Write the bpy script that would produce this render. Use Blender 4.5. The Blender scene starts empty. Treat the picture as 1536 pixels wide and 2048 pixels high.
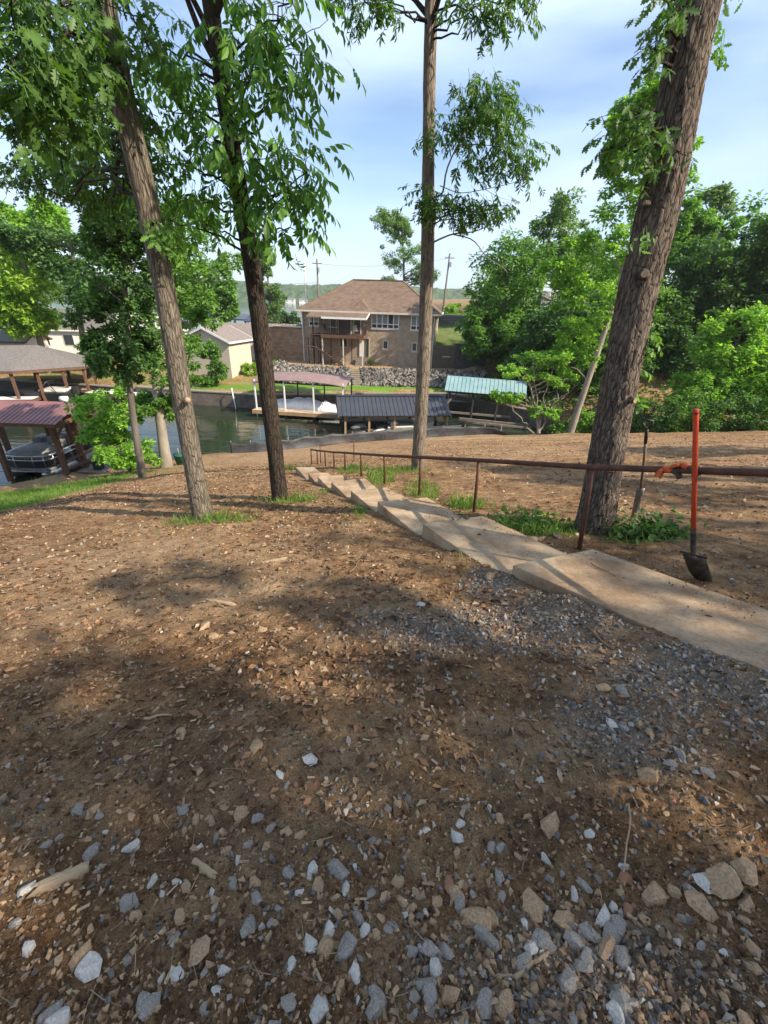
import bpy, bmesh, math, random
import numpy as np
from mathutils import Matrix, Vector

# ------------------------------------------------------------------ camera, sky, sun, exposure
scn = bpy.context.scene
COL = scn.collection
random.seed(7)
RNG = np.random.default_rng(11)
EYE = 9.3
cam_d = bpy.data.cameras.new('camera'); cam = bpy.data.objects.new('camera', cam_d); COL.objects.link(cam)
cam_d.sensor_fit = 'HORIZONTAL'; cam_d.sensor_width = 36.0; cam_d.lens = 19.99
cam_d.clip_start = 0.05; cam_d.clip_end = 6000
cam.matrix_world = Matrix.Translation((0, 0, EYE)) @ Matrix.Rotation(math.radians(90 - 26.4), 4, 'X') @ Matrix.Rotation(math.radians(1.8), 4, 'Z')
scn.camera = cam

SUN = Vector((0.72, -0.33, 0.60)).normalized()          # from the ground towards the sun
SUN_EL = math.asin(SUN.z); SUN_AZ = math.atan2(SUN.x, SUN.y)
wd = bpy.data.worlds.new('World'); scn.world = wd; wd.use_nodes = True
wn = wd.node_tree.nodes; wl = wd.node_tree.links; wn.clear()
w_out = wn.new('ShaderNodeOutputWorld'); w_bg = wn.new('ShaderNodeBackground')
w_sky = wn.new('ShaderNodeTexSky'); w_sky.sky_type = 'NISHITA'; w_sky.sun_disc = False
w_sky.sun_elevation = SUN_EL; w_sky.sun_rotation = SUN_AZ
w_sky.air_density = 1.0; w_sky.dust_density = 1.2; w_sky.ozone_density = 2.0; w_sky.altitude = 100
# thin high cloud over the whole dome
w_tc = wn.new('ShaderNodeTexCoord'); w_map = wn.new('ShaderNodeMapping'); w_map.inputs['Scale'].default_value = (.7, 1.0, 3.2)
w_map.inputs['Rotation'].default_value = (0.1, 0.15, 0.5)
w_noi = wn.new('ShaderNodeTexNoise'); w_noi.inputs['Scale'].default_value = 2.1; w_noi.inputs['Detail'].default_value = 6; w_noi.inputs['Roughness'].default_value = 0.45
w_rmp = wn.new('ShaderNodeValToRGB'); w_rmp.color_ramp.elements[0].position = 0.38; w_rmp.color_ramp.elements[1].position = 0.64
w_rmp.color_ramp.elements[0].color = (0.02, 0.02, 0.02, 1); w_rmp.color_ramp.elements[1].color = (1.0, 1.0, 1.0, 1)
w_mix = wn.new('ShaderNodeMixRGB'); w_mix.inputs['Color2'].default_value = (3.6, 4.5, 5.9, 1)
wl.new(w_tc.outputs['Generated'], w_map.inputs['Vector']); wl.new(w_map.outputs['Vector'], w_noi.inputs['Vector'])
wl.new(w_noi.outputs['Fac'], w_rmp.inputs['Fac']); wl.new(w_rmp.outputs['Color'], w_mix.inputs['Fac'])
wl.new(w_sky.outputs['Color'], w_mix.inputs['Color1']); wl.new(w_mix.outputs['Color'], w_bg.inputs['Color'])
w_bg.inputs['Strength'].default_value = 0.104
wl.new(w_bg.outputs['Background'], w_out.inputs['Surface'])

sun_d = bpy.data.lights.new('sun', 'SUN'); sun_d.energy = 4.0; sun_d.angle = math.radians(0.55); sun_d.color = (1.0, 0.89, 0.72)
sun = bpy.data.objects.new('sun', sun_d); COL.objects.link(sun)
sun.rotation_euler = (-SUN).to_track_quat('-Z', 'Y').to_euler(); sun.location = (20, -10, 40)

scn.view_settings.view_transform = 'Standard'; scn.view_settings.look = 'None'
scn.view_settings.exposure = 1.18; scn.view_settings.gamma = 1.0; scn.view_settings.use_curve_mapping = False
scn.cycles.max_bounces = 7; scn.cycles.diffuse_bounces = 3; scn.cycles.glossy_bounces = 3
scn.cycles.transmission_bounces = 4; scn.cycles.transparent_max_bounces = 6; scn.cycles.sample_clamp_indirect = 6

# ------------------------------------------------------------------ helpers: noise
def _h(ix, iy, iz):
    n = (ix * 374761393 + iy * 668265263 + iz * 2147483647 // 3) & 0xFFFFFFFF
    n = ((n ^ (n >> 13)) * 1274126177) & 0xFFFFFFFF
    n = ((n ^ (n >> 15)) * 2246822519) & 0xFFFFFFFF
    return ((n ^ (n >> 16)) & 0xFFFF) / 65535.0
def vnoise(x, y, z=0.0):
    x, y, z = np.broadcast_arrays(np.asarray(x, float), np.asarray(y, float), np.asarray(z, float))
    ix = np.floor(x).astype(np.int64); iy = np.floor(y).astype(np.int64); iz = np.floor(z).astype(np.int64)
    fx, fy, fz = x - ix, y - iy, z - iz
    fx = fx * fx * (3 - 2 * fx); fy = fy * fy * (3 - 2 * fy); fz = fz * fz * (3 - 2 * fz)
    r = 0
    for a in (0, 1):
        for b in (0, 1):
            for c in (0, 1):
                r = r + _h(ix + a, iy + b, iz + c) * (fx if a else 1 - fx) * (fy if b else 1 - fy) * (fz if c else 1 - fz)
    return r
def fbm(x, y, z=0.0, o=4, g=0.5):
    s = 0; a = 1; t = 0; f = 1.0
    for i in range(o):
        s = s + a * vnoise(np.asarray(x) * f + 17.3 * i, np.asarray(y) * f - 9.1 * i, np.asarray(z) * f); t += a; a *= g; f *= 2.03
    return s / t - 0.5

# ------------------------------------------------------------------ helpers: objects
def props(o, label=None, cat=None, group=None, kind=None):
    if label: o['label'] = label
    if cat: o['category'] = cat
    if group: o['group'] = group
    if kind: o['kind'] = kind
    return o
def thing(name, label, cat, loc=(0, 0, 0), rz=0.0, group=None):
    o = bpy.data.objects.new(name, None); COL.objects.link(o)
    o.location = loc; o.rotation_euler = (0, 0, rz); o.empty_display_size = 0.2
    return props(o, label, cat, group)
def link(name, me, parent=None):
    o = bpy.data.objects.new(name, me); COL.objects.link(o)
    if parent: o.parent = parent
    return o
def np_mesh(name, V, Fc, mat=None, smooth=False):
    V = np.ascontiguousarray(V, np.float32); Fc = np.ascontiguousarray(Fc, np.int32)
    me = bpy.data.meshes.new(name); k = Fc.shape[1]
    me.vertices.add(len(V)); me.vertices.foreach_set('co', V.ravel())
    me.loops.add(Fc.size); me.loops.foreach_set('vertex_index', Fc.ravel())
    me.polygons.add(len(Fc)); me.polygons.foreach_set('loop_start', np.arange(0, Fc.size, k, dtype=np.int32))
    me.polygons.foreach_set('use_smooth', np.full(len(Fc), smooth, bool))
    if mat: me.materials.append(mat)
    me.update(calc_edges=True)
    return me
class MB:
    def __init__(s): s.v = []; s.f = []
    def poly(s, pts, faces):
        b = len(s.v); s.v += [tuple(p) for p in pts]; s.f += [tuple(b + i for i in f) for f in faces]; return s
    def box(s, c, d, rz=0.0, rx=0.0, ry=0.0):
        m = Matrix.Rotation(rz, 3, 'Z') @ Matrix.Rotation(ry, 3, 'Y') @ Matrix.Rotation(rx, 3, 'X'); P = []
        for z in (-1, 1):
            for x, y in ((-1, -1), (1, -1), (1, 1), (-1, 1)):
                P.append(Vector(c) + m @ Vector((x * d[0] / 2, y * d[1] / 2, z * d[2] / 2)))
        return s.poly(P, [(3, 2, 1, 0), (4, 5, 6, 7), (0, 1, 5, 4), (1, 2, 6, 5), (2, 3, 7, 6), (3, 0, 4, 7)])
    def lr(s, lo, hi):
        return s.box([(a + b) / 2 for a, b in zip(lo, hi)], [abs(b - a) for a, b in zip(lo, hi)])
    def bar(s, p, q, w, h=None):
        p, q = Vector(p), Vector(q); h = h or w; d = (q - p).normalized()
        up = Vector((0, 0, 1)) if abs(d.z) < 0.95 else Vector((0, 1, 0))
        x = d.cross(up).normalized() * w / 2; y = x.cross(d).normalized() * h / 2
        P = [e + a * x + b * y for e in (p, q) for a, b in ((-1, -1), (1, -1), (1, 1), (-1, 1))]
        return s.poly(P, [(3, 2, 1, 0), (4, 5, 6, 7), (0, 1, 5, 4), (1, 2, 6, 5), (2, 3, 7, 6), (3, 0, 4, 7)])
    def tube(s, pts, rad, n=8, caps=True, flat=1.0):
        pts = [Vector(p) for p in pts]; rad = [rad] * len(pts) if not hasattr(rad, '__len__') else rad
        b = len(s.v); ref = None
        for i, p in enumerate(pts):
            t = (pts[min(i + 1, len(pts) - 1)] - pts[max(i - 1, 0)]).normalized()
            if ref is None: ref = Vector((0, 0, 1)) if abs(t.z) < 0.9 else Vector((1, 0, 0))
            x = (ref - t * ref.dot(t)).normalized(); y = t.cross(x); ref = x
            for k in range(n):
                a = 2 * math.pi * k / n
                s.v.append(tuple(p + x * math.cos(a) * rad[i] * flat + y * math.sin(a) * rad[i]))
        for i in range(len(pts) - 1):
            for k in range(n):
                k2 = (k + 1) % n
                s.f.append((b + i * n + k, b + i * n + k2, b + (i + 1) * n + k2, b + (i + 1) * n + k))
        if caps:
            s.f.append(tuple(b + k for k in reversed(range(n)))); s.f.append(tuple(b + (len(pts) - 1) * n + k for k in range(n)))
        return s
    def slab(s, corners, th):          # thick sheet under four (or more) top corners
        n = len(corners); P = [tuple(c) for c in corners] + [(c[0], c[1], c[2] - th) for c in corners]
        F = [tuple(range(n)), tuple(reversed(range(n, 2 * n)))] + [(i, n + i, n + (i + 1) % n, (i + 1) % n) for i in range(n)]
        F = [F[0]] + [F[1]] + [tuple(reversed(f)) if False else f for f in F[2:]]
        return s.poly(P, F)
    def ell(s, c, r, nu=12, nv=8):
        b = len(s.v)
        for i in range(1, nv):
            th = math.pi * i / nv
            for k in range(nu):
                a = 2 * math.pi * k / nu
                s.v.append((c[0] + r[0] * math.sin(th) * math.cos(a), c[1] + r[1] * math.sin(th) * math.sin(a), c[2] + r[2] * math.cos(th)))
        t = len(s.v); s.v.append((c[0], c[1], c[2] + r[2])); s.v.append((c[0], c[1], c[2] - r[2]))
        for i in range(nv - 2):
            for k in range(nu):
                s.f.append((b + i * nu + k, b + (i + 1) * nu + k, b + (i + 1) * nu + (k + 1) % nu, b + i * nu + (k + 1) % nu))
        for k in range(nu):
            s.f.append((t, b + k, b + (k + 1) % nu)); s.f.append((t + 1, b + (nv - 2) * nu + (k + 1) % nu, b + (nv - 2) * nu + k))
        return s
    def mesh(s, name, mat, smooth=False):
        me = bpy.data.meshes.new(name); me.from_pydata(s.v, [], s.f)
        if mat: me.materials.append(mat)
        bm = bmesh.new(); bm.from_mesh(me); bmesh.ops.recalc_face_normals(bm, faces=bm.faces); bm.to_mesh(me); bm.free()
        if smooth: me.polygons.foreach_set('use_smooth', np.ones(len(me.polygons), bool))
        return me
    def build(s, name, mat, parent=None, smooth=False, bevel=0):
        o = link(name, s.mesh(name, mat, smooth), parent)
        if bevel:
            m = o.modifiers.new('bevel', 'BEVEL'); m.width = bevel; m.segments = 2; m.limit_method = 'ANGLE'
        return o

# ------------------------------------------------------------------ helpers: materials
def nodes_of(m):
    m.use_nodes = True; nt = m.node_tree
    return nt, nt.nodes, nt.links, nt.nodes['Principled BSDF']
def ramp(nd, stops):
    r = nd.new('ShaderNodeValToRGB'); e = r.color_ramp.elements
    while len(e) < len(stops): e.new(0.5)
    for k, (p, c) in enumerate(stops): e[k].position = p; e[k].color = (*c, 1)
    return r
def noise(nd, lk, vec, scale, detail=5, rough=0.55):
    n = nd.new('ShaderNodeTexNoise'); n.inputs['Scale'].default_value = scale; n.inputs['Detail'].default_value = detail; n.inputs['Roughness'].default_value = rough
    lk.new(vec, n.inputs['Vector']); return n
def mat(name, c1, c2=None, scale=4.0, rough=0.8, metal=0.0, bump=0.0, bscale=None, stretch=(1, 1, 1), spec=0.3, detail=6, lo=0.35, hi=0.65):
    m = bpy.data.materials.new(name); nt, nd, lk, P = nodes_of(m)
    P.inputs['Roughness'].default_value = rough; P.inputs['Metallic'].default_value = metal; P.inputs['Specular IOR Level'].default_value = spec
    tc = nd.new('ShaderNodeTexCoord'); mp = nd.new('ShaderNodeMapping'); mp.inputs['Scale'].default_value = stretch
    lk.new(tc.outputs['Object'], mp.inputs['Vector'])
    if c2 is None: c2 = tuple(x * 0.8 for x in c1)
    n = noise(nd, lk, mp.outputs['Vector'], scale, detail); r = ramp(nd, [(lo, c1), (hi, c2)])
    lk.new(n.outputs['Fac'], r.inputs['Fac']); lk.new(r.outputs['Color'], P.inputs['Base Color'])
    if bump:
        n2 = noise(nd, lk, mp.outputs['Vector'], bscale or scale * 4, 6, 0.6); b = nd.new('ShaderNodeBump'); b.inputs['Strength'].default_value = bump; b.inputs['Distance'].default_value = 0.02
        lk.new(n2.outputs['Fac'], b.inputs['Height']); lk.new(b.outputs['Normal'], P.inputs['Normal'])
    return m
def leaf_mat(name, dark, light, trans=0.38, tcol=None, rough=0.5):
    m = bpy.data.materials.new(name); nt, nd, lk, P = nodes_of(m)
    geo = nd.new('ShaderNodeNewGeometry'); r = ramp(nd, [(0.0, dark), (0.75, light), (1.0, tuple(min(1, x * 1.35) for x in light))])
    lk.new(geo.outputs['Random Per Island'], r.inputs['Fac']); lk.new(r.outputs['Color'], P.inputs['Base Color'])
    P.inputs['Roughness'].default_value = rough; P.inputs['Specular IOR Level'].default_value = 0.35
    t = nd.new('ShaderNodeBsdfTranslucent'); mx = nd.new('ShaderNodeMixShader'); mx.inputs['Fac'].default_value = trans
    mul = nd.new('ShaderNodeMixRGB'); mul.blend_type = 'MULTIPLY'; mul.inputs['Fac'].default_value = 1.0
    mul.inputs['Color2'].default_value = (*(tcol or (2.1, 2.3, 0.9)), 1)
    lk.new(r.outputs['Color'], mul.inputs['Color1']); lk.new(mul.outputs['Color'], t.inputs['Color'])
    lk.new(P.outputs['BSDF'], mx.inputs[1]); lk.new(t.outputs['BSDF'], mx.inputs[2])
    lk.new(mx.outputs['Shader'], nd['Material Output'].inputs['Surface'])
    return m
def bark_mat(name, dark, light, moss=None, vs=1.0):
    m = bpy.data.materials.new(name); nt, nd, lk, P = nodes_of(m)
    P.inputs['Roughness'].default_value = 0.92; P.inputs['Specular IOR Level'].default_value = 0.15
    tc = nd.new('ShaderNodeTexCoord'); mp = nd.new('ShaderNodeMapping'); mp.inputs['Scale'].default_value = (1, 1, 0.16 * vs)
    lk.new(tc.outputs['Object'], mp.inputs['Vector'])
    n = noise(nd, lk, mp.outputs['Vector'], 34, 8, 0.65)
    vo = nd.new('ShaderNodeTexVoronoi'); vo.feature = 'DISTANCE_TO_EDGE'; vo.inputs['Scale'].default_value = 30; lk.new(mp.outputs['Vector'], vo.inputs['Vector'])
    big = noise(nd, lk, tc.outputs['Object'], 2.3, 4)
    r = ramp(nd, [(0.30, dark), (0.52, tuple((a + b) / 2 for a, b in zip(dark, light))), (0.72, light)])
    lk.new(n.outputs['Fac'], r.inputs['Fac'])
    mul = nd.new('ShaderNodeMixRGB'); mul.blend_type = 'MULTIPLY'; mul.inputs['Fac'].default_value = 0.55
    rr = ramp(nd, [(0.0, (0.25, 0.22, 0.2)), (0.12, (1, 1, 1))]); lk.new(vo.outputs['Distance'], rr.inputs['Fac'])
    lk.new(r.outputs['Color'], mul.inputs['Color1']); lk.new(rr.outputs['Color'], mul.inputs['Color2'])
    mx = nd.new('ShaderNodeMixRGB'); mx.inputs['Color2'].default_value = (*(moss or light), 1)
    mr = ramp(nd, [(0.52, (0, 0, 0)), (0.7, (0.55, 0.55, 0.55))]); lk.new(big.outputs['Fac'], mr.inputs['Fac']); lk.new(mr.outputs['Color'], mx.inputs['Fac'])
    lk.new(mul.outputs['Color'], mx.inputs['Color1']); lk.new(mx.outputs['Color'], P.inputs['Base Color'])
    b = nd.new('ShaderNodeBump'); b.inputs['Strength'].default_value = 0.8; b.inputs['Distance'].default_value = 0.03
    add = nd.new('ShaderNodeMath'); add.operation = 'ADD'; lk.new(n.outputs['Fac'], add.inputs[0]); lk.new(rr.outputs['Color'], add.inputs[1])
    lk.new(add.outputs[0], b.inputs['Height']); lk.new(b.outputs['Normal'], P.inputs['Normal'])
    return m
def brick_mat(name, a, b_, mortar, scale, bw=0.5, bh=0.25, ms=0.012, axes='XZ'):
    m = bpy.data.materials.new(name); nt, nd, lk, P = nodes_of(m); P.inputs['Roughness'].default_value = 0.9; P.inputs['Specular IOR Level'].default_value = 0.15
    tc = nd.new('ShaderNodeTexCoord'); sp = nd.new('ShaderNodeSeparateXYZ'); cb = nd.new('ShaderNodeCombineXYZ')
    lk.new(tc.outputs['Object'], sp.inputs[0])
    ad = nd.new('ShaderNodeMath'); ad.operation = 'ADD'; lk.new(sp.outputs['X'], ad.inputs[0]); lk.new(sp.outputs['Y'], ad.inputs[1])
    lk.new(ad.outputs[0], cb.inputs[0]); lk.new(sp.outputs['Z' if axes == 'XZ' else 'Y'], cb.inputs[1])
    if axes == 'XY': lk.new(sp.outputs['X'], cb.inputs[0])
    t = nd.new('ShaderNodeTexBrick'); t.inputs['Scale'].default_value = scale; t.inputs['Brick Width'].default_value = bw; t.inputs['Row Height'].default_value = bh; t.inputs['Mortar Size'].default_value = ms
    t.inputs['Color1'].default_value = (*a, 1); t.inputs['Color2'].default_value = (*b_, 1); t.inputs['Mortar'].default_value = (*mortar, 1); t.inputs['Bias'].default_value = 0.0
    lk.new(cb.outputs[0], t.inputs['Vector'])
    n = noise(nd, lk, tc.outputs['Object'], 1.6, 6); r = ramp(nd, [(0.3, (0.72, 0.70, 0.68)), (0.7, (1.15, 1.13, 1.1))]); lk.new(n.outputs['Fac'], r.inputs['Fac'])
    mul = nd.new('ShaderNodeMixRGB'); mul.blend_type = 'MULTIPLY'; mul.inputs['Fac'].default_value = 1.0
    lk.new(t.outputs['Color'], mul.inputs['Color1']); lk.new(r.outputs['Color'], mul.inputs['Color2']); lk.new(mul.outputs['Color'], P.inputs['Base Color'])
    b = nd.new('ShaderNodeBump'); b.inputs['Strength'].default_value = 0.5; b.inputs['Distance'].default_value = 0.01; b.invert = True
    lk.new(t.outputs['Fac'], b.inputs['Height']); lk.new(b.outputs['Normal'], P.inputs['Normal'])
    return m
# ------------------------------------------------------------------ terrain
LIPX = [-60, -30, -18.2, -16.7, -15.7, -10.6, -9.1, -6.5, -2.5, 2, 6.8, 9.7, 12.2, 15.7, 18.3, 23.3, 40, 80]
LIPY = [12, 15, 18.4, 20.6, 21.8, 25.3, 25.5, 26.5, 28.3, 29.6, 30.3, 29.4, 28.8, 27.8, 26.8, 25.9, 25, 25]
LIPZ = [.9, .9, .9, .8, .5, .5, .5, .5, .5, .6, .8, 1.1, 1.5, 1.9, 2.3, 2.8, 3.5, 5]
FSX = [-200, -60, -34, -29, -20, -14, -12, 6, 7.4, 10, 14, 17, 22, 80]
FSY = [70, 48, 43.2, 42.7, 41, 40.2, 39.8, 42.9, 41.5, 38.6, 34.5, 32, 30, 29]
def sst(t):
    t = np.clip(t, 0, 1); return t * t * (3 - 2 * t)
def height(X, Y):
    X = np.asarray(X, float); Y = np.asarray(Y, float)
    ax = np.where(X < 0, .10, .05); ex = np.minimum(X + 7, 0) * .10 * np.clip(Y / 8, 0, 1.5)
    g = lambda y: 7.7 - .23 * y + ax * X
    yl = np.interp(X, LIPX, LIPY); zl = np.interp(X, LIPX, LIPZ); zb = g(9.0)
    L = yl - 9; t = np.clip((Y - 9) / L, 0, 1.0); m0 = -.23 * L; m1 = zl - zb
    far = zb * (2 * t**3 - 3 * t**2 + 1) + m0 * (t**3 - 2 * t**2 + t) + zl * (-2 * t**3 + 3 * t**2) + m1 * (t**3 - t**2) * .8
    zn = np.where(Y < 9, g(Y) + ex, far + ex * (1 - t))
    zn = np.where(Y < 0, 7.7 + ax * X - .12 * Y, zn)
    d = Y - yl
    bed = np.where(X > 13, np.interp(X, [13, 17, 24, 80], [-1, .8, 2.0, 6]), -1.2)
    drop = sst(d / 1.6); zn = zn * (1 - drop) + bed * drop
    fs = np.interp(X, FSX, FSY); e = Y - fs
    hb = np.interp(e, [0, 4, 7, 40], [1.25, 1.4, 1.7, 2.8])
    pad = sst((X + 13.0) / 1.5) * sst((11.5 - X) / 2)
    hb = hb * (1 - pad) + pad * np.interp(Y, [40, 44.8, 46.8, 75], [1.3, 1.5, 2.55, 2.6])
    rise = np.interp(X, [8.5, 10.5, 14, 20, 30, 80], [0, .8, 2.6, 5, 6.5, 10]) * sst((Y - fs - 2) / 14)
    hb = hb + rise
    back = sst((Y - 78) / 12) * sst((25 - X) / 20); hb = hb * (1 - back) - 1.5 * back
    mm = sst((e + .25) / .5); z = zn * (1 - mm) + hb * mm
    return np.where((e < -.25) & (d > 1.6) & (X < 13), -1.2, z)
def gz(x, y): return float(height(x, y))

def seg_d(X, Y, a, b):
    ax, ay = a; bx, by = b; dx, dy = bx - ax, by - ay
    t = np.clip(((X - ax) * dx + (Y - ay) * dy) / (dx * dx + dy * dy), 0, 1)
    return np.hypot(X - ax - t * dx, Y - ay - t * dy)
# where the concrete walk runs (left edge, then right edge follows 0.92 m to its right)
WALK = [(2.23, 1.8), (1.17, 3.24), (0.48, 4.66), (-0.11, 6.01), (-0.62, 7.09), (-1.12, 8.18), (-1.55, 9.08), (-1.88, 9.7), (-2.55, 11.38)]
WALKR = [(2.91, 2.57), (2.1, 3.69), (1.31, 5.07), (0.68, 6.31), (0.03, 7.27), (-0.43, 8.5), (-1.03, 9.25), (-1.42, 9.81), (-1.98, 11.15)]
WDIR = Vector((-0.41, 0.912)).normalized(); WSIDE = Vector((WDIR.y, -WDIR.x))
def grass_mask(X, Y): return grass_mask2(X, Y)[0]
def grass_mask2(X, Y):
    n = fbm(X * .9, Y * .9, 3.1, 4) * 2.2
    lawn = sst((-10.1 - X + n * .8 + np.clip((12 - Y) * .15, -1, 1)) / .8) * sst((Y - 8.6) / .8) * sst((19.8 - Y - np.clip(-14 - X, 0, 3) * .9 + n) / 1.2)
    far = sst((Y - np.interp(X, FSX, FSY) - .6) / .4) * (Y < 47.2 - 4 * (X < -13)) * sst((X + 20.5 + n) / 1.0) * sst((10.5 - X) / 1)
    far2 = sst((Y - np.interp(X, FSX, FSY) - .5) / .4) * (X <= -13.5 + n) * (.15 + .4 * sst(n + .4)) 
    far3 = sst((X - 7.5) / 1.5) * sst((Y - 50) / 3) * (Y < 100)
    sp = 0
    for (cx, cy, rx, ry) in ((-2.85, 6.15, .75, .28), (-1.75, 7.35, .5, .25), (.75, 7.9, .35, 1.0), (-.1, 9.6, .35, 1.6), (.5, 10.6, .7, .5), (-.9, 11.4, .5, 1.0), (2.0, 4.85, .55, .3), (3.0, 4.6, .4, .35), (1.35, 6.3, .3, .4), (-.35, 6.3, .14, .5), (-1.2, 8.6, .14, .8), (-3.1, 12.6, .5, .5), (1.1, 3.95, .14, .3)):
        sp = np.maximum(sp, np.exp(-((X - cx) / rx) ** 2 - ((Y - cy) / ry) ** 2) * 1.25 + n * .25 * np.exp(-((X - cx) / (rx * 1.6)) ** 2 - ((Y - cy) / (ry * 1.6)) ** 2))
    return np.clip(np.maximum.reduce([lawn, far, far2, far3, sst((sp - .3) / .5)]), 0, 1), sst((sp - .3) / .5)
GRAV = [(1.30, 2.55, .5, .45), (1.75, 1.85, .55, .35), (2.2, 1.55, .5, .3), (1.25, 1.45, .35, .25), (.75, 2.45, .45, .35), (.3, 2.35, .5, .3), (1.0, 3.15, .3, .35), (.55, .50, .45, .16), (2.6, 1.2, .6, .4)]
def gravel_mask(X, Y):
    s = 0
    for cx, cy, rx, ry in GRAV: s = np.maximum(s, np.exp(-((X - cx) / rx) ** 2 - ((Y - cy) / ry) ** 2))
    return np.clip(s * 1.3 - .25 + fbm(X * 3, Y * 3, 5.5, 4) * .9, 0, 1)
def rough_h(X, Y):
    """small relief of the graded soil"""
    nearw = sst((24 - Y) / 8) * sst((26 - np.abs(X)) / 8)
    z = fbm(X * .55, Y * .55, 1.7, 3) * .16 + fbm(X * 2.1, Y * 2.1, 7.7, 4) * .085 + fbm(X * 8, Y * 8, 2.2, 4, .62) * .07
    cl = np.maximum(fbm(X * 22, Y * 22, 9.2, 3, .6), 0) ; z = z + cl * .085 * sst((6 - Y) / 4)
    w = np.minimum.reduce([seg_d(X, Y, WALK[i], WALK[i + 1]) for i in range(len(WALK) - 1)])
    side = sst(w / .9)
    tr = np.sin(X * .25 * 0 + Y * 5.2 + fbm(X * .3, Y * .3, 4.4, 2) * 5) * .035 * sst((X - 1.5) / 2) * sst((Y - 8) / 3)
    md = .085 * np.exp(-(seg_d(X, Y, (2.35, 1.35), (1.50, 2.62)) / .20) ** 2) + .05 * np.exp(-(seg_d(X, Y, (1.45, 2.75), (.75, 3.9)) / .12) ** 2)
    return (z * (.25 + .75 * side) + tr) * nearw + md * (.7 + 1.2 * np.clip(fbm(X * 5, Y * 5, 3.3, 3) + .3, 0, 1))
def axis(lo, hi, d0, core, grow, mx):
    pos = [0.0]
    while pos[-1] < hi:
        a = pos[-1]; pos.append(a + (d0 if a < core else min(d0 + (a - core) * grow, mx)))
    neg = [0.0]
    while neg[-1] < -lo:
        a = neg[-1]; neg.append(a + (d0 if a < core else min(d0 + (a - core) * grow, mx)))
    return np.array([-x for x in reversed(neg[1:])] + pos)
gx = axis(-700, 700, .024, 1.5, .030, 60)
gy = np.concatenate([-np.array(axis(0, 60, .08, .4, .12, 12))[::-1][:-1], axis(0, 1600, .022, 1.9, .0245, 60)])
GX, GY = np.meshgrid(gx, gy)
GZ = height(GX, GY) + rough_h(GX, GY)
nx, ny = len(gx), len(gy)
idx = np.arange(nx * ny).reshape(ny, nx)
GF = np.stack([idx[:-1, :-1], idx[:-1, 1:], idx[1:, 1:], idx[1:, :-1]], -1).reshape(-1, 4)
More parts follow.
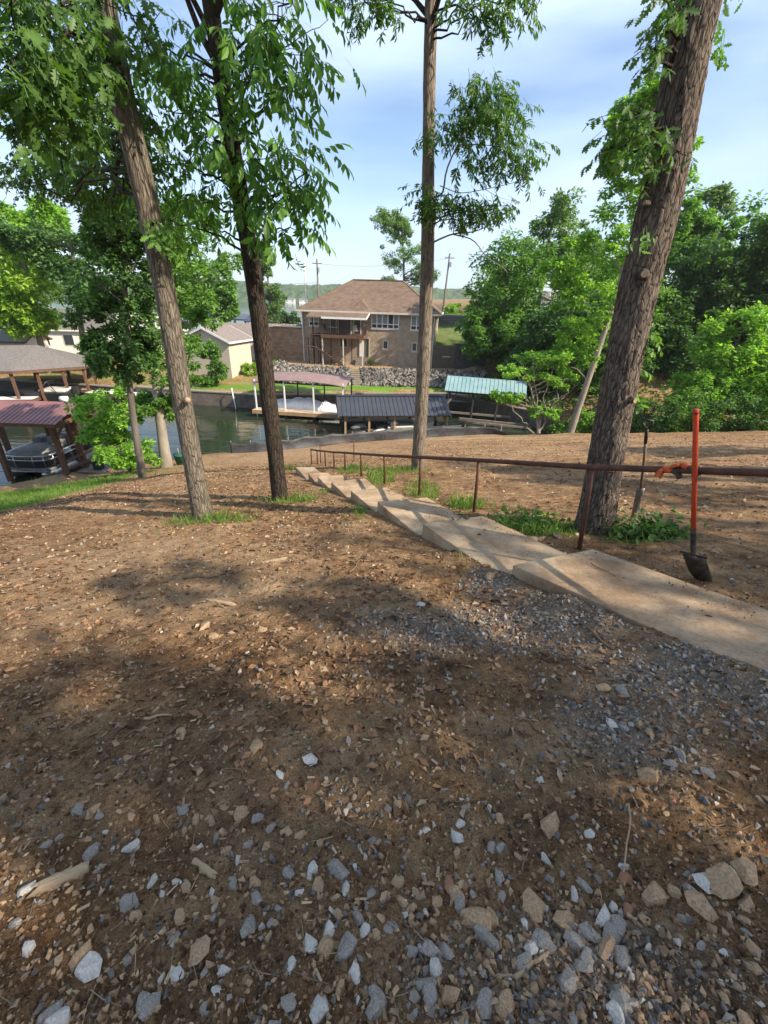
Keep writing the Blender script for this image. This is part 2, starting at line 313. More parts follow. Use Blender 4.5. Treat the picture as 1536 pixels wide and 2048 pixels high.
def ground_mat():
    m = bpy.data.materials.new('bare_soil'); nt, nd, lk, P = nodes_of(m)
    P.inputs['Roughness'].default_value = 0.95; P.inputs['Specular IOR Level'].default_value = 0.12
    tc = nd.new('ShaderNodeTexCoord'); V = tc.outputs['Object']
    at = nd.new('ShaderNodeVertexColor'); at.layer_name = 'cover'; sp = nd.new('ShaderNodeSeparateColor'); lk.new(at.outputs['Color'], sp.inputs[0])
    n1 = noise(nd, lk, V, .8, 6, .6); n2 = noise(nd, lk, V, 5.5, 8, .65); n3 = noise(nd, lk, V, 38, 8, .7); n4 = noise(nd, lk, V, 150, 4, .7)
    soil = ramp(nd, [(.38, (.062, .033, .016)), (.46, (.185, .106, .054)), (.535, (.31, .192, .102)), (.63, (.49, .335, .19))])
    a1 = nd.new('ShaderNodeMath'); a1.operation = 'MULTIPLY_ADD'; a1.inputs[1].default_value = .45; lk.new(n2.outputs['Fac'], a1.inputs[0])
    a0 = nd.new('ShaderNodeMath'); a0.operation = 'MULTIPLY'; a0.inputs[1].default_value = .30; lk.new(n3.outputs['Fac'], a0.inputs[0]); lk.new(a0.outputs[0], a1.inputs[2])
    a2 = nd.new('ShaderNodeMath'); a2.operation = 'MULTIPLY_ADD'; a2.inputs[1].default_value = .26; lk.new(n1.outputs['Fac'], a2.inputs[0]); lk.new(a1.outputs[0], a2.inputs[2])
    lk.new(a2.outputs[0], soil.inputs['Fac'])
    # rust-coloured patches
    red = nd.new('ShaderNodeMixRGB'); red.blend_type = 'MIX'; red.inputs['Color2'].default_value = (.29, .135, .055, 1)
    n5 = noise(nd, lk, V, 1.7, 5, .6); rr = ramp(nd, [(.55, (0, 0, 0)), (.72, (.5, .5, .5))]); lk.new(n5.outputs['Fac'], rr.inputs['Fac'])
    lk.new(rr.outputs['Color'], red.inputs['Fac']); lk.new(soil.outputs['Color'], red.inputs['Color1'])
    # pale dry silt (blue channel)
    pale = nd.new('ShaderNodeMixRGB'); pr = ramp(nd, [(.3, (.31, .205, .12)), (.7, (.50, .35, .215))]); lk.new(n2.outputs['Fac'], pr.inputs['Fac'])
    lk.new(pr.outputs['Color'], pale.inputs['Color2']); lk.new(sp.outputs['Blue'], pale.inputs['Fac']); lk.new(red.outputs['Color'], pale.inputs['Color1'])
    # crushed grey stone dust (green channel)
    gv = nd.new('ShaderNodeMixRGB'); vo = nd.new('ShaderNodeTexVoronoi'); vo.inputs['Scale'].default_value = 60; lk.new(V, vo.inputs['Vector'])
    gr = ramp(nd, [(.0, (.15, .14, .13)), (.5, (.245, .225, .20)), (1, (.36, .32, .27))]); sc = nd.new('ShaderNodeSeparateColor'); lk.new(vo.outputs['Color'], sc.inputs[0]); lk.new(sc.outputs['Red'], gr.inputs['Fac'])
    gm = nd.new('ShaderNodeMath'); gm.operation = 'MULTIPLY'; gm.inputs[1].default_value = .62; lk.new(sp.outputs['Green'], gm.inputs[0])
    lk.new(gr.outputs['Color'], gv.inputs['Color2']); lk.new(gm.outputs[0], gv.inputs['Fac']); lk.new(pale.outputs['Color'], gv.inputs['Color1'])
    # turf (red channel)
    gs = nd.new('ShaderNodeMixRGB'); gg = ramp(nd, [(.3, (.085, .165, .022)), (.7, (.165, .29, .040))]); lk.new(n2.outputs['Fac'], gg.inputs['Fac'])
    lk.new(gg.outputs['Color'], gs.inputs['Color2']); lk.new(sp.outputs['Red'], gs.inputs['Fac']); lk.new(gv.outputs['Color'], gs.inputs['Color1'])
    sk = nd.new('ShaderNodeMixRGB'); sk.blend_type = 'MULTIPLY'; sk.inputs['Fac'].default_value = .7
    s4 = ramp(nd, [(.32, (.34, .31, .29)), (.50, (.95, .93, .9)), (.66, (1.5, 1.46, 1.4))]); lk.new(n4.outputs['Fac'], s4.inputs['Fac']); lk.new(gs.outputs['Color'], sk.inputs['Color1']); lk.new(s4.outputs['Color'], sk.inputs['Color2'])
    lk.new(sk.outputs['Color'], P.inputs['Base Color'])
    b = nd.new('ShaderNodeBump'); b.inputs['Strength'].default_value = .95; b.inputs['Distance'].default_value = .05
    b2 = nd.new('ShaderNodeBump'); b2.inputs['Strength'].default_value = .55; b2.inputs['Distance'].default_value = .008
    lk.new(n3.outputs['Fac'], b.inputs['Height']); lk.new(n4.outputs['Fac'], b2.inputs['Height']); lk.new(b.outputs['Normal'], b2.inputs['Normal']); lk.new(b2.outputs['Normal'], P.inputs['Normal'])
    return m
M_GROUND = ground_mat()
gme = np_mesh('ground', np.stack([GX, GY, GZ], -1).reshape(-1, 3), GF, M_GROUND, True)
def pale_mask(X, Y):
    s = 0
    for cx, cy, rx, ry, w in ((.85, 1.35, .45, .22, .9), (.1, 2.7, .35, .25, .6), (-.3, 1.2, .5, .3, .5), (-3.2, 4.4, 1.6, 1.2, .75), (-2.4, 3.0, 1.5, .5, .6), (-1.3, 3.2, .7, .35, .7), (-1.6, 1.05, .3, .1, .6), (6, 28, 9, 4, .7), (12, 22, 8, 6, .35), (-5, 22, 6, 6, .6), (-6, 12, 3, 3, .35), (5, 15, 5, 1.0, .5), (9, 12.5, 6, .8, .5), (-17, 19.5, 3.5, 1.6, .8)):
        s = np.maximum(s, w * np.exp(-((X - cx) / rx) ** 2 - ((Y - cy) / ry) ** 2))
    s = np.maximum(s, .75 * sst((Y - 47.5) / 2) * sst((X + 13) / 2) * sst((11 - X) / 2))
    st = sst((X + .5) / 3) * sst((Y - 6.5) / 2.5) * sst((31 - Y) / 2)
    s = s + st * (fbm(X * .16 + .3 * Y, Y * 1.5, 4.6, 4) * 2.6 - .12)
    return np.clip(s + fbm(X * 1.6, Y * 1.6, 8.8, 4) * .8 * (s > .05), 0, 1)
CR, CS = grass_mask2(GX, GY); CR = CR - .65 * CS * (CS >= CR); CG = gravel_mask(GX, GY); CB = pale_mask(GX, GY)
ca = gme.color_attributes.new('cover', 'FLOAT_COLOR', 'POINT')
ca.data.foreach_set('color', np.stack([CR, CG, CB, np.ones_like(CR)], -1).astype(np.float32).ravel())
ground = props(link('ground', gme), kind='structure')
_ix = lambda a, v: np.clip(np.searchsorted(a, v) - 1, 0, len(a) - 2)
def surf(X, Y):
    """height of the built ground mesh"""
    X = np.asarray(X, float); Y = np.asarray(Y, float); i = _ix(gx, X); j = _ix(gy, Y)
    u = (X - gx[i]) / (gx[i + 1] - gx[i]); v = (Y - gy[j]) / (gy[j + 1] - gy[j])
    return GZ[j, i] * (1 - u) * (1 - v) + GZ[j, i + 1] * u * (1 - v) + GZ[j + 1, i] * (1 - u) * v + GZ[j + 1, i + 1] * u * v
def sz(x, y): return float(surf(x, y))

# ------------------------------------------------------------------ lake and far shore
def water_mat():
    m = bpy.data.materials.new('lake_water'); nt, nd, lk, P = nodes_of(m)
    P.inputs['Base Color'].default_value = (.022, .030, .018, 1); P.inputs['Roughness'].default_value = .04; P.inputs['IOR'].default_value = 1.33; P.inputs['Specular IOR Level'].default_value = .5
    tc = nd.new('ShaderNodeTexCoord'); mp = nd.new('ShaderNodeMapping'); mp.inputs['Scale'].default_value = (.5, 1.5, 1); lk.new(tc.outputs['Object'], mp.inputs['Vector'])
    a = noise(nd, lk, mp.outputs['Vector'], 1.1, 3, .5); c = noise(nd, lk, mp.outputs['Vector'], .35, 2, .5)
    ad = nd.new('ShaderNodeMath'); ad.operation = 'MULTIPLY_ADD'; ad.inputs[1].default_value = 1.2; lk.new(c.outputs['Fac'], ad.inputs[0]); lk.new(a.outputs['Fac'], ad.inputs[2])
    b = nd.new('ShaderNodeBump'); b.inputs['Strength'].default_value = .22; b.inputs['Distance'].default_value = .12
    lk.new(ad.outputs[0], b.inputs['Height']); lk.new(b.outputs['Normal'], P.inputs['Normal'])
    return m
M_WATER = water_mat()
props(MB().poly([(-1500, 14, 0), (1500, 14, 0), (1500, 2600, 0), (-1500, 2600, 0)], [(0, 1, 2, 3)]).build('lake_water', M_WATER), kind='structure')
M_WOODFAR = mat('far_woodland', (.020, .045, .012), (.065, .11, .028), .12, .95, bump=.0, lo=.4, hi=.6)
hx = np.linspace(-1400, 1400, 700); hy = np.linspace(880, 1300, 60); HX, HY = np.meshgrid(hx, hy)
HZ = sst((HY - 885) / 60) * (17 + 16 * vnoise(HX / 190, HY / 240) + 10 * vnoise(HX / 420 + 9, .3)) + 7 * vnoise(HX / 9, HY / 12, 3) * sst((HY - 882) / 15) - 1
hi_ = np.arange(HX.size).reshape(HX.shape); HFc = np.stack([hi_[:-1, :-1], hi_[:-1, 1:], hi_[1:, 1:], hi_[1:, :-1]], -1).reshape(-1, 4)
props(link('wooded_hill', np_mesh('wooded_hill', np.stack([HX, HY, HZ], -1).reshape(-1, 3), HFc, M_WOODFAR, False)), kind='structure')
# ------------------------------------------------------------------ materials for built things
M_CONC = mat('weathered_concrete', (.49, .365, .24), (.35, .25, .16), 3.2, .9, bump=.35, bscale=70, spec=.15, lo=.32, hi=.7)
_nt = M_CONC.node_tree; _nd, _lk = _nt.nodes, _nt.links; _P = _nd['Principled BSDF']; _src = _P.inputs['Base Color'].links[0].from_socket; _tc = _nd.new('ShaderNodeTexCoord')
_n1 = noise(_nd, _lk, _tc.outputs['Object'], 1.9, 9, .68); _r1 = ramp(_nd, [(.44, (0, 0, 0)), (.62, (.85, .85, .85))]); _lk.new(_n1.outputs['Fac'], _r1.inputs['Fac'])
_mx = _nd.new('ShaderNodeMixRGB'); _mx.inputs['Color2'].default_value = (.215, .135, .078, 1); _lk.new(_src, _mx.inputs['Color1']); _lk.new(_r1.outputs['Color'], _mx.inputs['Fac'])
_n2 = noise(_nd, _lk, _tc.outputs['Object'], 45, 5, .7); _r2 = ramp(_nd, [(.34, (.62, .6, .58)), (.5, (1, 1, 1))]); _lk.new(_n2.outputs['Fac'], _r2.inputs['Fac'])
_m2 = _nd.new('ShaderNodeMixRGB'); _m2.blend_type = 'MULTIPLY'; _m2.inputs['Fac'].default_value = .7; _lk.new(_mx.outputs['Color'], _m2.inputs['Color1']); _lk.new(_r2.outputs['Color'], _m2.inputs['Color2']); _lk.new(_m2.outputs['Color'], _P.inputs['Base Color'])
M_RUST = mat('rusty_brown_pipe', (.075, .036, .026), (.13, .058, .036), 9, .62, metal=.35, bump=.12, bscale=60)
M_REDPAINT = mat('red_orange_paint', (.62, .085, .035), (.52, .065, .03), 7, .42, bump=.04, bscale=90)
M_BLKMETAL = mat('black_steel', (.028, .026, .025), (.07, .055, .045), 22, .55, metal=.5, bump=.1, bscale=90)
M_BLADE = mat('dirty_blade_steel', (.035, .03, .026), (.10, .075, .055), 16, .6, metal=.4, bump=.2, bscale=60)
M_GREYSTEEL = mat('grey_worn_steel', (.20, .19, .18), (.12, .105, .09), 18, .55, metal=.5)
M_SHAFT = mat('worn_wood_shaft', (.20, .125, .075), (.12, .075, .048), 14, .75, stretch=(1, 1, .15))
M_GLOVE = mat('orange_work_glove', (.62, .13, .035), (.40, .07, .028), 30, .75, bump=.3, bscale=160)
M_GLOVEB = mat('dark_glove_back', (.045, .035, .032), (.09, .06, .045), 30, .85)
M_TWIG = mat('dry_twig', (.20, .135, .085), (.115, .075, .05), 9, .9, bump=.3, bscale=60)
M_PALEWOOD = mat('pale_split_wood', (.42, .30, .18), (.27, .185, .11), 6, .85, bump=.35, bscale=50, stretch=(.2, 2, 2))

# ------------------------------------------------------------------ concrete walk of sloping slabs
walk = thing('concrete_steps', 'long flight of shallow tan concrete slab steps running down to the water', 'steps', (WALK[1][0], WALK[1][1], gz(*WALK[1])))
wo = Vector(walk.location)
ext = [(3.10, .55)] + WALK[1:]; extr = [(3.95, 1.06)] + WALKR[1:]; SLABS = []
for i in range(len(ext) - 1):
    a, b, ar, br = Vector(ext[i]), Vector(ext[i + 1]), Vector(extr[i]), Vector(extr[i + 1])
    d = (b - a).normalized(); sd = Vector((d.y, -d.x)); f_ = .19
    za, zar = gz(*a) + (-.11 if i == 0 else -.01), gz(*ar) + (-.10 if i == 0 else .0); zb, zbr = gz(*b) + f_, gz(*br) + f_ * .92
    T = [(*a, za), (*ar, zar), (*br, zbr), (*b, zb)]
    SLABS.append(((a + ar) / 2, (b + br) / 2, (za + zar) / 2, (zb + zbr) / 2))
    T = [(p[0] - wo.x, p[1] - wo.y, p[2] - wo.z) for p in T]
    # top divided so that worn edges can wander a little
    nu, nv = 10, 6; V = []; F = []
    for v in range(nv + 1):
        for u in range(nu + 1):
            s, t = u / nu, v / nv
            p = [(T[0][k] * (1 - t) + T[1][k] * t) * (1 - s) + (T[3][k] * (1 - t) + T[2][k] * t) * s for k in range(3)]
            e = .012 * (random.random() - .5) * (1 if v in (0, nv) or u == nu else .3)
            V.append((p[0] + e * sd.x, p[1] + e * sd.y, p[2] + (.006 * (random.random() - .5))))
    for v in range(nv):
        for u in range(nu):
            k = v * (nu + 1) + u; F.append((k, k + 1, k + nu + 2, k + nu + 1))
    per = [u for u in range(nu + 1)] + [v * (nu + 1) + nu for v in range(1, nv + 1)] + [nv * (nu + 1) + u for u in range(nu - 1, -1, -1)] + [v * (nu + 1) for v in range(nv - 1, 0, -1)]
    b0 = len(V); V += [(V[k][0], V[k][1], V[k][2] - .34) for k in per]
    for k in range(len(per)):
        k2 = (k + 1) % len(per); F.append((per[k], per[k2], b0 + k2, b0 + k))
    mb = MB(); mb.v = V; mb.f = F; mb.build('slab', M_CONC, walk, bevel=.01)

# ------------------------------------------------------------------ pipe handrail
RAILPTS = [(3.95, .30, 9.13), (2.74, 2.90, 8.27), (2.10, 4.11, 7.84), (1.32, 5.75, 7.31), (.62, 7.23, 6.82), (-.03, 8.55, 6.38), (-.61, 9.96, 5.92), (-1.13, 11.2, 5.52), (-1.55, 12.1, 5.22), (-1.93, 12.9, 4.97), (-2.3, 13.65, 4.74), (-2.62, 14.3, 4.55)]
rail = thing('handrail', 'rusty brown pipe handrail running the length of the concrete steps', 'handrail', (1.34, 5.75, gz(1.34, 5.75)))
ro = Vector(rail.location); L = lambda p: tuple(Vector(p) - ro)
MB().tube([L(p) for p in RAILPTS], .030, 12).build('top_rail', M_RUST, rail, True)
posts = [(2.22, 4.13), (1.36, 5.77), (.65, 7.24), (.0, 8.56), (-.59, 9.97), (-1.12, 11.2), (-1.54, 12.1), (-1.92, 12.9), (-2.3, 13.65), (-2.62, 14.28)]
for k, (x, y) in enumerate(posts):
    top = RAILPTS[k + 2]
    MB().tube([L((x, y, gz(x, y) - .3)), L(((x + top[0]) / 2, (y + top[1]) / 2, (gz(x, y) + top[2]) / 2)), L((top[0], top[1], top[2] - .02))], .024, 10).build('post', M_RUST, rail, True)
MB().tube([L((4.0, .3, gz(4.0, .3) - .3)), L((3.95, .30, 9.11))], .024, 10).build('post', M_RUST, rail, True)
rail2 = thing('handrail', 'short thin rusty rail section at the far bottom end of the steps', 'handrail', (-2.0, 14.6, gz(-2.0, 14.6)))
ro2 = Vector(rail2.location); L2 = lambda p: tuple(Vector(p) - ro2)
MB().tube([L2((-2.35, 14.5, 4.62)), L2((-1.2, 15.3, 4.62))], .02, 8).build('top_rail', M_RUST, rail2, True)
for x, y in ((-2.33, 14.5), (-1.2, 15.3)):
    MB().tube([L2((x, y, gz(x, y) - .2)), L2((x, y, 4.63))], .02, 8).build('post', M_RUST, rail2, True)

# ------------------------------------------------------------------ long shovel leaning on the rail
sh = thing('shovel', 'round point shovel with a long red orange handle leaning on the handrail', 'shovel', (2.89, 3.25, sz(2.89, 3.25)))
so = Vector(sh.location); top = Vector((2.31, 3.23, 8.63)) - so; low = Vector((2.655, 3.235, 7.60)) - so
ax = (low - top).normalized(); sock = low + ax * .17; bl0 = sock + Vector((-.015, -.05, -.05)); tip = Vector((.045, -.02, -.05))
MB().tube([top, top + ax * .02, low], [.0175, .019, .019], 14).build('handle', M_REDPAINT, sh, True)
MB().tube([top - ax * .004, top + ax * .03], [.0197, .020], 14).build('end_cap', mat('red_cap', (.40, .05, .03), (.35, .04, .03)), sh, True)
MB().tube([low - ax * .03, low + ax * .04, sock, bl0], [.0215, .022, .02, .016], 12).build('socket', M_BLKMETAL, sh, True)
# dished blade: grid across/along
V = []; F = []; n_u, n_v = 10, 12; side = Vector((.86, -.5, 0)).normalized(); dn = (tip - bl0); ln = dn.length; dn.normalize(); nrm = side.cross(dn).normalized()
for v in range(n_v + 1):
    t = v / n_v; hw = .088 * (min(1, t * 9 + .45) if t < .12 else 1) * (math.sqrt(max(0, 1 - max(0, (t - .5) / .5) ** 2.2)) * .92 + .08)
    for u in range(n_u + 1):
        s = u / n_u * 2 - 1
        p = bl0 + dn * (ln * t * 1.08) + side * (s * hw) + nrm * (.035 * s * s - .02 * math.sin(t * 3.1) - .01)
        V.append(tuple(p))
for v in range(n_v):
    for u in range(n_u):
        k = v * (n_u + 1) + u; F.append((k, k + 1, k + n_u + 2, k + n_u + 1))
mb = MB(); mb.v = V; mb.f = F; o = mb.build('blade', M_BLADE, sh, True); md = o.modifiers.new('thick', 'SOLIDIFY'); md.thickness = .004
MB().bar(bl0 + side * -.10 - nrm * -.012, bl0 + side * -.02 - nrm * -.01, .012, .02).bar(bl0 + side * .02 + nrm * .01, bl0 + side * .10 + nrm * .012, .012, .02).build('step', M_BLKMETAL, sh)

# ------------------------------------------------------------------ work gloves thrown over the rail
def glove(name, label, c, yaw, roll, seed):
    r_ = random.Random(seed); g = thing(name, label, 'glove', c, yaw, 'gloves on the handrail')
    g.scale = (1.02, 1.02, 1.02); mb = MB(); mb.ell((0, 0, 0), (.050, .040, .026), 14, 10)
    for k, (oy, ln) in enumerate(((-.034, .080), (-.011, .095), (.012, .090), (.033, .072))):
        an = -.5 + roll + r_.uniform(-.3, .3); q = Vector((.034, oy * .9, -.004)); pts = [q]
        for s in range(4):
            an -= .10 + r_.uniform(0, .18); q = q + Vector((math.cos(an), oy * 7, math.sin(an))) * ln / 4; pts.append(q.copy())
        mb.tube(pts, [.013, .0135, .013, .012, .008], 9)
    q = Vector((.0, -.030, -.01)); mb.tube([q, q + Vector((.02, -.028, -.012)), q + Vector((.045, -.036, -.03)), q + Vector((.058, -.034, -.046))], [.015, .0145, .013, .008], 9)
    mb.build('palm_and_fingers', M_GLOVE, g, True)
    MB().tube([(-.035, 0, .004), (-.075, .002, -.01), (-.105, .004, -.045)], [.040, .036, .040], 14, flat=.6).build('cuff', M_GLOVEB, g, True)
def rail_at(y):
    for a, b in zip(RAILPTS, RAILPTS[1:]):
        if a[1] <= y <= b[1]:
            t = (y - a[1]) / (b[1] - a[1]); return Vector([a[k] + (b[k] - a[k]) * t for k in range(3)])
p = rail_at(3.49); glove('work_glove', 'orange rubber palmed work glove draped over the handrail, fingers hanging towards the big tree', (p.x - .01, p.y - .03, p.z + .012), 2.3, -.35, 3)
p = rail_at(3.38); glove('work_glove', 'orange work glove bunched on the handrail against the red shovel handle', (p.x + .0, p.y - .02, p.z + .045), 1.9, .15, 5)

# ------------------------------------------------------------------ second digging tool against the big oak
t2 = thing('spade', 'old drain spade with black grip and brown wooden shaft leaning against the big oak', 'spade', (3.55, 5.45, sz(3.55, 5.45)))
to = Vector(t2.location); hp = Vector((3.20, 5.20, 7.98)) - to; lp = Vector((3.50, 5.42, 7.10)) - to; a = (lp - hp).normalized()
sdv = Vector((.80, -.6, 0)).normalized()
MB().tube([hp - a * .0, hp + a * .22], [.021, .020], 10).build('grip_sleeve', M_BLKMETAL, t2, True)
gh = MB(); gh.tube([hp + a * .02, hp - a * .05 + sdv * .05, hp - a * .115 + sdv * .055], .012, 8).tube([hp + a * .02, hp - a * .05 - sdv * .05, hp - a * .115 - sdv * .055], .012, 8).tube([hp - a * .115 - sdv * .06, hp - a * .115 + sdv * .06], .015, 8)
gh.build('grip', M_BLKMETAL, t2, True)
MB().tube([hp + a * .20, hp + a * .5 + sdv * .006, lp], [.0165, .017, .018], 10).build('shaft', M_SHAFT, t2, True)
e = Vector((.0, .0, -.05)); V = []; F = []
nrm2 = sdv.cross((e - lp).normalized())
for v in range(9):
    t = v / 8; hw = .05 * (1 - .35 * t)
    for u in range(7):
        s = u / 3 - 1; V.append(tuple(lp + (e - lp) * t + sdv * s * hw + nrm2 * (.018 * s * s)))
for v in range(8):
    for u in range(6): k = v * 7 + u; F.append((k, k + 1, k + 8, k + 7))
mb = MB(); mb.v = V; mb.f = F; o = mb.build('blade', M_GREYSTEEL, t2, True); md = o.modifiers.new('thick', 'SOLIDIFY'); md.thickness = .004
# ------------------------------------------------------------------ silt fence along the bank
M_SILT = mat('black_silt_fabric', (.022, .022, .024), (.045, .045, .048), 5, .55, bump=.3, bscale=25, spec=.4)
M_STAKE = mat('grey_stake', (.30, .25, .19), (.2, .16, .12), 8, .9)
SF = [(a_, b_ - .3) for a_, b_ in [(-9.6, 25.55), (-8.4, 25.75), (-7.2, 26.0), (-6.2, 26.5), (-5, 27.1), (-3.6, 27.75), (-2.3, 28.3), (-.8, 28.85), (.8, 29.35), (2.4, 29.8), (4, 30.1), (5.6, 30.35), (7.0, 30.45), (8.2, 30.4), (9.2, 30.2)]]
sf = thing('silt_fence', 'low black fabric silt fence sagging along the edge of the bare bank', 'fence', (SF[0][0], SF[0][1], gz(*SF[0])))
fo = Vector(sf.location); V = []; F = []; K = 12
for i in range((len(SF) - 1) * K + 1):
    u = i / K; k = min(int(u), len(SF) - 2); t = u - k
    x = SF[k][0] * (1 - t) + SF[k + 1][0] * t; y = SF[k][1] * (1 - t) + SF[k + 1][1] * t
    g0 = gz(x, y); sag = math.sin(math.pi * ((u * .8) % 1)) * .10; hgt = .88 - sag - .16 * float(vnoise(u * .7, 2.2)); hgt *= 1 - .75 * max(0, (u - 12) / 2)
    for j in range(6):
        s = j / 5; off = .10 * float(vnoise(u * 2.2, s * 1.6, 4)) + .28 * (1 - s) ** 2 * float(vnoise(u, 3.3)) + max(0, (u - 12) / 2) * s * .5
        V.append((x - fo.x + off * .35, y - fo.y - off, g0 - .08 + hgt * s + .05 * (s == 0) - fo.z))
for i in range((len(SF) - 1) * K):
    for j in range(5): k = i * 6 + j; F.append((k, k + 6, k + 7, k + 1))
mb = MB(); mb.v = V; mb.f = F; o = mb.build('fabric', M_SILT, sf, True); o.modifiers.new('thick', 'SOLIDIFY').thickness = .01
for k in range(0, len(SF) - 1, 1):
    x, y = SF[k]; z = gz(x, y); MB().box((x - fo.x + .02, y - fo.y + .05, z + .28 - fo.z), (.045, .045, .95), .3, random.uniform(-.12, .12), random.uniform(-.1, .1)).build('stake', M_STAKE, sf)

# ------------------------------------------------------------------ common materials
M_WOODBR = mat('brown_stained_timber', (.15, .075, .045), (.095, .05, .033), 5, .8, stretch=(1, 1, .2), bump=.2)
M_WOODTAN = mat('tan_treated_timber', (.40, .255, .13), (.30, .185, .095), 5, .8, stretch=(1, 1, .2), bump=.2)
M_DECK = mat('dock_planks', (.50, .40, .30), (.36, .28, .21), 4, .85, bump=.2)
M_DECKGREY = mat('grey_dock_planks', (.26, .215, .175), (.18, .145, .115), 4, .85, bump=.2)
M_WHITE = mat('white_paint', (.74, .73, .70), (.64, .63, .60), 3, .55)
M_BLACKROOF = mat('charcoal_metal_roof', (.072, .078, .092), (.058, .062, .074), 2, .38, metal=.3)
M_REDROOF = mat('faded_red_metal_roof', (.27, .13, .125), (.20, .10, .097), 1.2, .45, metal=.2)
M_TEALROOF = mat('weathered_teal_metal_roof', (.20, .33, .34), (.28, .40, .41), 1.5, .5, metal=.2)
M_MAUVE = mat('mauve_canopy_roof', (.255, .17, .16), (.205, .135, .128), 1.2, .7)
M_GREYROOF = mat('grey_shingle_roof', (.115, .105, .10), (.165, .15, .14), 6, .9, bump=.3, bscale=40)
M_TANROOF = mat('taupe_shingle_roof', (.23, .19, .17), (.16, .135, .12), 6, .9, bump=.3, bscale=40)
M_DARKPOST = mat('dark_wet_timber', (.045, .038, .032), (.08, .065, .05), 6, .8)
M_TARP = mat('white_boat_tarp', (.84, .82, .80), (.74, .72, .70), 3, .55, bump=.3, bscale=9)
M_STEELW = mat('aluminium', (.52, .53, .54), (.42, .43, .45), 5, .35, metal=.7)
M_VINYL = mat('grey_vinyl', (.16, .16, .15), (.22, .215, .20), 6, .55)
M_BLACKPL = mat('black_plastic', (.018, .018, .02), (.03, .03, .032), 6, .4)
M_CREAM = mat('cream_gelcoat', (.62, .58, .50), (.54, .50, .43), 5, .3)

def panel_roof(parent, e0, e1, r0, r1, n, mt, rib=.035, name='roof_panel', th=.03):
    """standing seam sheets from eave line e0-e1 up to ridge line r0-r1, one object a sheet"""
    e0, e1, r0, r1 = map(Vector, (e0, e1, r0, r1)); nr = ((e1 - e0).cross(r0 - e0)).normalized()
    if nr.z < 0: nr = -nr
    for k in range(n):
        a, b = k / n, (k + 1) / n; g = .012
        A, B, C, D = e0.lerp(e1, a), e0.lerp(e1, b - g * .2), r0.lerp(r1, b - g * .2), r0.lerp(r1, a)
        m = MB(); m.poly([A, B, C, D, A - nr * th, B - nr * th, C - nr * th, D - nr * th], [(0, 1, 2, 3), (7, 6, 5, 4), (0, 4, 5, 1), (1, 5, 6, 2), (2, 6, 7, 3), (3, 7, 4, 0)])
        w = (e1 - e0).normalized() * .022
        m.poly([A, A + w, D + w, D, A + nr * rib, A + w + nr * rib, D + w + nr * rib, D + nr * rib], [(4, 5, 6, 7), (0, 1, 5, 4), (1, 2, 6, 5), (2, 3, 7, 6), (3, 0, 4, 7)])
        m.build(name, mt, parent)
def deck(parent, lo, hi, z, mt, along='x', w=.16, name='deck', mfr=None, th=.045):
    m = MB(); n = max(1, int((hi[1] - lo[1]) / w)) if along == 'x' else max(1, int((hi[0] - lo[0]) / w))
    for k in range(n):
        if along == 'x': m.lr((lo[0], lo[1] + k * w, z - th), (hi[0], lo[1] + (k + 1) * w - .014, z))
        else: m.lr((lo[0] + k * w, lo[1], z - th), (lo[0] + (k + 1) * w - .014, hi[1], z))
    o = m.build(name, mt, parent)
    f = MB(); f.lr((lo[0] - .01, lo[1] - .05, z - .30), (hi[0] + .01, lo[1] - .005, z - .002)); f.lr((lo[0] - .05, lo[1] - .05, z - .30), (lo[0] - .012, hi[1], z - .003)); f.lr((hi[0] + .012, lo[1] - .05, z - .30), (hi[0] + .05, hi[1], z - .003)); f.lr((lo[0], hi[1] - .04, z - .30), (hi[0], hi[1], z - th - .003))
    f.build('fascia', mfr or mt, parent)
    return o

# ------------------------------------------------------------------ charcoal-roofed boathouse, centre
bh = thing('boathouse', 'open boathouse with charcoal standing seam metal roof on tan posts', 'boathouse', (-2.75, 32.2, 0), math.radians(9))
L_ = 7.8
panel_roof(bh, (-1.0, -1.0, 1.60), (L_ - .2, -1.0, 1.60), (-1.0, 1.2, 2.62), (L_ - .2, 1.2, 2.62), 26, M_BLACKROOF)
panel_roof(bh, (L_ - .2, 3.4, 1.60), (-1.0, 3.4, 1.60), (L_ - .2, 1.2, 2.62), (-1.0, 1.2, 2.62), 26, M_BLACKROOF)
MB().bar((-1.02, 1.2, 2.66), (L_ - .18, 1.2, 2.66), .22, .05).build('ridge_cap', M_BLACKROOF, bh)
for xx in (-.98, L_ - .24):
    t = MB(); t.bar((xx, -1.02, 1.50), (xx, 1.2, 2.53), .05, .14); t.bar((xx, 1.2, 2.53), (xx, 3.4, 1.50), .05, .14); t.bar((xx, -.7, 1.56), (xx, 3.1, 1.56), .06, .12); t.bar((xx, 1.2, 1.6), (xx, 1.2, 2.45), .06, .08); t.build('gable_truss', M_STAKE, bh)
for y in (-.55, 2.95):
    MB().bar((-.6, y, 1.52), (L_ - .5, y, 1.52), .10, .20).build('beam', M_WOODTAN, bh)
    for x in (-.45, 1.35, 3.3, 5.2, 7.4):
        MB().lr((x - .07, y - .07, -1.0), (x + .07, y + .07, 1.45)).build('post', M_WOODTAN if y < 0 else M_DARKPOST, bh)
deck(bh, (-.5, 2.3), (7.4, 3.3), .35, M_DECKGREY, 'y', .15, 'walkway', M_DARKPOST)
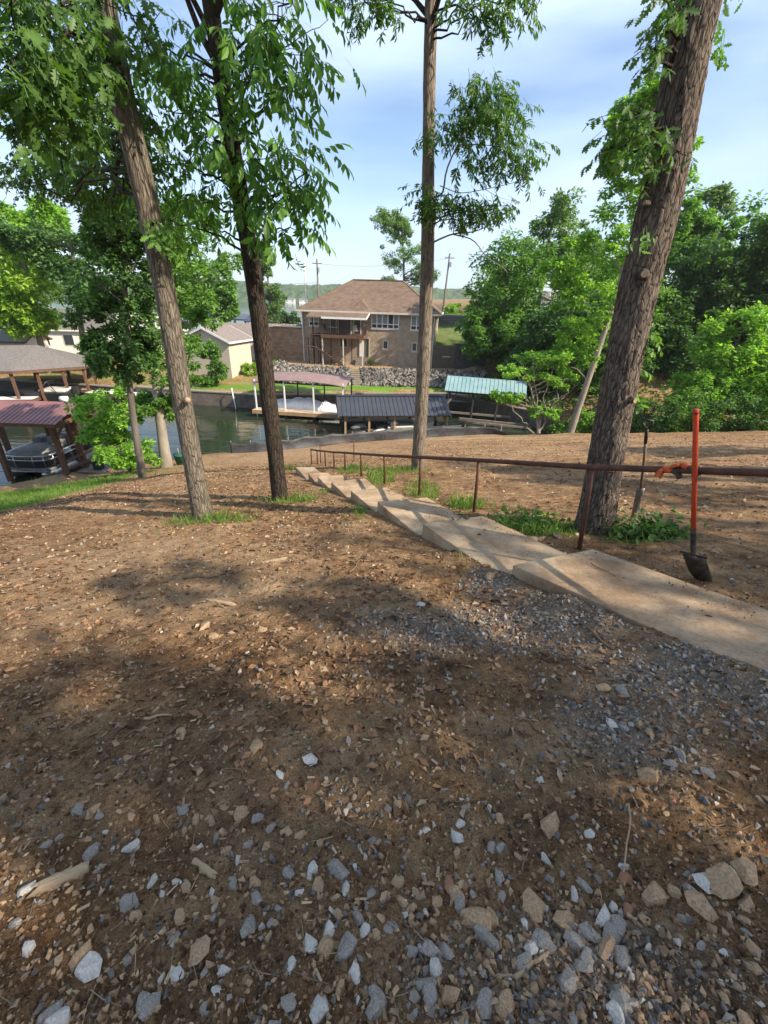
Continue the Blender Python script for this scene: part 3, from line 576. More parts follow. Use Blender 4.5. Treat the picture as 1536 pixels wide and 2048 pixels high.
def jetski(name, label, loc, rz, c, cov):
    j = thing(name, label, 'watercraft', loc, rz, 'watercraft under the charcoal boathouse')
    m = MB(); n = 12; prof = [(-1.3, .40, .25), (-.9, .52, .38), (0, .55, .42), (.7, .42, .46), (1.25, .16, .48), (1.5, .03, .50)]
    b = 0
    for x, w, h in prof: m.v += [(x, -w, h * .6), (x, -w * .95, h), (x, 0, h + .08), (x, w * .95, h), (x, w, h * .6), (x, w * .5, 0), (x, -w * .5, 0)]
    for i in range(len(prof) - 1):
        for k in range(7): m.f.append((i * 7 + k, i * 7 + (k + 1) % 7, (i + 1) * 7 + (k + 1) % 7, (i + 1) * 7 + k))
    m.f.append(tuple(range(7))); m.f.append(tuple(35 + k for k in reversed(range(7))))
    m.build('hull', c, j, True)
    MB().tube([(-1.0, 0, .55), (-.5, 0, .68), (.0, 0, .66), (.25, 0, .55)], [.16, .2, .2, .1], 10).build('seat', cov, j, True)
    MB().tube([(.15, 0, .55), (.35, 0, .85), (.6, 0, .7), (1.1, 0, .55)], [.1, .14, .24, .12], 10).build('hood', c, j, True)
    MB().tube([(.3, -.32, .9), (.38, 0, .92), (.3, .32, .9)], .022, 8).build('handlebar', M_BLACKPL, j, True)
    return j
jetski('jet_ski', 'dark jet ski afloat under the left end of the charcoal boathouse', (-1.8, 32.4, -.08), .5, M_BLACKPL, M_VINYL)
jetski('jet_ski', 'black and white jet ski afloat beside the second tan post of the charcoal boathouse', (.1, 32.7, -.08), .35, M_WHITE, M_BLACKPL)
bt = thing('boat', 'small grey runabout moored under the middle of the charcoal boathouse', 'boat', (1.65, 33.3, 0), math.radians(10))
m = MB(); prof = [(-1.7, .85, .55), (-.6, .92, .58), (.7, .85, .62), (1.6, .45, .70), (2.1, .05, .76)]
for x, w, h in prof: m.v += [(x, -w, h), (x, -w * .9, h + .05), (x, w * .9, h + .05), (x, w, h), (x, w * .6, -.15), (x, -w * .6, -.15)]
for i in range(len(prof) - 1):
    for k in range(6): m.f.append((i * 6 + k, i * 6 + (k + 1) % 6, (i + 1) * 6 + (k + 1) % 6, (i + 1) * 6 + k))
m.f.append(tuple(range(6))); m.build('hull', M_CREAM, bt, False)
MB().ell((-.4, 0, .62), (1.1, .6, .18)).build('cover', M_VINYL, bt, True)
MB().box((-1.75, 0, .55), (.25, .35, .55)).build('outboard_motor', M_BLACKPL, bt, bevel=.06)
bt2 = thing('boat', 'low pale jon boat floating off the right end of the charcoal boathouse', 'boat', (4.4, 33.0, 0), math.radians(8))
m = MB(); prof = [(-1.5, .6, .42), (0, .66, .42), (1.3, .55, .5), (1.6, .4, .55)]
for x, w, h in prof: m.v += [(x, -w, h), (x, -w * .86, h), (x, -w * .75, .05), (x, w * .75, .05), (x, w * .86, h), (x, w, h), (x, w * .8, -.1), (x, -w * .8, -.1)]
for i in range(3):
    for k in range(8): m.f.append((i * 8 + k, i * 8 + (k + 1) % 8, (i + 1) * 8 + (k + 1) % 8, (i + 1) * 8 + k))
m.f.append(tuple(range(8))); m.f.append(tuple(24 + k for k in reversed(range(8)))); m.build('hull', M_CREAM, bt2)
for x in (-.8, .4): MB().lr((x, -.5, .28), (x + .28, .5, .33)).build('bench', M_DECK, bt2)

# ------------------------------------------------------------------ canopy dock with tarped boat
cd_ = thing('canopy_dock', 'long dock with mauve canopy roof on white posts and pale plank deck', 'dock', (-11.2, 36.9, 0), math.radians(-7))
CW = 7.7
for k in range(14):
    x0, x1 = -.2 + k * (CW + .4) / 14, -.2 + (k + 1) * (CW + .4) / 14
    zz = lambda x: 3.02 + .34 * math.sin(math.pi * min(1, max(0, (x + .2) / (CW + .4)))) ** .7
    m = MB(); ys = (-.5, .4, 1.5, 2.6, 3.5); hz = (-.16, .10, .17, .10, -.16); P = [(x, y, zz(x) + h) for x in (x0, x1 - .01) for y, h in zip(ys, hz)]
    P += [(a, b, c - .03) for a, b, c in P]
    F = []
    for q in range(4): F += [(q, q + 1, 6 + q, 5 + q), (10 + q, 15 + q, 16 + q, 11 + q)]
    F += [(0, 5, 15, 10), (4, 14, 19, 9)] + [(q, 10 + q, 11 + q, q + 1) for q in range(4)] + [(5 + q, 6 + q, 16 + q, 15 + q) for q in range(4)]
    m.poly(P, F); m.build('roof_panel', M_MAUVE, cd_)
for y in (-.3, 3.2):
    for x in (.05, 2.6, 5.1, 7.6):
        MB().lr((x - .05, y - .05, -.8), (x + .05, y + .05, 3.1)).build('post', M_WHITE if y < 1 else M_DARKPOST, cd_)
MB().lr((.0, -.34, 2.86), (CW, -.26, 2.96)).lr((.0, 3.16, 2.86), (CW, 3.24, 2.96)).build('header', M_DARKPOST, cd_)
MB().bar((.05, 3.2, 1.9), (7.6, 3.2, 1.9), .05, .06).build('brace_rail', M_WHITE, cd_)
deck(cd_, (-.2, -.6), (8.0, .35), .62, M_DECK, 'y', .15, 'deck', M_WOODTAN)
deck(cd_, (-.2, 3.0), (8.0, 3.7), .62, M_DECK, 'y', .15, 'deck', M_WOODTAN)
for x in (.3, 2.6, 5.1, 7.5): MB().lr((x - .09, -.45, -1.1), (x + .09, -.27, .3)).build('pile', M_DARKPOST, cd_)
tb = thing('tarped_boat', 'boat wrapped in a wrinkled white tarp on the canopy dock', 'boat', (-7.1, 37.9, .2), math.radians(-7))
nu, nv = 70, 14; V = []; F = []
for i in range(nu + 1):
    s = i / nu * 2 - 1; hw = .95 * (1 - max(0, s - .45) ** 2 * 2.2) * (1 if s > -.97 else .8); top = .82 + .28 * math.exp(-((s + .1) / .42) ** 2) - .15 * max(0, s) + .05 * math.sin(s * 14)
    for j in range(nv + 1):
        a = math.pi * j / nv; q = abs(math.cos(a)) ** .6 * (1 if math.cos(a) > 0 else -1)
        w_ = .07 * float(vnoise(s * 13, j * .55, 6)) + .03 * float(vnoise(s * 30, j * 1.1, 2))
        V.append((s * 3.0, q * (hw + w_), top * math.sin(a) ** .55 * (1 + w_) + .05))
for i in range(nu):
    for j in range(nv): k = i * (nv + 1) + j; F.append((k, k + nv + 1, k + nv + 2, k + 1))
mb = MB(); mb.v = V; mb.f = F; mb.build('tarp', M_TARP, tb, True)
m = MB(); prof = [(-2.85, .8), (-1, .88), (1.2, .8), (2.5, .35), (2.95, .05)]
for x, w in prof: m.v += [(x, -w, .12), (x, w, .12), (x, w * .5, -.35), (x, -w * .5, -.35)]
for i in range(4):
    for k in range(4): m.f.append((i * 4 + k, i * 4 + (k + 1) % 4, i * 4 + 4 + (k + 1) % 4, i * 4 + 4 + k))
m.f.append((0, 1, 2, 3)); m.build('hull', M_STEELW, tb)
for x in (-1.2, .4, 1.6): MB().tube([(x, -1.02, .25), (x + .02, -.7, .86), (x + .02, 0, 1.16), (x + .02, .7, .86), (x, 1.02, .25)], .022, 6).build('strap', M_VINYL, tb)

# ------------------------------------------------------------------ teal-roofed old boathouse, right
tl = thing('boathouse', 'weathered old boathouse with pale teal metal roof on dark wet posts', 'boathouse', (5.3, 38.3, 0), math.radians(-9))
panel_roof(tl, (-.3, -.5, 2.45), (6.6, -.5, 2.30), (-.2, 1.3, 3.45), (6.7, 1.3, 3.30), 20, M_TEALROOF)
panel_roof(tl, (6.6, 3.1, 2.30), (-.3, 3.1, 2.45), (6.7, 1.3, 3.30), (-.2, 1.3, 3.45), 20, M_TEALROOF)
for y in (-.2, 2.8):
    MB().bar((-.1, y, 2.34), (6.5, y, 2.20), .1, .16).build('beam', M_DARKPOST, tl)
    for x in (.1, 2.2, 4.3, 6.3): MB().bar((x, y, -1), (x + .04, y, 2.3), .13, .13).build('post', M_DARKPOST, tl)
    MB().bar((.1, y, .55), (6.3, y, .45), .08, .18).build('walkway_beam', M_DECKGREY, tl)
for x in (.1, 2.2, 4.3, 6.3): MB().bar((x, -.2, .62), (x, 2.8, .62), .1, .1).build('cross_beam', M_DECKGREY, tl)
MB().bar((.15, -.25, 1.4), (.8, -.25, 2.3), .06, .08).bar((2.25, -.25, 1.6), (1.7, -.25, 2.3), .06, .08).build('knee_brace', M_DARKPOST, tl)
MB().bar((-.9, -.5, .2), (.3, -.5, 1.75), .10, .16).build('leaning_plank', M_STAKE, tl)
deck(tl, (-.2, 2.4), (7.6, 3.3), .95, M_DECKGREY, 'y', .16, 'deck', M_DARKPOST)
MB().bar((-.2, 3.4, 1.6), (7.6, 3.4, 1.45), .06, .1).build('hand_rail', M_DECK, tl)
for x in (.0, 1.9, 3.8, 5.7, 7.5): MB().lr((x - .05, 3.35, .9), (x + .05, 3.45, 1.62)).build('rail_post', M_DECK, tl)
lift = thing('boat_lift', 'low grey timber boat lift frame lying in the water by the teal boathouse', 'boat lift', (6.4, 36.0, 0), math.radians(-12))
for y in (0, .9): MB().bar((-.3, y, .28), (5.6, y, .16), .14, .16).build('bunk', M_DECKGREY, lift)
for x in (.2, 2.7, 5.2): MB().bar((x, -.3, .12), (x, 1.3, .12), .12, .12).build('cross_beam', M_DARKPOST, lift)

# ------------------------------------------------------------------ seawalls of the far bank
M_SEAW = brick_mat('grey_block_seawall', (.17, .145, .125), (.12, .105, .09), (.07, .06, .05), 2.2, .5, .25)
def wall_strip(name, label, pts, z0, z1, th, mt, cap=None, cat='wall', capm=None):
    w = thing(name, label, cat, (pts[0][0], pts[0][1], z0)); o = Vector(w.location)
    for a, b in zip(pts, pts[1:]):
        MB().bar((a[0] - o.x, a[1] - o.y, (z1 - z0) / 2), (b[0] - o.x, b[1] - o.y, (z1 - z0) / 2), th, z1 - z0).build('wall_section', mt, w)
        if cap: MB().bar((a[0] - o.x, a[1] - o.y, z1 - z0 + .05), (b[0] - o.x, b[1] - o.y, z1 - z0 + .05), th + .12, .09).build('coping', capm, w)
    return w
wall_strip('seawall', 'low grey block seawall holding the green lawn left of the canopy dock', [(-24, 41.6), (-20, 40.7), (-14, 39.9), (-12, 39.5), (-3, 41.0)], -1.2, 1.22, .5, M_SEAW, True, capm=M_STAKE)
wall_strip('seawall', 'weathered timber seawall behind the charcoal and teal boathouses', [(-3, 41.0), (6, 42.6), (7.4, 41.2), (10, 38.3), (13.5, 34.6)], -1.2, 1.30, .4, mat('timber_bulkhead', (.13, .11, .09), (.08, .065, .055), 5, .9, stretch=(1, 1, .2)), True, capm=M_DECKGREY)
wall_strip('seawall', 'old wooden seawall of the neighbouring lot behind the grey boathouse', [(-60, 47.7), (-34, 42.9), (-29, 42.4), (-24, 41.6)], -1.2, 1.05, .4, M_DARKPOST, True, capm=M_DECKGREY)
tp = thing('swim_ladder', 'thin white pipe ladder rail standing on the block seawall', 'ladder', (-14.2, 39.7, 0))
MB().tube([(0, 0, 1.25), (0, -.1, 1.75), (.12, -.5, 1.75), (.3, -.62, .1), (.3, -.62, -.4)], .045, 8).build('pipe', M_WHITE, tp, True)
fx = thing('wire_fence', 'thin dark wire fence crossing the lawn beside the leaning sapling', 'fence', (-18.2, 41.0, 1.25))
for k in range(7): MB().lr((-.02 - k * .42 * 0 + .02, 0, 0), (.04, .04, 1.1)).build('post', M_DARKPOST, fx).location = (k * .25, k * 1.25, .02 * k)
for h in (.3, .65, 1.0): MB().bar((0, 0, h), (1.5, 7.5, h + .12), .018, .018).build('wire', M_DARKPOST, fx)
# ------------------------------------------------------------------ brick house on the far bank
M_BRICK = brick_mat('tan_brick', (.40, .315, .235), (.30, .235, .175), (.36, .32, .26), 4.2, .9, .34, .02)
M_HROOF = brick_mat('brown_shingles', (.195, .140, .104), (.155, .110, .082), (.11, .077, .058), 3.0, .8, .42, .02, 'XY')
M_GLASS = bpy.data.materials.new('dark_window_glass'); nt, nd, lk, P = nodes_of(M_GLASS)
P.inputs['Base Color'].default_value = (.035, .045, .05, 1); P.inputs['Roughness'].default_value = .06; P.inputs['Specular IOR Level'].default_value = .6
M_BLIND = mat('grey_window_blind', (.20, .22, .225), (.16, .175, .18), 20, .35, stretch=(.1, .1, 6), spec=.6)
M_DKMETAL = mat('dark_bronze_metal', (.045, .034, .030), (.07, .05, .042), 6, .6)
M_TRIM = mat('cream_trim', (.58, .52, .44), (.5, .45, .38), 4, .7)
H = thing('brick_house', 'two storey tan brick lake house with brown hip roof and covered balcony', 'house', (-9.95, 53.0, 2.4), math.radians(-7.5))
HW, HD, HH = 15.0, 12.0, 5.75
wins = [(.75, 4.05, 1.15, 1.5, 2), (7.95, 4.05, 3.1, 1.5, 5), (12.35, 4.0, 1.3, 1.5, 2), (9.3, 1.9, .62, .95, 1), (12.6, 1.8, .6, .95, 1), (.72, 1.55, .45, .95, 1)]
# walls as four slabs; the windows sit in recesses cut as frames standing proud of the wall
w = MB(); w.lr((0, 0, -1), (HW, .3, HH)); w.build('front_wall', M_BRICK, H)
w = MB(); w.lr((0, .31, -1), (.3, HD, HH)); w.build('side_wall', M_BRICK, H)
w = MB(); w.lr((HW - .3, .31, -1), (HW, HD, HH)); w.build('side_wall', M_BRICK, H)
w = MB(); w.lr((.31, HD - .3, -1), (HW - .31, HD, HH)); w.build('rear_wall', M_BRICK, H)
for (x, z, ww, hh, n) in wins:
    fr = MB(); t = .09
    fr.lr((x, -.05, z), (x + t, .04, z + hh)); fr.lr((x + ww - t, -.05, z), (x + ww, .04, z + hh)); fr.lr((x + t, -.05, z), (x + ww - t, .04, z + t)); fr.lr((x + t, -.05, z + hh - t), (x + ww - t, .04, z + hh))
    for k in range(1, n): xx = x + ww * k / n; fr.lr((xx - .05, -.045, z + t), (xx + .05, .04, z + hh - t))
    if hh > 1.2: fr.lr((x + t, -.04, z + .42), (x + ww - t, .04, z + .50))
    win = fr.build('window', M_WHITE if hh > 1.2 else M_TRIM, H)
    for k in range(n):
        a, b = x + ww * k / n + .06, x + ww * (k + 1) / n - .06
        if hh > 1.2:
            MB().lr((a, -.02, z + .51), (b, -.012, z + hh - .09)).build('pane', M_BLIND if (k + n) % 4 else M_GLASS, win); MB().lr((a, -.02, z + .1), (b, -.012, z + .41)).build('pane', M_GLASS, win)
        else: MB().lr((a, -.02, z + .1), (b, -.012, z + hh - .1)).build('pane', M_GLASS, win)
    MB().lr((x - .06, -.10, z - .10), (x + ww + .06, -.004, z - .012)).build('sill', M_TRIM, win)
ov = .55; rz_ = HH + 3.25; r0, r1 = (4.6, 6.0, rz_), (HW - 4.3, 6.0, rz_)
c = [(-ov, -ov, HH - .05), (HW + ov, -ov, HH - .05), (HW + ov, HD + ov, HH - .05), (-ov, HD + ov, HH - .05)]
rf = MB(); rf.poly(c + [r0, r1], [(0, 1, 5, 4), (1, 2, 5), (2, 3, 4, 5), (3, 0, 4)]); rf.poly(c, [(3, 2, 1, 0)])
roof = rf.build('roof', M_HROOF, H)
MB().bar((r0[0], 6, rz_ + .03), (r1[0], 6, rz_ + .03), .35, .08).bar(c[0], r0, .25, .06).bar(c[1], r1, .25, .06).build('ridge_cap', M_HROOF, roof)
MB().poly([(5.3, -.3, HH + .05), (8.0, -.3, HH + .05), (6.7, 1.9, HH + 1.28), (6.7, .5, HH + .98)], [(0, 3, 2), (1, 2, 3), (0, 1, 3)]).build('gablet', M_HROOF, roof)
g = MB(); g.lr((-ov - .1, -ov - .12, HH - .22), (HW + ov + .1, -ov, HH - .04)); g.lr((HW + ov, -ov, HH - .22), (HW + ov + .12, HD + ov, HH - .04)); g.lr((-ov - .12, -ov, HH - .22), (-ov, HD + ov, HH - .04)); g.build('gutter', M_TRIM, H)
for (x, y) in ((.02, -.12), (HW - .06, -.12), (HW + .1, 3.2), (HW + .1, 6.5)):
    MB().tube([(x, y - .3 if y < 0 else y, HH - .2), (x, y, HH - .55), (x, y, .0), (x, y - .25, -.1)], .055, 8).build('downspout', M_WHITE if x < 2 else M_TRIM, H)
# balcony
bx0, bx1, by, bz = 2.85, 7.45, -2.2, 3.35
MB().lr((1.5, by, bz - .06), (bx1, -.01, bz)).build('balcony_floor', M_WOODBR, H)
MB().lr((2.7, by - .06, bz - .32), (bx1 + .06, by - .004, bz + .02)).lr((bx1 + .004, by, bz - .32), (bx1 + .06, -.05, bz + .02)).lr((1.45, by + .9, bz - .3), (2.7, by + .95, bz)).build('rim_joist', M_WOODBR, H)
MB().slab([(1.2, by - .3, HH - .62), (bx1 + .35, by - .3, HH - .62), (bx1 + .35, .1, HH - .02), (1.2, .1, HH - .02)], .12).build('balcony_roof', M_HROOF, H)
MB().lr((2.9, by - .36, HH - .80), (bx1 + .4, by - .31, HH - .60)).bar((bx1 + .38, by - .3, HH - .70), (bx1 + .38, .0, HH - .1), .06, .18).build('balcony_fascia', M_WHITE, H)
for x, y in ((bx0, by + .06), (bx1 - .06, by + .06), (1.55, by + 1.0)):
    MB().lr((x - .06, y - .06, bz), (x + .06, y + .06, HH - .66)).build('balcony_column', M_DKMETAL, H)
for x, y, mm in ((bx0, by + .06, M_TRIM), (5.2, by + .06, M_TRIM), (bx1 - .08, by + .06, M_TRIM), (3.5, -.9, M_DKMETAL), (5.9, -.9, M_DKMETAL), (1.6, by + 1.0, M_DKMETAL), (2.1, -.5, M_DKMETAL)):
    MB().lr((x - .05, y - .05, -.3), (x + .05, y + .05, bz - .07)).build('balcony_post', mm, H)
rl = MB(); rl.lr((2.8, by + .0, bz + .98), (bx1, by + .06, bz + 1.04)); rl.lr((bx1 - .06, by + .07, bz + .98), (bx1, -.02, bz + 1.04)); rl.lr((1.5, by + .95, bz + .98), (2.8, by + 1.0, bz + 1.04))
o_rail = rl.build('balcony_railing', M_DKMETAL, H)
b = MB()
for k in range(38): x = 2.9 + k * .12; b.lr((x, by + .02, bz + .02), (x + .018, by + .04, bz + .97))
for k in range(17): y = by + .15 + k * .12; b.lr((bx1 - .04, y, bz + .02), (bx1 - .02, y + .018, bz + .97))
b.build('balusters', M_DKMETAL, o_rail)['kind'] = 'stuff'
for (x0, x1, mm, nm) in ((3.3, 3.9, M_GLASS, 'balcony_door'), (4.2, 5.6, M_GLASS, 'balcony_door'), (6.0, 6.7, M_GLASS, 'balcony_door')):
    d = MB(); d.lr((x0 - .06, -.06, bz + .03), (x0, .03, bz + 2.1)); d.lr((x1, -.06, bz + .03), (x1 + .06, .03, bz + 2.1)); d.lr((x0 - .06, -.06, bz + 2.1), (x1 + .06, .03, bz + 2.17)); dd = d.build(nm, M_WHITE, H); MB().lr((x0, -.035, bz + .05), (x1, -.02, bz + 2.1)).build('pane', mm, dd)
MB().lr((6.62, -.10, 1.0), (7.05, .03, 3.1)).build('lower_door', M_WHITE, H)
d = MB(); d.lr((7.35, -.05, 1.0), (7.75, .03, 3.0)); MB().lr((7.4, -.07, 1.05), (7.7, -.055, 2.95)).build('pane', M_GLASS, d.build('lower_window', M_TRIM, H))
d = MB(); d.lr((4.3, -.05, 1.9), (5.2, .03, 3.0)); MB().lr((4.37, -.07, 1.97), (5.13, -.055, 2.93)).build('pane', M_GLASS, d.build('lower_window', M_TRIM, H))
# stairs: landing to the ground, then the small stoop
st = MB(); st.lr((1.0, by - .1, 2.02), (2.2, by + .75, 2.1)); land = st.build('stair_landing', M_WOODBR, H)
for k in range(11):
    t = k / 11; MB().box((2.3 + t * 3.1, by + .3, 1.95 - t * 1.95), (.32, .85, .05)).build('stair_tread', M_WOODBR, H)
MB().bar((2.2, by - .08, 1.95), (5.5, by - .08, -.05), .05, .22).bar((2.2, by + .70, 1.95), (5.5, by + .70, -.05), .05, .22).build('stair_stringer', M_DKMETAL, H)
MB().bar((2.2, by - .09, 2.95), (5.5, by - .09, .95), .05, .05).bar((1.0, by - .09, 3.0), (2.2, by - .09, 2.95), .05, .05).build('stair_handrail', M_DKMETAL, H)
for k in range(7): t = k / 7; MB().box((1.65, by + 1.1 - t * .5, 3.2 - t * 1.1), (.8, .3, .05)).build('stair_tread', M_WOODBR, H)
for x in (1.05, 1.6, 2.15): 
    for y in (by - .05, by + .7): MB().lr((x - .045, y - .04, -.4), (x + .045, y + .04, 2.95)).build('stair_post', M_DKMETAL, H)
for k in range(7): MB().lr((6.35, -.4 - k * .26, -.3), (7.4, -.14 - k * .26, .92 - k * .15)).build('stoop_step', M_DECKGREY, H)
# furniture on the balcony
tb_ = thing('patio_table', 'white topped patio table on the brick house balcony', 'table', H.matrix_basis @ Vector((3.9, -1.2, bz)), 0)
MB().lr((-.5, -.4, .70), (.5, .4, .75)).build('table_top', M_WHITE, tb_)
for x in (-.42, .42):
    for y in (-.32, .32): MB().lr((x - .03, y - .03, 0), (x + .03, y + .03, .69)).build('leg', M_DKMETAL, tb_)
def chair_b(label, x, y, rz, mm):
    c_ = thing('patio_chair', label, 'chair', H.matrix_basis @ Vector((x, y, bz)), rz, 'chairs on the brick house balcony')
    MB().lr((-.26, -.26, .40), (.26, .26, .46)).build('seat', mm, c_); MB().box((0, .27, .74), (.5, .05, .6), 0, -.15).build('backrest', mm, c_)
    for x_ in (-.23, .23):
        for y_ in (-.23, .23): MB().lr((x_ - .02, y_ - .02, 0), (x_ + .02, y_ + .02, .39)).build('leg', M_DKMETAL, c_)
chair_b('dark patio chair left of the white topped balcony table', 3.15, -1.2, 1.2, M_DKMETAL)
chair_b('pale patio chair facing the balcony rail near its right end', 6.4, -1.2, 2.9, M_CREAM)
sb = thing('shrub', 'small round dark green shrub at the foot of the brick house', 'shrub', H.matrix_basis @ Vector((8.1, -.75, .1)))

# block retaining wall, left of the house
M_BLOCK = brick_mat('tan_block_retaining', (.33, .225, .155), (.24, .165, .115), (.15, .105, .075), 2.6, .75, .42, .02)
rw = thing('retaining_wall', 'tall tan block retaining wall joining the left corner of the brick house', 'wall', (-14.0, 54.6, 1.6))
MB().poly([(0, 0, 0), (4.0, -1.5, 0), (4.0, -1.5, 4.6), (.6, -.25, 4.65), (0, 0, 4.5)], [(0, 1, 2, 3, 4)]).poly([(0, .5, 0), (4.0, -1.0, 0), (4.0, -1.0, 4.6), (.6, .25, 4.65), (0, .5, 4.5)], [(4, 3, 2, 1, 0)]).lr((-.4, .0, 0), (0, 8, 4.5)).build('wall_section', M_BLOCK, rw)
MB().bar((0, .2, 4.66), (4.0, -1.3, 4.66), .7, .10).build('coping', M_TRIM, rw)
for k in range(9): MB().lr((k * .46 - .02, .3 - k * .17, 4.7), (k * .46 + .02, .34 - k * .17, 5.7)).build('fence_post', M_DKMETAL, rw)
MB().bar((0, .32, 5.65), (3.9, -1.1, 5.65), .03, .04).bar((0, .32, 4.95), (3.9, -1.1, 4.95), .03, .04).build('fence_rail', M_DKMETAL, rw)
rw2 = thing('retaining_wall', 'brown shaded retaining wall to the right of the brick house', 'wall', (5.0, 50.8, 1.8))
MB().lr((0, 0, 0), (2.4, .4, 3.1)).build('wall_section', mat('brown_render', (.15, .115, .085), (.11, .085, .065), 3, .9), rw2)
MB().bar((1.0, -.06, 2.0), (1.9, -.06, 2.0), .06, .1).build('pipe', M_TRIM, rw2)
rw3 = thing('retaining_wall', 'dark grey block retaining wall curving up under the trees', 'wall', (7.4, 50.9, 1.6))
MB().lr((0.02, -.2, 0), (3.6, .4, 3.6)).bar((3.55, .1, 1.8), (6.5, -3, 1.8), .5, 3.6).build('wall_section', brick_mat('grey_block', (.115, .11, .105), (.085, .08, .078), (.045, .043, .04), 2.6, .75, .42, .02), rw3)
# road wall of stone on the right, high
ks = thing('road_wall', 'low grey stone wall along the high road right of the house roof', 'wall', (5.6, 64.5, 6.0))
MB().lr((0, 0, -1.0), (14, .5, 1.7)).build('wall_section', brick_mat('grey_fieldstone', (.26, .25, .235), (.17, .165, .155), (.08, .075, .07), 1.9, .6, .4, .06), ks)
MB().lr((-.1, -.05, 1.72), (14, .6, 1.82)).build('coping', M_TRIM, ks)
slp = props(MB().poly([(5.4, 52.5, 4.2), (10.4, 51.5, 4.6), (14, 58, 6.3), (14, 64.4, 6.5), (5.4, 64.4, 6.4), (5.4, 58, 5.9), (5.4, 52.5, 1.5), (10.4, 51.5, 1.5)], [(0, 1, 2, 3, 4, 5), (6, 7, 1, 0)]).build('grass_slope', mat('short_turf', (.06, .115, .02), (.14, .15, .05), 1.1, .95, bump=.3, bscale=30)), kind='structure')

# ------------------------------------------------------------------ rip-rap bank below the house
STV = [np.array(v) for v in []]
def hull_stone(seed, npts=15):
    r_ = np.random.default_rng(seed); p = r_.normal(size=(npts, 3)); p /= np.linalg.norm(p, axis=1, keepdims=True); p *= r_.uniform(.40, .56, (npts, 1)); p *= np.array([1.15, r_.uniform(.7, .95), r_.uniform(.55, .85)])
    bm = bmesh.new(); [bm.verts.new(q) for q in p]; h_ = bmesh.ops.convex_hull(bm, input=bm.verts); bmesh.ops.delete(bm, geom=[g_ for g_ in h_['geom_interior'] if isinstance(g_, bmesh.types.BMVert)], context='VERTS')
    bmesh.ops.triangulate(bm, faces=bm.faces); bmesh.ops.recalc_face_normals(bm, faces=bm.faces); bm.verts.index_update()
    v = np.array([x.co[:] for x in bm.verts]); f = np.array([[q.index for q in x.verts] for x in bm.faces]); bm.free(); return v, f
def stone_proto(seed, flat=1.0, ang=.32, sub=1):
    r_ = np.random.default_rng(seed); bm = bmesh.new(); bmesh.ops.create_icosphere(bm, subdivisions=sub, radius=.5)
    v = np.array([x.co[:] for x in bm.verts]); f = np.array([[q.index for q in x.verts] for x in bm.faces]); bm.free()
    for _ in range(7):                                     # knock flat facets off the ball
        d = r_.normal(size=3); d /= np.linalg.norm(d); h = r_.uniform(.24, .42); e = v @ d - h
        v = v - np.outer(np.maximum(e, 0), d) * .92
    v = v * np.array([1.15, r_.uniform(.65, .95), flat * r_.uniform(.55, .8)]); v += r_.normal(size=v.shape) * .012
    return v, f
PROT = [stone_proto(s) for s in range(10)]
PROT0 = []
for s in range(8):
    r_ = np.random.default_rng(100 + s); v = np.array([(1, 0, 0), (-1, 0, 0), (0, 1, 0), (0, -1, 0), (0, 0, 1), (0, 0, -1), (.6, .6, .5), (-.6, .5, .55)]) * .5 + r_.normal(size=(8, 3)) * .09
    f = np.array([(4, 6, 7), (4, 0, 6), (0, 2, 6), (6, 2, 7), (7, 2, 1), (4, 7, 1), (4, 1, 3), (4, 3, 0), (5, 2, 0), (5, 1, 2), (5, 3, 1), (5, 0, 3)]); PROT0.append((v * np.array([1.1, .8, .65]), f))
def rot_mats(n, rng, tilt=6.28):
    a = rng.uniform(0, 6.283, n); b = rng.uniform(-tilt, tilt, n); c = rng.uniform(-tilt, tilt, n)
    ca, sa, cb, sb_, cc, sc = np.cos(a), np.sin(a), np.cos(b), np.sin(b), np.cos(c), np.sin(c); z = np.zeros(n); o = np.ones(n)
    Rz = np.stack([ca, -sa, z, sa, ca, z, z, z, o], -1).reshape(n, 3, 3); Ry = np.stack([cb, z, sb_, z, o, z, -sb_, z, cb], -1).reshape(n, 3, 3); Rx = np.stack([o, z, z, z, cc, -sc, z, sc, cc], -1).reshape(n, 3, 3)
    return Rz @ Ry @ Rx
def scatter_mesh(name, P, S, protos, mt, rng, tilt=.5, smooth=False):
    VV = []; FF = []; b = 0; which = rng.integers(0, len(protos), len(P)); R = rot_mats(len(P), rng, tilt)
    for q, (v, f) in enumerate(protos):
        i = np.nonzero(which == q)[0]
        if not len(i): continue
        W = np.einsum('nij,kj->nki', R[i], v) * np.asarray(S)[i][:, None, None] + P[i][:, None, :]
        VV.append(W.reshape(-1, 3)); FF.append((f[None] + (np.arange(len(i)) * len(v))[:, None, None]).reshape(-1, f.shape[1]) + b); b += len(i) * len(v)
    return np_mesh(name, np.concatenate(VV), np.concatenate(FF), mt, smooth)
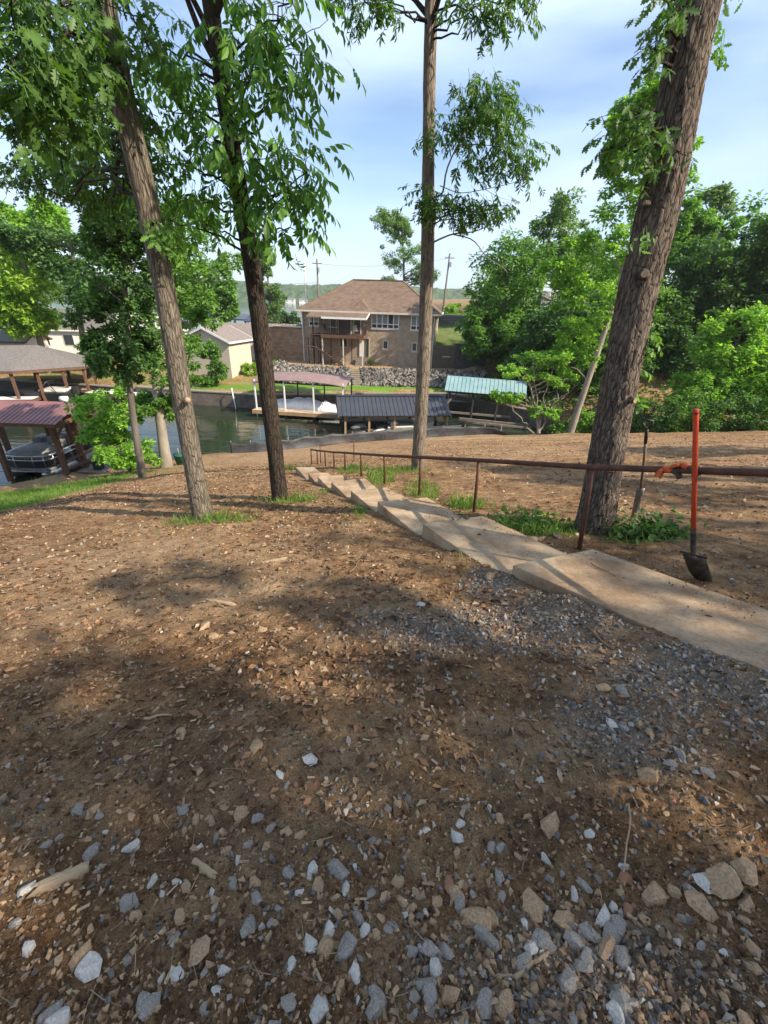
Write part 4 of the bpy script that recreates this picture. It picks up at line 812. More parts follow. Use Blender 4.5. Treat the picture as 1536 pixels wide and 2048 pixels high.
def stone_mat(name, stops, scale=9, rough=.85):
    m = bpy.data.materials.new(name); nt, nd, lk, P = nodes_of(m); P.inputs['Roughness'].default_value = rough; P.inputs['Specular IOR Level'].default_value = .25
    geo = nd.new('ShaderNodeNewGeometry'); r = ramp(nd, stops); lk.new(geo.outputs['Random Per Island'], r.inputs['Fac']); r.color_ramp.interpolation = 'CONSTANT' if len(stops) > 3 else 'LINEAR'
    tc = nd.new('ShaderNodeTexCoord'); n = noise(nd, lk, tc.outputs['Object'], scale, 6, .65); r2 = ramp(nd, [(.3, (.62, .60, .57)), (.7, (1.2, 1.18, 1.14))]); lk.new(n.outputs['Fac'], r2.inputs['Fac'])
    mul = nd.new('ShaderNodeMixRGB'); mul.blend_type = 'MULTIPLY'; mul.inputs['Fac'].default_value = .8; lk.new(r.outputs['Color'], mul.inputs['Color1']); lk.new(r2.outputs['Color'], mul.inputs['Color2']); lk.new(mul.outputs['Color'], P.inputs['Base Color'])
    b = nd.new('ShaderNodeBump'); b.inputs['Strength'].default_value = .35; b.inputs['Distance'].default_value = .006; lk.new(n.outputs['Fac'], b.inputs['Height']); lk.new(b.outputs['Normal'], P.inputs['Normal'])
    return m
M_RIP = stone_mat('riprap_stone', [(0, (.085, .08, .075)), (.25, (.13, .12, .11)), (.5, (.18, .165, .145)), (.7, (.24, .215, .185)), (.88, (.31, .285, .25))], 3)
rr_ = np.random.default_rng(5); n = 4200
rx = rr_.uniform(-12.4, 10.2, n); ry = rr_.uniform(44.3, 47.2, n); keep = ~((np.abs(rx + 3.1 + (ry - 45) * .2) < .55)); rx, ry = rx[keep], ry[keep]
rz = height(rx, ry) + rr_.uniform(-.05, .22, len(rx)) + np.where(rx < -9.5, .45 * np.exp(-((rx + 11.4) / 1.3) ** 2), 0)
rip = link('riprap', scatter_mesh('riprap', np.stack([rx, ry, rz], -1), rr_.uniform(.28, .62, len(rx)), PROT0, M_RIP, rr_, 3.1)); props(rip, 'bank of heaped grey rip-rap stones below the brick house', 'stones', kind='stuff')
ss = thing('stone_steps', 'narrow grey stone steps climbing through the rip-rap bank to the house', 'steps', (-3.1, 44.5, 1.4))
for k in range(8): MB().box((-.06 * k, .30 * k, .16 * k + .02), (1.0, .34, .18), random.uniform(-.05, .05)).build('step', M_DECKGREY, ss, bevel=.02)

# ------------------------------------------------------------------ neighbour's tan garage and other buildings
M_TAN = mat('tan_siding', (.52, .45, .36), (.45, .39, .31), 2, .85, stretch=(1, 1, 8))
def gable_house(name, label, loc, rz, W, D, Hh, rise, wall, roofm, trim, ov=.35, cat='house', wins=(), doors=(), base=-1.2):
    h = thing(name, label, cat, loc, rz)
    MB().poly([(0, 0, base), (W, 0, base), (W, D, base), (0, D, base), (0, 0, Hh), (W, 0, Hh), (W, D, Hh), (0, D, Hh), (0, D / 2, Hh + rise), (W, D / 2, Hh + rise)], [(0, 1, 5, 4), (2, 3, 7, 6), (1, 2, 6, 9, 5), (3, 0, 4, 8, 7)]).build('wall', wall, h)
    sl = rise / (D / 2)
    for sgn in (0, 1):
        y0, y1 = (-ov, D / 2) if sgn == 0 else (D + ov, D / 2); zl = Hh - ov * sl + .06
        MB().slab([(-ov, y0, zl), (W + ov, y0, zl), (W + ov, y1, Hh + rise + .06), (-ov, y1, Hh + rise + .06)], .1).build('roof', roofm, h)
        MB().bar((-ov, y0, zl - .1), (W + ov, y0, zl - .1), .06, .18).build('fascia', trim, h)
        for x in (-ov - .02, W + ov + .02): MB().bar((x, y0, zl - .08), (x, y1, Hh + rise - .04), .06, .18).build('rake_board', trim, h)
    for (x, z, w_, h_) in wins:
        f = MB(); f.lr((x, -.05, z), (x + w_, .05, z + h_)); f = f.build('window', trim, h); MB().lr((x + .07, -.07, z + .07), (x + w_ - .07, -.055, z + h_ - .07)).build('pane', M_GLASS, f)
    for (x, w_, h_, dm) in doors: MB().lr((x, -.06, 0), (x + w_, .05, h_)).build('door', dm, h)
    return h
gable_house('garage', 'tan sided garage with taupe shingle roof and white trim behind the lawn', (-16.3, 46.0, 2.6), math.radians(78), 4.4, 5.2, 2.6, 1.15, M_TAN, M_TANROOF, M_WHITE, cat='garage')
G2 = gable_house('house', 'low tan house with long taupe roof seen past the garage', (-21.5, 56, 2.6), math.radians(10), 13, 6.5, 2.2, 1.3, M_TAN, M_TANROOF, M_WHITE, wins=((2, .8, 1.4, 1.1), (7, .8, 1.4, 1.1)))
gable_house('house', 'white house with dark grey roof behind the grey roofed boathouse', (-44.5, 56, 2.2), math.radians(8), 9.5, 7, 2.9, 2.0, M_WHITE, M_GREYROOF, M_WHITE, wins=((1.2, .9, 1.2, 1.3), (4.0, .9, 1.2, 1.3)), doors=((6.5, 1.0, 2.1, M_GLASS),))
gable_house('house', 'white gabled house half hidden by the slender shore trees', (-37.5, 66, 2.2), math.radians(-75), 8, 8.5, 3.0, 2.2, M_WHITE, M_GREYROOF, M_WHITE, wins=((1.2, .9, 1.2, 1.3), (4.6, .9, 1.6, 1.3)))
gable_house('shed', 'dark shed with pale open front at the far left edge', (-44, 48.5, 2.0), math.radians(5), 4.5, 4, 2.3, .8, M_TRIM, M_GREYROOF, M_WOODBR, cat='shed')
gable_house('house', 'pale house high on the road behind the right hand trees', (16.5, 78, 6.6), math.radians(-10), 9, 7, 2.8, 1.8, M_TRIM, M_GREYROOF, M_WHITE, wins=((1, .9, 1.2, 1.3), (5, .9, 1.2, 1.3)))
for k, (x, y, w_, nm) in enumerate(((-193, 868, 17, 'white waterfront house on the far lake shore left of the roof'), (-168, 872, 14, 'smaller pale waterfront house on the far lake shore by the roof edge'), (-300, 870, 16, 'tiny pale waterfront house across the lake behind the narrow tree'))):
    gable_house('house', nm, (x, y, 1.0), .1 * k, w_, 9, 4.2, 3, M_WHITE, M_GREYROOF, M_WHITE, wins=((2, 1, 2.5, 1.6), (w_ - 5, 1, 2.5, 1.6)))
mr = thing('marina_shed', 'long open marina dock with dark low roof out on the lake', 'boathouse', (-41.5, 92, 0), math.radians(-6))
MB().slab([(-.5, -.5, 5.5), (14, -.5, 5.2), (14, 6, 5.8), (-.5, 6, 6.1)], .25).build('roof', M_BLACKROOF, mr)
for k in range(7):
    for y in (0, 5.5): MB().lr((k * 2.2, y, -1), (k * 2.2 + .15, y + .15, 5.3)).build('post', M_DARKPOST, mr)
MB().lr((0, -.4, .3), (13.8, 5.9, .6)).build('deck', M_DECKGREY, mr)
mr2 = thing('marina_shed', 'second marina roof partly hidden by the dark leaning hickory trunk', 'boathouse', (-27.6, 90, 0), math.radians(-4))
MB().slab([(-.5, -.5, 5.0), (9, -.5, 4.9), (9, 3, 6.0), (-.5, 3, 6.1)], .2).slab([(-.5, 3, 6.1), (9, 3, 6.0), (9, 6.5, 4.9), (-.5, 6.5, 5.0)], .2).build('roof', M_BLACKROOF, mr2)
for k in range(5):
    for y in (0, 6): MB().lr((k * 2.1, y, -1), (k * 2.1 + .15, y + .15, 4.9)).build('post', M_DARKPOST, mr2)

# ------------------------------------------------------------------ utility poles and wires
M_POLE = mat('weathered_pole', (.17, .14, .115), (.12, .10, .085), 3, .9, stretch=(1, 1, .1))
poles = []
for (x, y, top, r_, m_, lab, arm) in ((-16.0, 90, 15.2, .13, M_TRIM, 'slim pale utility pole standing left of the brick house roof', False), (-15.2, 100, 16.4, .19, M_POLE, 'dark wooden utility pole with small crossarm behind the brick house roof', True), (11.6, 100, 18.1, .2, M_POLE, 'leaning wooden utility pole right of the tall bare trunk', True)):
    p = thing('utility_pole', lab, 'pole', (x, y, gz(x, y))); hh = top - gz(x, y)
    ln = -.045 * hh if x > 0 else 0
    MB().tube([(ln, 0, -.5), (0, 0, hh)] if x > 0 else [(0, 0, -.5), (0, 0, hh)], [r_ * 1.25, r_ * .8], 10).build('shaft', m_, p, True)
    if arm:
        MB().box((0, 0, hh - .8), (1.9, .14, .16)).build('crossarm', M_POLE, p)
        for q in (-.85, -.3, .85): MB().tube([(q, 0, hh - .7), (q, 0, hh - .45)], [.07, .05], 8).build('insulator', M_STEELW, p)
        MB().tube([(.35, -.25, hh - 2.4), (.35, -.25, hh - 1.5)], .25, 12).build('transformer', M_STEELW, p)
    poles.append((x, y, top))
def wire(lab, a, b, sag):
    pts = [tuple(Vector(a).lerp(Vector(b), t / 14) - Vector((0, 0, sag * 4 * (t / 14) * (1 - t / 14)))) for t in range(15)]
    w_ = thing('power_line', lab, 'power line', a); MB().tube([tuple(Vector(p) - Vector(a)) for p in pts], .022, 5).build('cable', M_POLE, w_)
wire('thin power line sagging left from the dark wooden pole', (-15.2, 100, 12.2), (-60, 104, 11.4), .8)
wire('thin power line running from the dark pole to the leaning pole', (-15.2, 100, 15.6), (11.6, 100, 17.3), .9)
# ------------------------------------------------------------------ left shore: red boathouse with pontoon, grey boathouse with speedboat
rb = thing('boathouse', 'open boathouse with faded red ribbed metal roof on brown posts', 'boathouse', (-15.5, 19.5, 0))
panel_roof(rb, (-8, 0, 3.66), (0, 0, 3.66), (-8, 2.1, 4.22), (-.1, 2.1, 4.22), 36, M_REDROOF, rib=.022)
panel_roof(rb, (0, 4.3, 3.66), (-8, 4.3, 3.66), (-.1, 2.1, 4.22), (-8, 2.1, 4.22), 36, M_REDROOF, rib=.022)
MB().bar((-8, .12, 3.55), (-.05, .12, 3.55), .06, .2).bar((-.12, .05, 3.56), (-.12, 4.25, 3.56), .06, .2).build('fascia', M_WOODBR, rb)
for (x, y, zb) in ((-.95, .9, gz(-16.4, 20.4) - .1), (-.75, 2.1, -1), (-.55, 3.2, -1), (-.45, 4.1, -1), (-4.0, .9, .3), (-3.8, 4.1, -1), (-6.5, .9, .3), (-6.5, 4.1, -1), (-2.6, 4.1, -1)):
    MB().lr((x - .11, y - .11, zb), (x + .11, y + .11, 3.6)).build('post', M_WOODBR, rb)
MB().bar((-.95, .75, .8), (-.35, .35, .75), .09, .1).bar((-.95, .9, 2.6), (-.3, .9, 3.5), .08, .1).build('brace', M_WOODBR, rb)
MB().bar((-.7, 1.0, 1.55), (-.4, 4.0, 1.5), .07, .12).bar((-.7, 1.0, 1.1), (-.4, 4.0, 1.05), .07, .12).build('side_rail', M_WOODBR, rb)
sd_ = thing('side_dock', 'brown plank side dock running out along the red boathouse', 'dock', (-15.4, 20.9, 0))
deck(sd_, (-.9, 0), (.55, 4.2), .72, M_DECKGREY, 'x', .15, 'deck', M_WOODBR)
for x, y in ((-.8, .4), (.45, .4), (.45, 2.2), (.45, 4.0), (-.8, 4.0)): MB().lr((x - .08, y - .08, -1.2), (x + .08, y + .08, .41)).build('pile', M_DARKPOST, sd_)
MB().lr((-.2, .3, .73), (.2, .7, 1.25)).build('dock_box', M_BLACKPL, sd_, bevel=.04)
pt = thing('pontoon_boat', 'grey pontoon boat with rounded bow rail parked under the red roof', 'pontoon boat', (-19.3, 21.3, .15))
for x in (-1.0, 1.0): MB().tube([(x, -.25, .28), (x, .15, .2), (x, .6, .1), (x, 6, .1)], [.06, .24, .3, .3], 14).build('pontoon', M_STEELW, pt, True)
MB().lr((-1.3, .0, .42), (1.3, 6, .52)).build('deck', M_VINYL, pt)
arc = [(-1.28, 1.2), (-1.25, .5), (-1.0, .12), (-.5, .0), (.5, .0), (1.0, .12), (1.25, .5), (1.28, 1.2), (1.28, 5.8)]
arc = [(-1.28, 5.8)] + arc
for a, b in zip(arc, arc[1:]):
    MB().poly([(*a, .56), (*b, .56), (*b, .92), (*a, .92)], [(0, 1, 2, 3)]).build('fence_panel', M_BLACKPL, pt).modifiers.new('t', 'SOLIDIFY').thickness = .03
MB().tube([(*p, 1.18) for p in arc], .05, 8).tube([(*p, .95) for p in arc], .035, 8).build('bow_rail', M_STEELW, pt, True)
for p in arc[1:-1]: MB().tube([(*p, .5), (*p, 1.18)], .028, 6).build('rail_post', M_STEELW, pt, True)
b_ = MB(); b_.tube([(-1.05, .5, 1.08), (-.6, .35, 1.14), (.6, .35, 1.14), (1.05, .5, 1.08)], [.2, .28, .28, .2], 12); b_.build('bow_cushion', M_VINYL, pt, True)
MB().ell((0, 1.3, 1.15), (1.2, 1.1, .28), 18, 8).build('cover', M_VINYL, pt, True)
MB().box((.55, 2.0, 1.35), (.7, .6, .8)).build('console', M_VINYL, pt, bevel=.1); MB().box((.55, 2.75, 1.3), (.55, .5, .9)).build('helm_seat', M_VINYL, pt, bevel=.12); MB().box((-.6, 2.4, 1.25), (.6, .9, .8)).build('bench_seat', M_VINYL, pt, bevel=.12)
MB().tube([(-.95, .02, .45), (-1.32, -.12, .40), (1.32, -.12, .40), (.95, .02, .45)], .07, 8).build('bumper', M_STEELW, pt, True)

gb = thing('boathouse', 'open boathouse with dark grey hipped shingle roof and white deck', 'boathouse', (-31.7, 37.0, 0), math.radians(12))
cs = [(-6, 0, 3.05), (0, 0, 3.05), (4.4, 3.0, 3.05), (4.4, 7.6, 3.05), (-6, 7.6, 3.05)]; ap = [(-2.4, 3.4, 4.75), (.4, 4.2, 4.75)]
gm = MB(); gm.poly(cs + ap, [(0, 1, 5), (1, 2, 6, 5), (2, 3, 6), (3, 4, 5, 6), (4, 0, 5)]); gm.poly([(a, b, c - .04) for a, b, c in cs], [(4, 3, 2, 1, 0)]); gm.build('roof', M_GREYROOF, gb)
for a, b in zip(cs, cs[1:] + cs[:1]): MB().bar((a[0], a[1], 2.93), (b[0], b[1], 2.93), .08, .2).build('fascia', M_WOODBR, gb)
for (x, y) in ((-.3, .25), (1.2, 1.2), (2.8, 2.2), (4.1, 3.2), (4.1, 5.2), (4.1, 7.2), (-2.5, .3), (-5, .3), (1, 7.2), (-2, 7.2)):
    MB().lr((x - .10, y - .10, -1.1), (x + .10, y + .10, 2.86)).build('post', M_WOODBR, gb)
deck(gb, (-6, .0), (.8, 1.3), .72, M_WHITE, 'y', .15, 'deck', M_WOODBR)
deck(gb, (2.9, 4.5), (4.3, 8.6), .72, M_WHITE, 'x', .15, 'deck', M_WOODBR)
wk = thing('walkway_dock', 'pale plank walkway dock leading right from the grey roofed boathouse', 'dock', (-27.7, 40.2, 0), math.radians(-6))
deck(wk, (-.6, 0), (7.2, 1.3), .80, M_WHITE, 'y', .15, 'deck', M_WOODBR)
for x in (0, 2.4, 4.8, 7.0): MB().lr((x - .08, .05, -1.2), (x + .08, .21, .48)).build('pile', M_DARKPOST, wk)
sp_ = thing('speedboat', 'black and cream wake boat with dark tower and outboard in the grey roofed boathouse', 'boat', (-31.0, 39.4, .1), math.radians(8))
m = MB(); prof = [(-2.6, .45, 1.0), (-1.6, .95, .98), (0, 1.1, .92), (1.6, 1.08, .86), (2.0, 1.0, .82)]
for x, w_, h_ in prof: m.v += [(x, -w_, h_), (x, -w_ * .85, h_ + .08), (x, w_ * .85, h_ + .08), (x, w_, h_), (x, w_ * .8, .15), (x, 0, -.2), (x, -w_ * .8, .15)]
for i in range(4):
    for k in range(7): m.f.append((i * 7 + k, i * 7 + (k + 1) % 7, i * 7 + 7 + (k + 1) % 7, i * 7 + 7 + k))
m.f.append(tuple(range(7))); m.f.append(tuple(28 + k for k in reversed(range(7)))); m.build('hull', M_BLACKPL, sp_)
MB().box((.7, 0, 1.05), (2.2, 1.7, .25)).build('cockpit', M_CREAM, sp_, bevel=.08); MB().poly([(-.9, -.8, .98), (-.9, .8, .98), (-.4, .75, 1.5), (-.4, -.75, 1.5)], [(0, 1, 2, 3)]).build('windscreen', M_GLASS, sp_).modifiers.new('t', 'SOLIDIFY').thickness = .02
MB().tube([(-.2, -1.0, .95), (.5, -.9, 1.85), (.5, .9, 1.85), (-.2, 1.0, .95)], .05, 8).tube([(1.2, -1.0, .95), (.6, -.9, 1.85)], .04, 8).build('tower', M_BLACKPL, sp_, True)
MB().box((2.3, 0, .95), (.5, .45, .75)).box((2.25, 0, .3), (.25, .2, .8)).build('outboard_motor', M_BLACKPL, sp_, bevel=.08)
MB().tube([(1.5, -1.25, .45), (2.1, -1.25, .45)], .25, 14).build('fender', M_WHITE, sp_, True)
gc = thing('green_tub', 'dark green plastic tub standing by the pale grey shore tree', 'tub', (-10.45, 20.6, sz(-10.45, 20.6)))
MB().tube([(0, 0, -.03), (0, 0, .5), (0, 0, .52), (0, 0, .56)], [.26, .33, .36, .36], 20).build('body', mat('green_plastic', (.025, .12, .075), (.02, .09, .06), 4, .5), gc, True)
MB().tube([(.05, 0, .4), (.12, .05, .95)], .02, 8).tube([(-.06, 0, .4), (-.1, .02, .85)], .018, 8).build('tool_handle', M_PALEWOOD, gc, True)
# ------------------------------------------------------------------ trees: builders
M_BARK_DK = bark_mat('dark_furrowed_bark', (.022, .016, .013), (.090, .068, .052), (.055, .055, .03))
M_BARK_GR = bark_mat('grey_lichen_bark', (.085, .069, .052), (.285, .24, .185), (.18, .165, .11))
M_BARK_SH = bark_mat('shaggy_grey_bark', (.095, .078, .06), (.33, .265, .205), (.28, .23, .18), .7)
M_BARK_OAK = bark_mat('plated_oak_bark', (.045, .035, .028), (.235, .185, .145), (.18, .145, .11), 1.6)
M_BARK_BG = mat('background_bark', (.16, .135, .11), (.085, .07, .055), 4, .95, stretch=(1, 1, .2))
M_BARK_PALE = mat('pale_bark', (.30, .26, .21), (.19, .165, .13), 4, .95, stretch=(1, 1, .3))
LF_HICK = leaf_mat('hickory_leaf', (0.032, 0.079, 0.013), (0.087, 0.186, 0.027), .42)
LF_OAK = leaf_mat('oak_leaf', (0.027, 0.064, 0.014), (0.081, 0.155, 0.031), .36)
LF_PIN = leaf_mat('willow_oak_leaf', (0.032, 0.074, 0.015), (0.093, 0.181, 0.035), .36)
LF_DARK = leaf_mat('dark_green_leaf', (0.027, 0.068, 0.018), (0.080, 0.160, 0.037), .30)
LF_MID = leaf_mat('mid_green_leaf', (0.046, 0.103, 0.020), (0.126, 0.244, 0.043), .36)
LF_LIGHT = leaf_mat('light_green_leaf', (0.083, 0.167, 0.025), (0.210, 0.361, 0.050), .42)
LF_YEL = leaf_mat('yellow_green_leaf', (0.106, 0.181, 0.025), (0.269, 0.395, 0.050), .45)
LF_GREY = leaf_mat('grey_green_leaf', (0.060, 0.113, 0.038), (0.160, 0.252, 0.084), .36)

def curve_pts(P, n):
    """Catmull-Rom through P"""
    P = np.array(P, float); Q = np.vstack([2 * P[0] - P[1], P, 2 * P[-1] - P[-2]]); out = []
    m = len(P) - 1
    for i in range(n + 1):
        u = i / n * m; k = min(int(u), m - 1); t = u - k; a, b, c, d = Q[k], Q[k + 1], Q[k + 2], Q[k + 3]
        out.append(.5 * (2 * b + (c - a) * t + (2 * a - 5 * b + 4 * c - d) * t * t + (3 * b - a - 3 * c + d) * t ** 3))
    return np.array(out)
def trunk_mesh(name, P, rad, mt, n=44, rings=260, relief=.05, fk=9.0, fz=2.2, flare=.35, seed=0, plates=0.0):
    C = curve_pts(P, rings); s = np.linspace(0, 1, rings + 1); R = np.interp(s, np.linspace(0, 1, len(rad)), rad)
    h = np.concatenate([[0], np.cumsum(np.linalg.norm(np.diff(C, axis=0), axis=1))])
    th = np.linspace(0, 2 * np.pi, n, endpoint=False); T, Hh = np.meshgrid(th, h)
    base = R[:, None]
    nz = vnoise(np.cos(T) * fk * base * 8 + seed, np.sin(T) * fk * base * 8, Hh * fz); nz2 = vnoise(np.cos(T) * fk * base * 20 + seed + 5, np.sin(T) * fk * base * 20, Hh * fz * 4)
    rid = 1 - np.abs(2 * nz - 1)                                   # furrows
    rr = base * (1 + relief * (rid - .5) * 2 + relief * .6 * (nz2 - .5))
    if plates: rr = rr + plates * (vnoise(T * 5 + seed, Hh * 5, 1) > .62) * vnoise(np.cos(T) * 6, np.sin(T) * 6, Hh * 9)
    lob = 1 + .28 * np.cos(T * 3 + seed) + .18 * np.cos(T * 5 + 1.3 * seed)
    rr = rr * (1 + flare * np.exp(-Hh / .22) * lob)
    V = C[:, None, :] + np.stack([np.cos(T) * rr, np.sin(T) * rr, np.zeros_like(T)], -1)
    idx = np.arange((rings + 1) * n).reshape(rings + 1, n); nx_ = np.roll(idx, -1, axis=1)
    F = np.stack([idx[:-1], nx_[:-1], nx_[1:], idx[1:]], -1).reshape(-1, 4)
    return np_mesh(name, V.reshape(-1, 3), F, mt, True)
def frames(d, up, rng, jit=.5):
    """rotation matrices whose x axis is d"""
    x = d / np.linalg.norm(d, axis=1, keepdims=True); u = up + rng.normal(size=x.shape) * jit
    z = u - x * np.sum(u * x, 1, keepdims=True); z /= np.linalg.norm(z, axis=1, keepdims=True) + 1e-9; y = np.cross(z, x)
    return np.stack([x, y, z], -1)
def inst(R, pos, size, tv, tf):
    n = len(pos); V = np.einsum('nij,kj->nki', R, tv) * np.asarray(size)[:, None, None] + pos[:, None, :]
    return V.reshape(-1, 3), (tf[None] + (np.arange(n) * len(tv))[:, None, None]).reshape(-1, tf.shape[1])
TQ = (np.array([(0, 0, 0), (.5, .27, .05), (1, 0, -.08), (.5, -.27, .05)]), np.array([(0, 1, 2, 3)]))
TN = (np.array([(0, 0, 0), (.5, .15, .03), (1, 0, -.15), (.5, -.15, .03)]), np.array([(0, 1, 2, 3)]))
LEAFLET = (np.array([(0, 0, 0), (.28, .13, .035), (.64, .185, .02), (1, 0, -.16), (.64, -.185, .02), (.28, -.13, .035), (.34, 0, -.01), (.68, 0, -.05)]),
           np.array([(0, 6, 1), (6, 7, 2), (6, 2, 1), (7, 3, 2), (0, 5, 6), (6, 5, 4), (6, 4, 7), (7, 4, 3)]))
_oh = [(.0, .012), (.14, .05), (.26, .20), (.34, .085), (.48, .29), (.57, .10), (.72, .25), (.79, .09), (.90, .14), (1.0, .0)]
_v = [(x, 0, -.10 * x * x) for x, y in _oh] + [(x, y, -.10 * x * x + .10 * y) for x, y in _oh[:-1]] + [(x, -y, -.10 * x * x + .10 * y) for x, y in _oh[:-1]]
_f = []
for k in range(9):
    a, b = 10 + k, 11 + k; c, d = 19 + k, 20 + k
    if k < 8: _f += [(k, k + 1, b), (k, b, a), (k, d, k + 1), (k, c, d)]
    else: _f += [(k, 9, a), (k, c, 9)]
OAKLEAF = (np.array(_v), np.array(_f))
def compound(seed):
    """one hickory leaf: rachis and seven drooping leaflets"""
    r_ = np.random.default_rng(seed); V = []; F = []; b = 0; nl = 7
    spec = [(.28, 1, .55), (.28, -1, .55), (.52, 1, .8), (.52, -1, .8), (.78, 1, .95), (.78, -1, .95), (1.0, 0, 1.05)]
    for (t, sd, sc) in spec:
        base = np.array([t * .26, 0, -.06 * t * t]); a = sd * r_.uniform(.75, 1.05); dp = r_.uniform(-.85, -.35)
        d = np.array([[math.cos(a) * math.cos(dp), math.sin(a) * math.cos(dp), math.sin(dp)]])
        R = frames(d, np.array([[0, 0, 1.0]]), r_, .25); v, f = inst(R, base[None], [.175 * sc * r_.uniform(.85, 1.15)], *LEAFLET); V.append(v); F.append(f + b); b += len(v)
    w = .0035; v = np.array([(-.08, -w, .01), (-.08, w, .01), (.26, w, -.06), (.26, -w, -.06), (.1, -w, -.005), (.1, w, -.005)]); V.append(v); F.append(np.array([(0, 1, 5), (0, 5, 4), (4, 5, 2), (4, 2, 3)]) + b)
    return np.concatenate(V), np.concatenate(F)
def oak_spray(seed, nl=6, L=.13, tmpl=None):
    r_ = np.random.default_rng(seed); V = []; F = []; b = 0; tmpl = tmpl or OAKLEAF
    if tmpl[1].shape[1] == 4: tmpl = (tmpl[0], np.concatenate([tmpl[1][:, :3], tmpl[1][:, [0, 2, 3]]]))
    for k in range(nl):
        t = k / (nl - 1); a = r_.uniform(.3, 1.3) * (-1) ** k; dp = r_.uniform(-1.0, .1)
        d = np.array([[math.cos(a) * math.cos(dp), math.sin(a) * math.cos(dp), math.sin(dp)]]); R = frames(d, np.array([[0, 0, 1.0]]), r_, .45)
        v, f = inst(R, np.array([[.16 * t, 0, -.03 * t]]), [L * r_.uniform(.7, 1.2)], *tmpl); V.append(v); F.append(f + b); b += len(v)
    w = .003; v = np.array([(-.1, -w, 0), (-.1, w, 0), (.17, w, -.03), (.17, -w, -.03), (.17, 0, -.03), (-.1, 0, .006)]); V.append(v); F.append(np.array([(0, 1, 2), (0, 2, 3), (5, 2, 3), (5, 0, 3)]) + b)
    return np.concatenate(V), np.concatenate(F)
def limb(m, a, b, r0, r1, seed=0, n=7, droop=0.0):
    r_ = random.Random(seed); a, b = Vector(a), Vector(b); pts = []; L = (b - a).length
    for i in range(n + 1):
        t = i / n; j = math.sin(math.pi * t) * L * .06
        pts.append(a.lerp(b, t) + Vector((r_.uniform(-j, j), r_.uniform(-j, j), r_.uniform(-j, j) + droop * math.sin(math.pi * t))))
    m.tube(pts, [r0 + (r1 - r0) * (i / n) ** .7 for i in range(n + 1)], 7, caps=False)
    return pts
def trunk_at(P, z):
    P = np.array(P); i = int(np.clip(np.searchsorted(P[:, 2], z) - 1, 0, len(P) - 2)); t = (z - P[i, 2]) / (P[i + 1, 2] - P[i, 2])
    return P[i] + (P[i + 1] - P[i]) * np.clip(t, 0, 1)
def near_tree(name, label, P, rad, bark, **kw):
    t = thing(name, label, 'tree', P[0]); o = np.array(P[0]); Pl = [tuple(np.array(p) - o) for p in P]
    link('trunk', trunk_mesh('trunk', Pl, rad, bark, **kw), t)
    return t, o
def sprays(tree, o, P, clumps, rad, per, meshes, name, limit, bark, rng, size=(.85, 1.2), rise=.9, out=1.0, extra=None, branch=True, drop=-.35):
    """branches from the trunk to each clump; leaf sprays round the clump, the first ones as parts, the rest joined"""
    m = MB(); POS = []; DIR = []
    for k, c in enumerate(clumps):
        c = np.array(c); b = trunk_at(P, c[2] - rise * rng.uniform(.5, 1.1) * (.4 + np.linalg.norm(c[:2] - trunk_at(P, c[2])[:2]) * .4))
        if branch: limb(m, b - o, c - o, .022, .006, k, 8, .05)
        q = c + rng.normal(size=(per, 3)) * rad * np.array([1, 1, .75]); POS.append(q)
        d = (q - c) * 1.5 + (c - b)[None] * out / (np.linalg.norm(c - b) + .1) * .4 + rng.normal(size=(per, 3)) * .15; d[:, 2] = d[:, 2] * .4 + drop * rng.uniform(.2, 1.5, per); DIR.append(d)
        if branch:
            for w in q[:4]: limb(m, c - o, w - o, .006, .0025, k, 4)
    if m.v: m.build('branches', bark, tree, True)
    POS = np.concatenate(POS); DIR = np.concatenate(DIR); S = rng.uniform(size[0], size[1], len(POS)); R = frames(DIR, np.array([[0, 0, 1.0]]), rng, .3)
    order = rng.permutation(len(POS)); A = order[:limit]; B = order[limit:]
    for i in A:
        ob_ = bpy.data.objects.new(name, meshes[i % len(meshes)][0]); COL.objects.link(ob_); ob_.parent = tree
        M4 = np.eye(4); M4[:3, :3] = R[i] * S[i]; M4[:3, 3] = POS[i] - o; ob_.matrix_local = Matrix(M4.tolist())
    if len(B):
        VV = []; FF = []; b = 0
        for q in range(len(meshes)):
            i = B[(np.arange(len(B)) % len(meshes)) == q]
            if len(i): v, f = inst(R[i], POS[i] - o, S[i], meshes[q][1], meshes[q][2]); VV.append(v); FF.append(f + b); b += len(v)
        ob_ = link('foliage', np_mesh('foliage', np.concatenate(VV), np.concatenate(FF), meshes[0][0].materials[0]), tree); ob_['kind'] = 'stuff'
def protos(fn, n, mt, name, **kw):
    out = []
    for k in range(n):
        v, f = fn(40 + k, **kw); out.append((np_mesh(name, v, f, mt), v, f))
    return out
def cloud(centres, radii, per, rng, flat=.75, shell=.55):
    P = []; D = []
    for c, r in zip(centres, radii):
        d = rng.normal(size=(per, 3)); d /= np.linalg.norm(d, axis=1, keepdims=True); q = rng.uniform(shell, 1, per)[:, None] ** .8 * rng.uniform(.6, 1.1, (per, 1))
        P.append(np.array(c) + d * q * r * np.array([1, 1, flat])); D.append(d)
    return np.concatenate(P), np.concatenate(D)
def leaves(name, P, D, size, mt, parent, rng, tmpl=TQ, droop=.25, kind=None):
    d = D + rng.normal(size=D.shape) * .9; d[:, 2] = d[:, 2] * .5 - droop
    R = frames(d, D * .5 + np.array([0, 0, .9]), rng, .5); v, f = inst(R, P, size * rng.uniform(.65, 1.3, len(P)), *tmpl)
    o = link(name, np_mesh(name, v, f, mt), parent)
    if kind: o['kind'] = kind
    return o

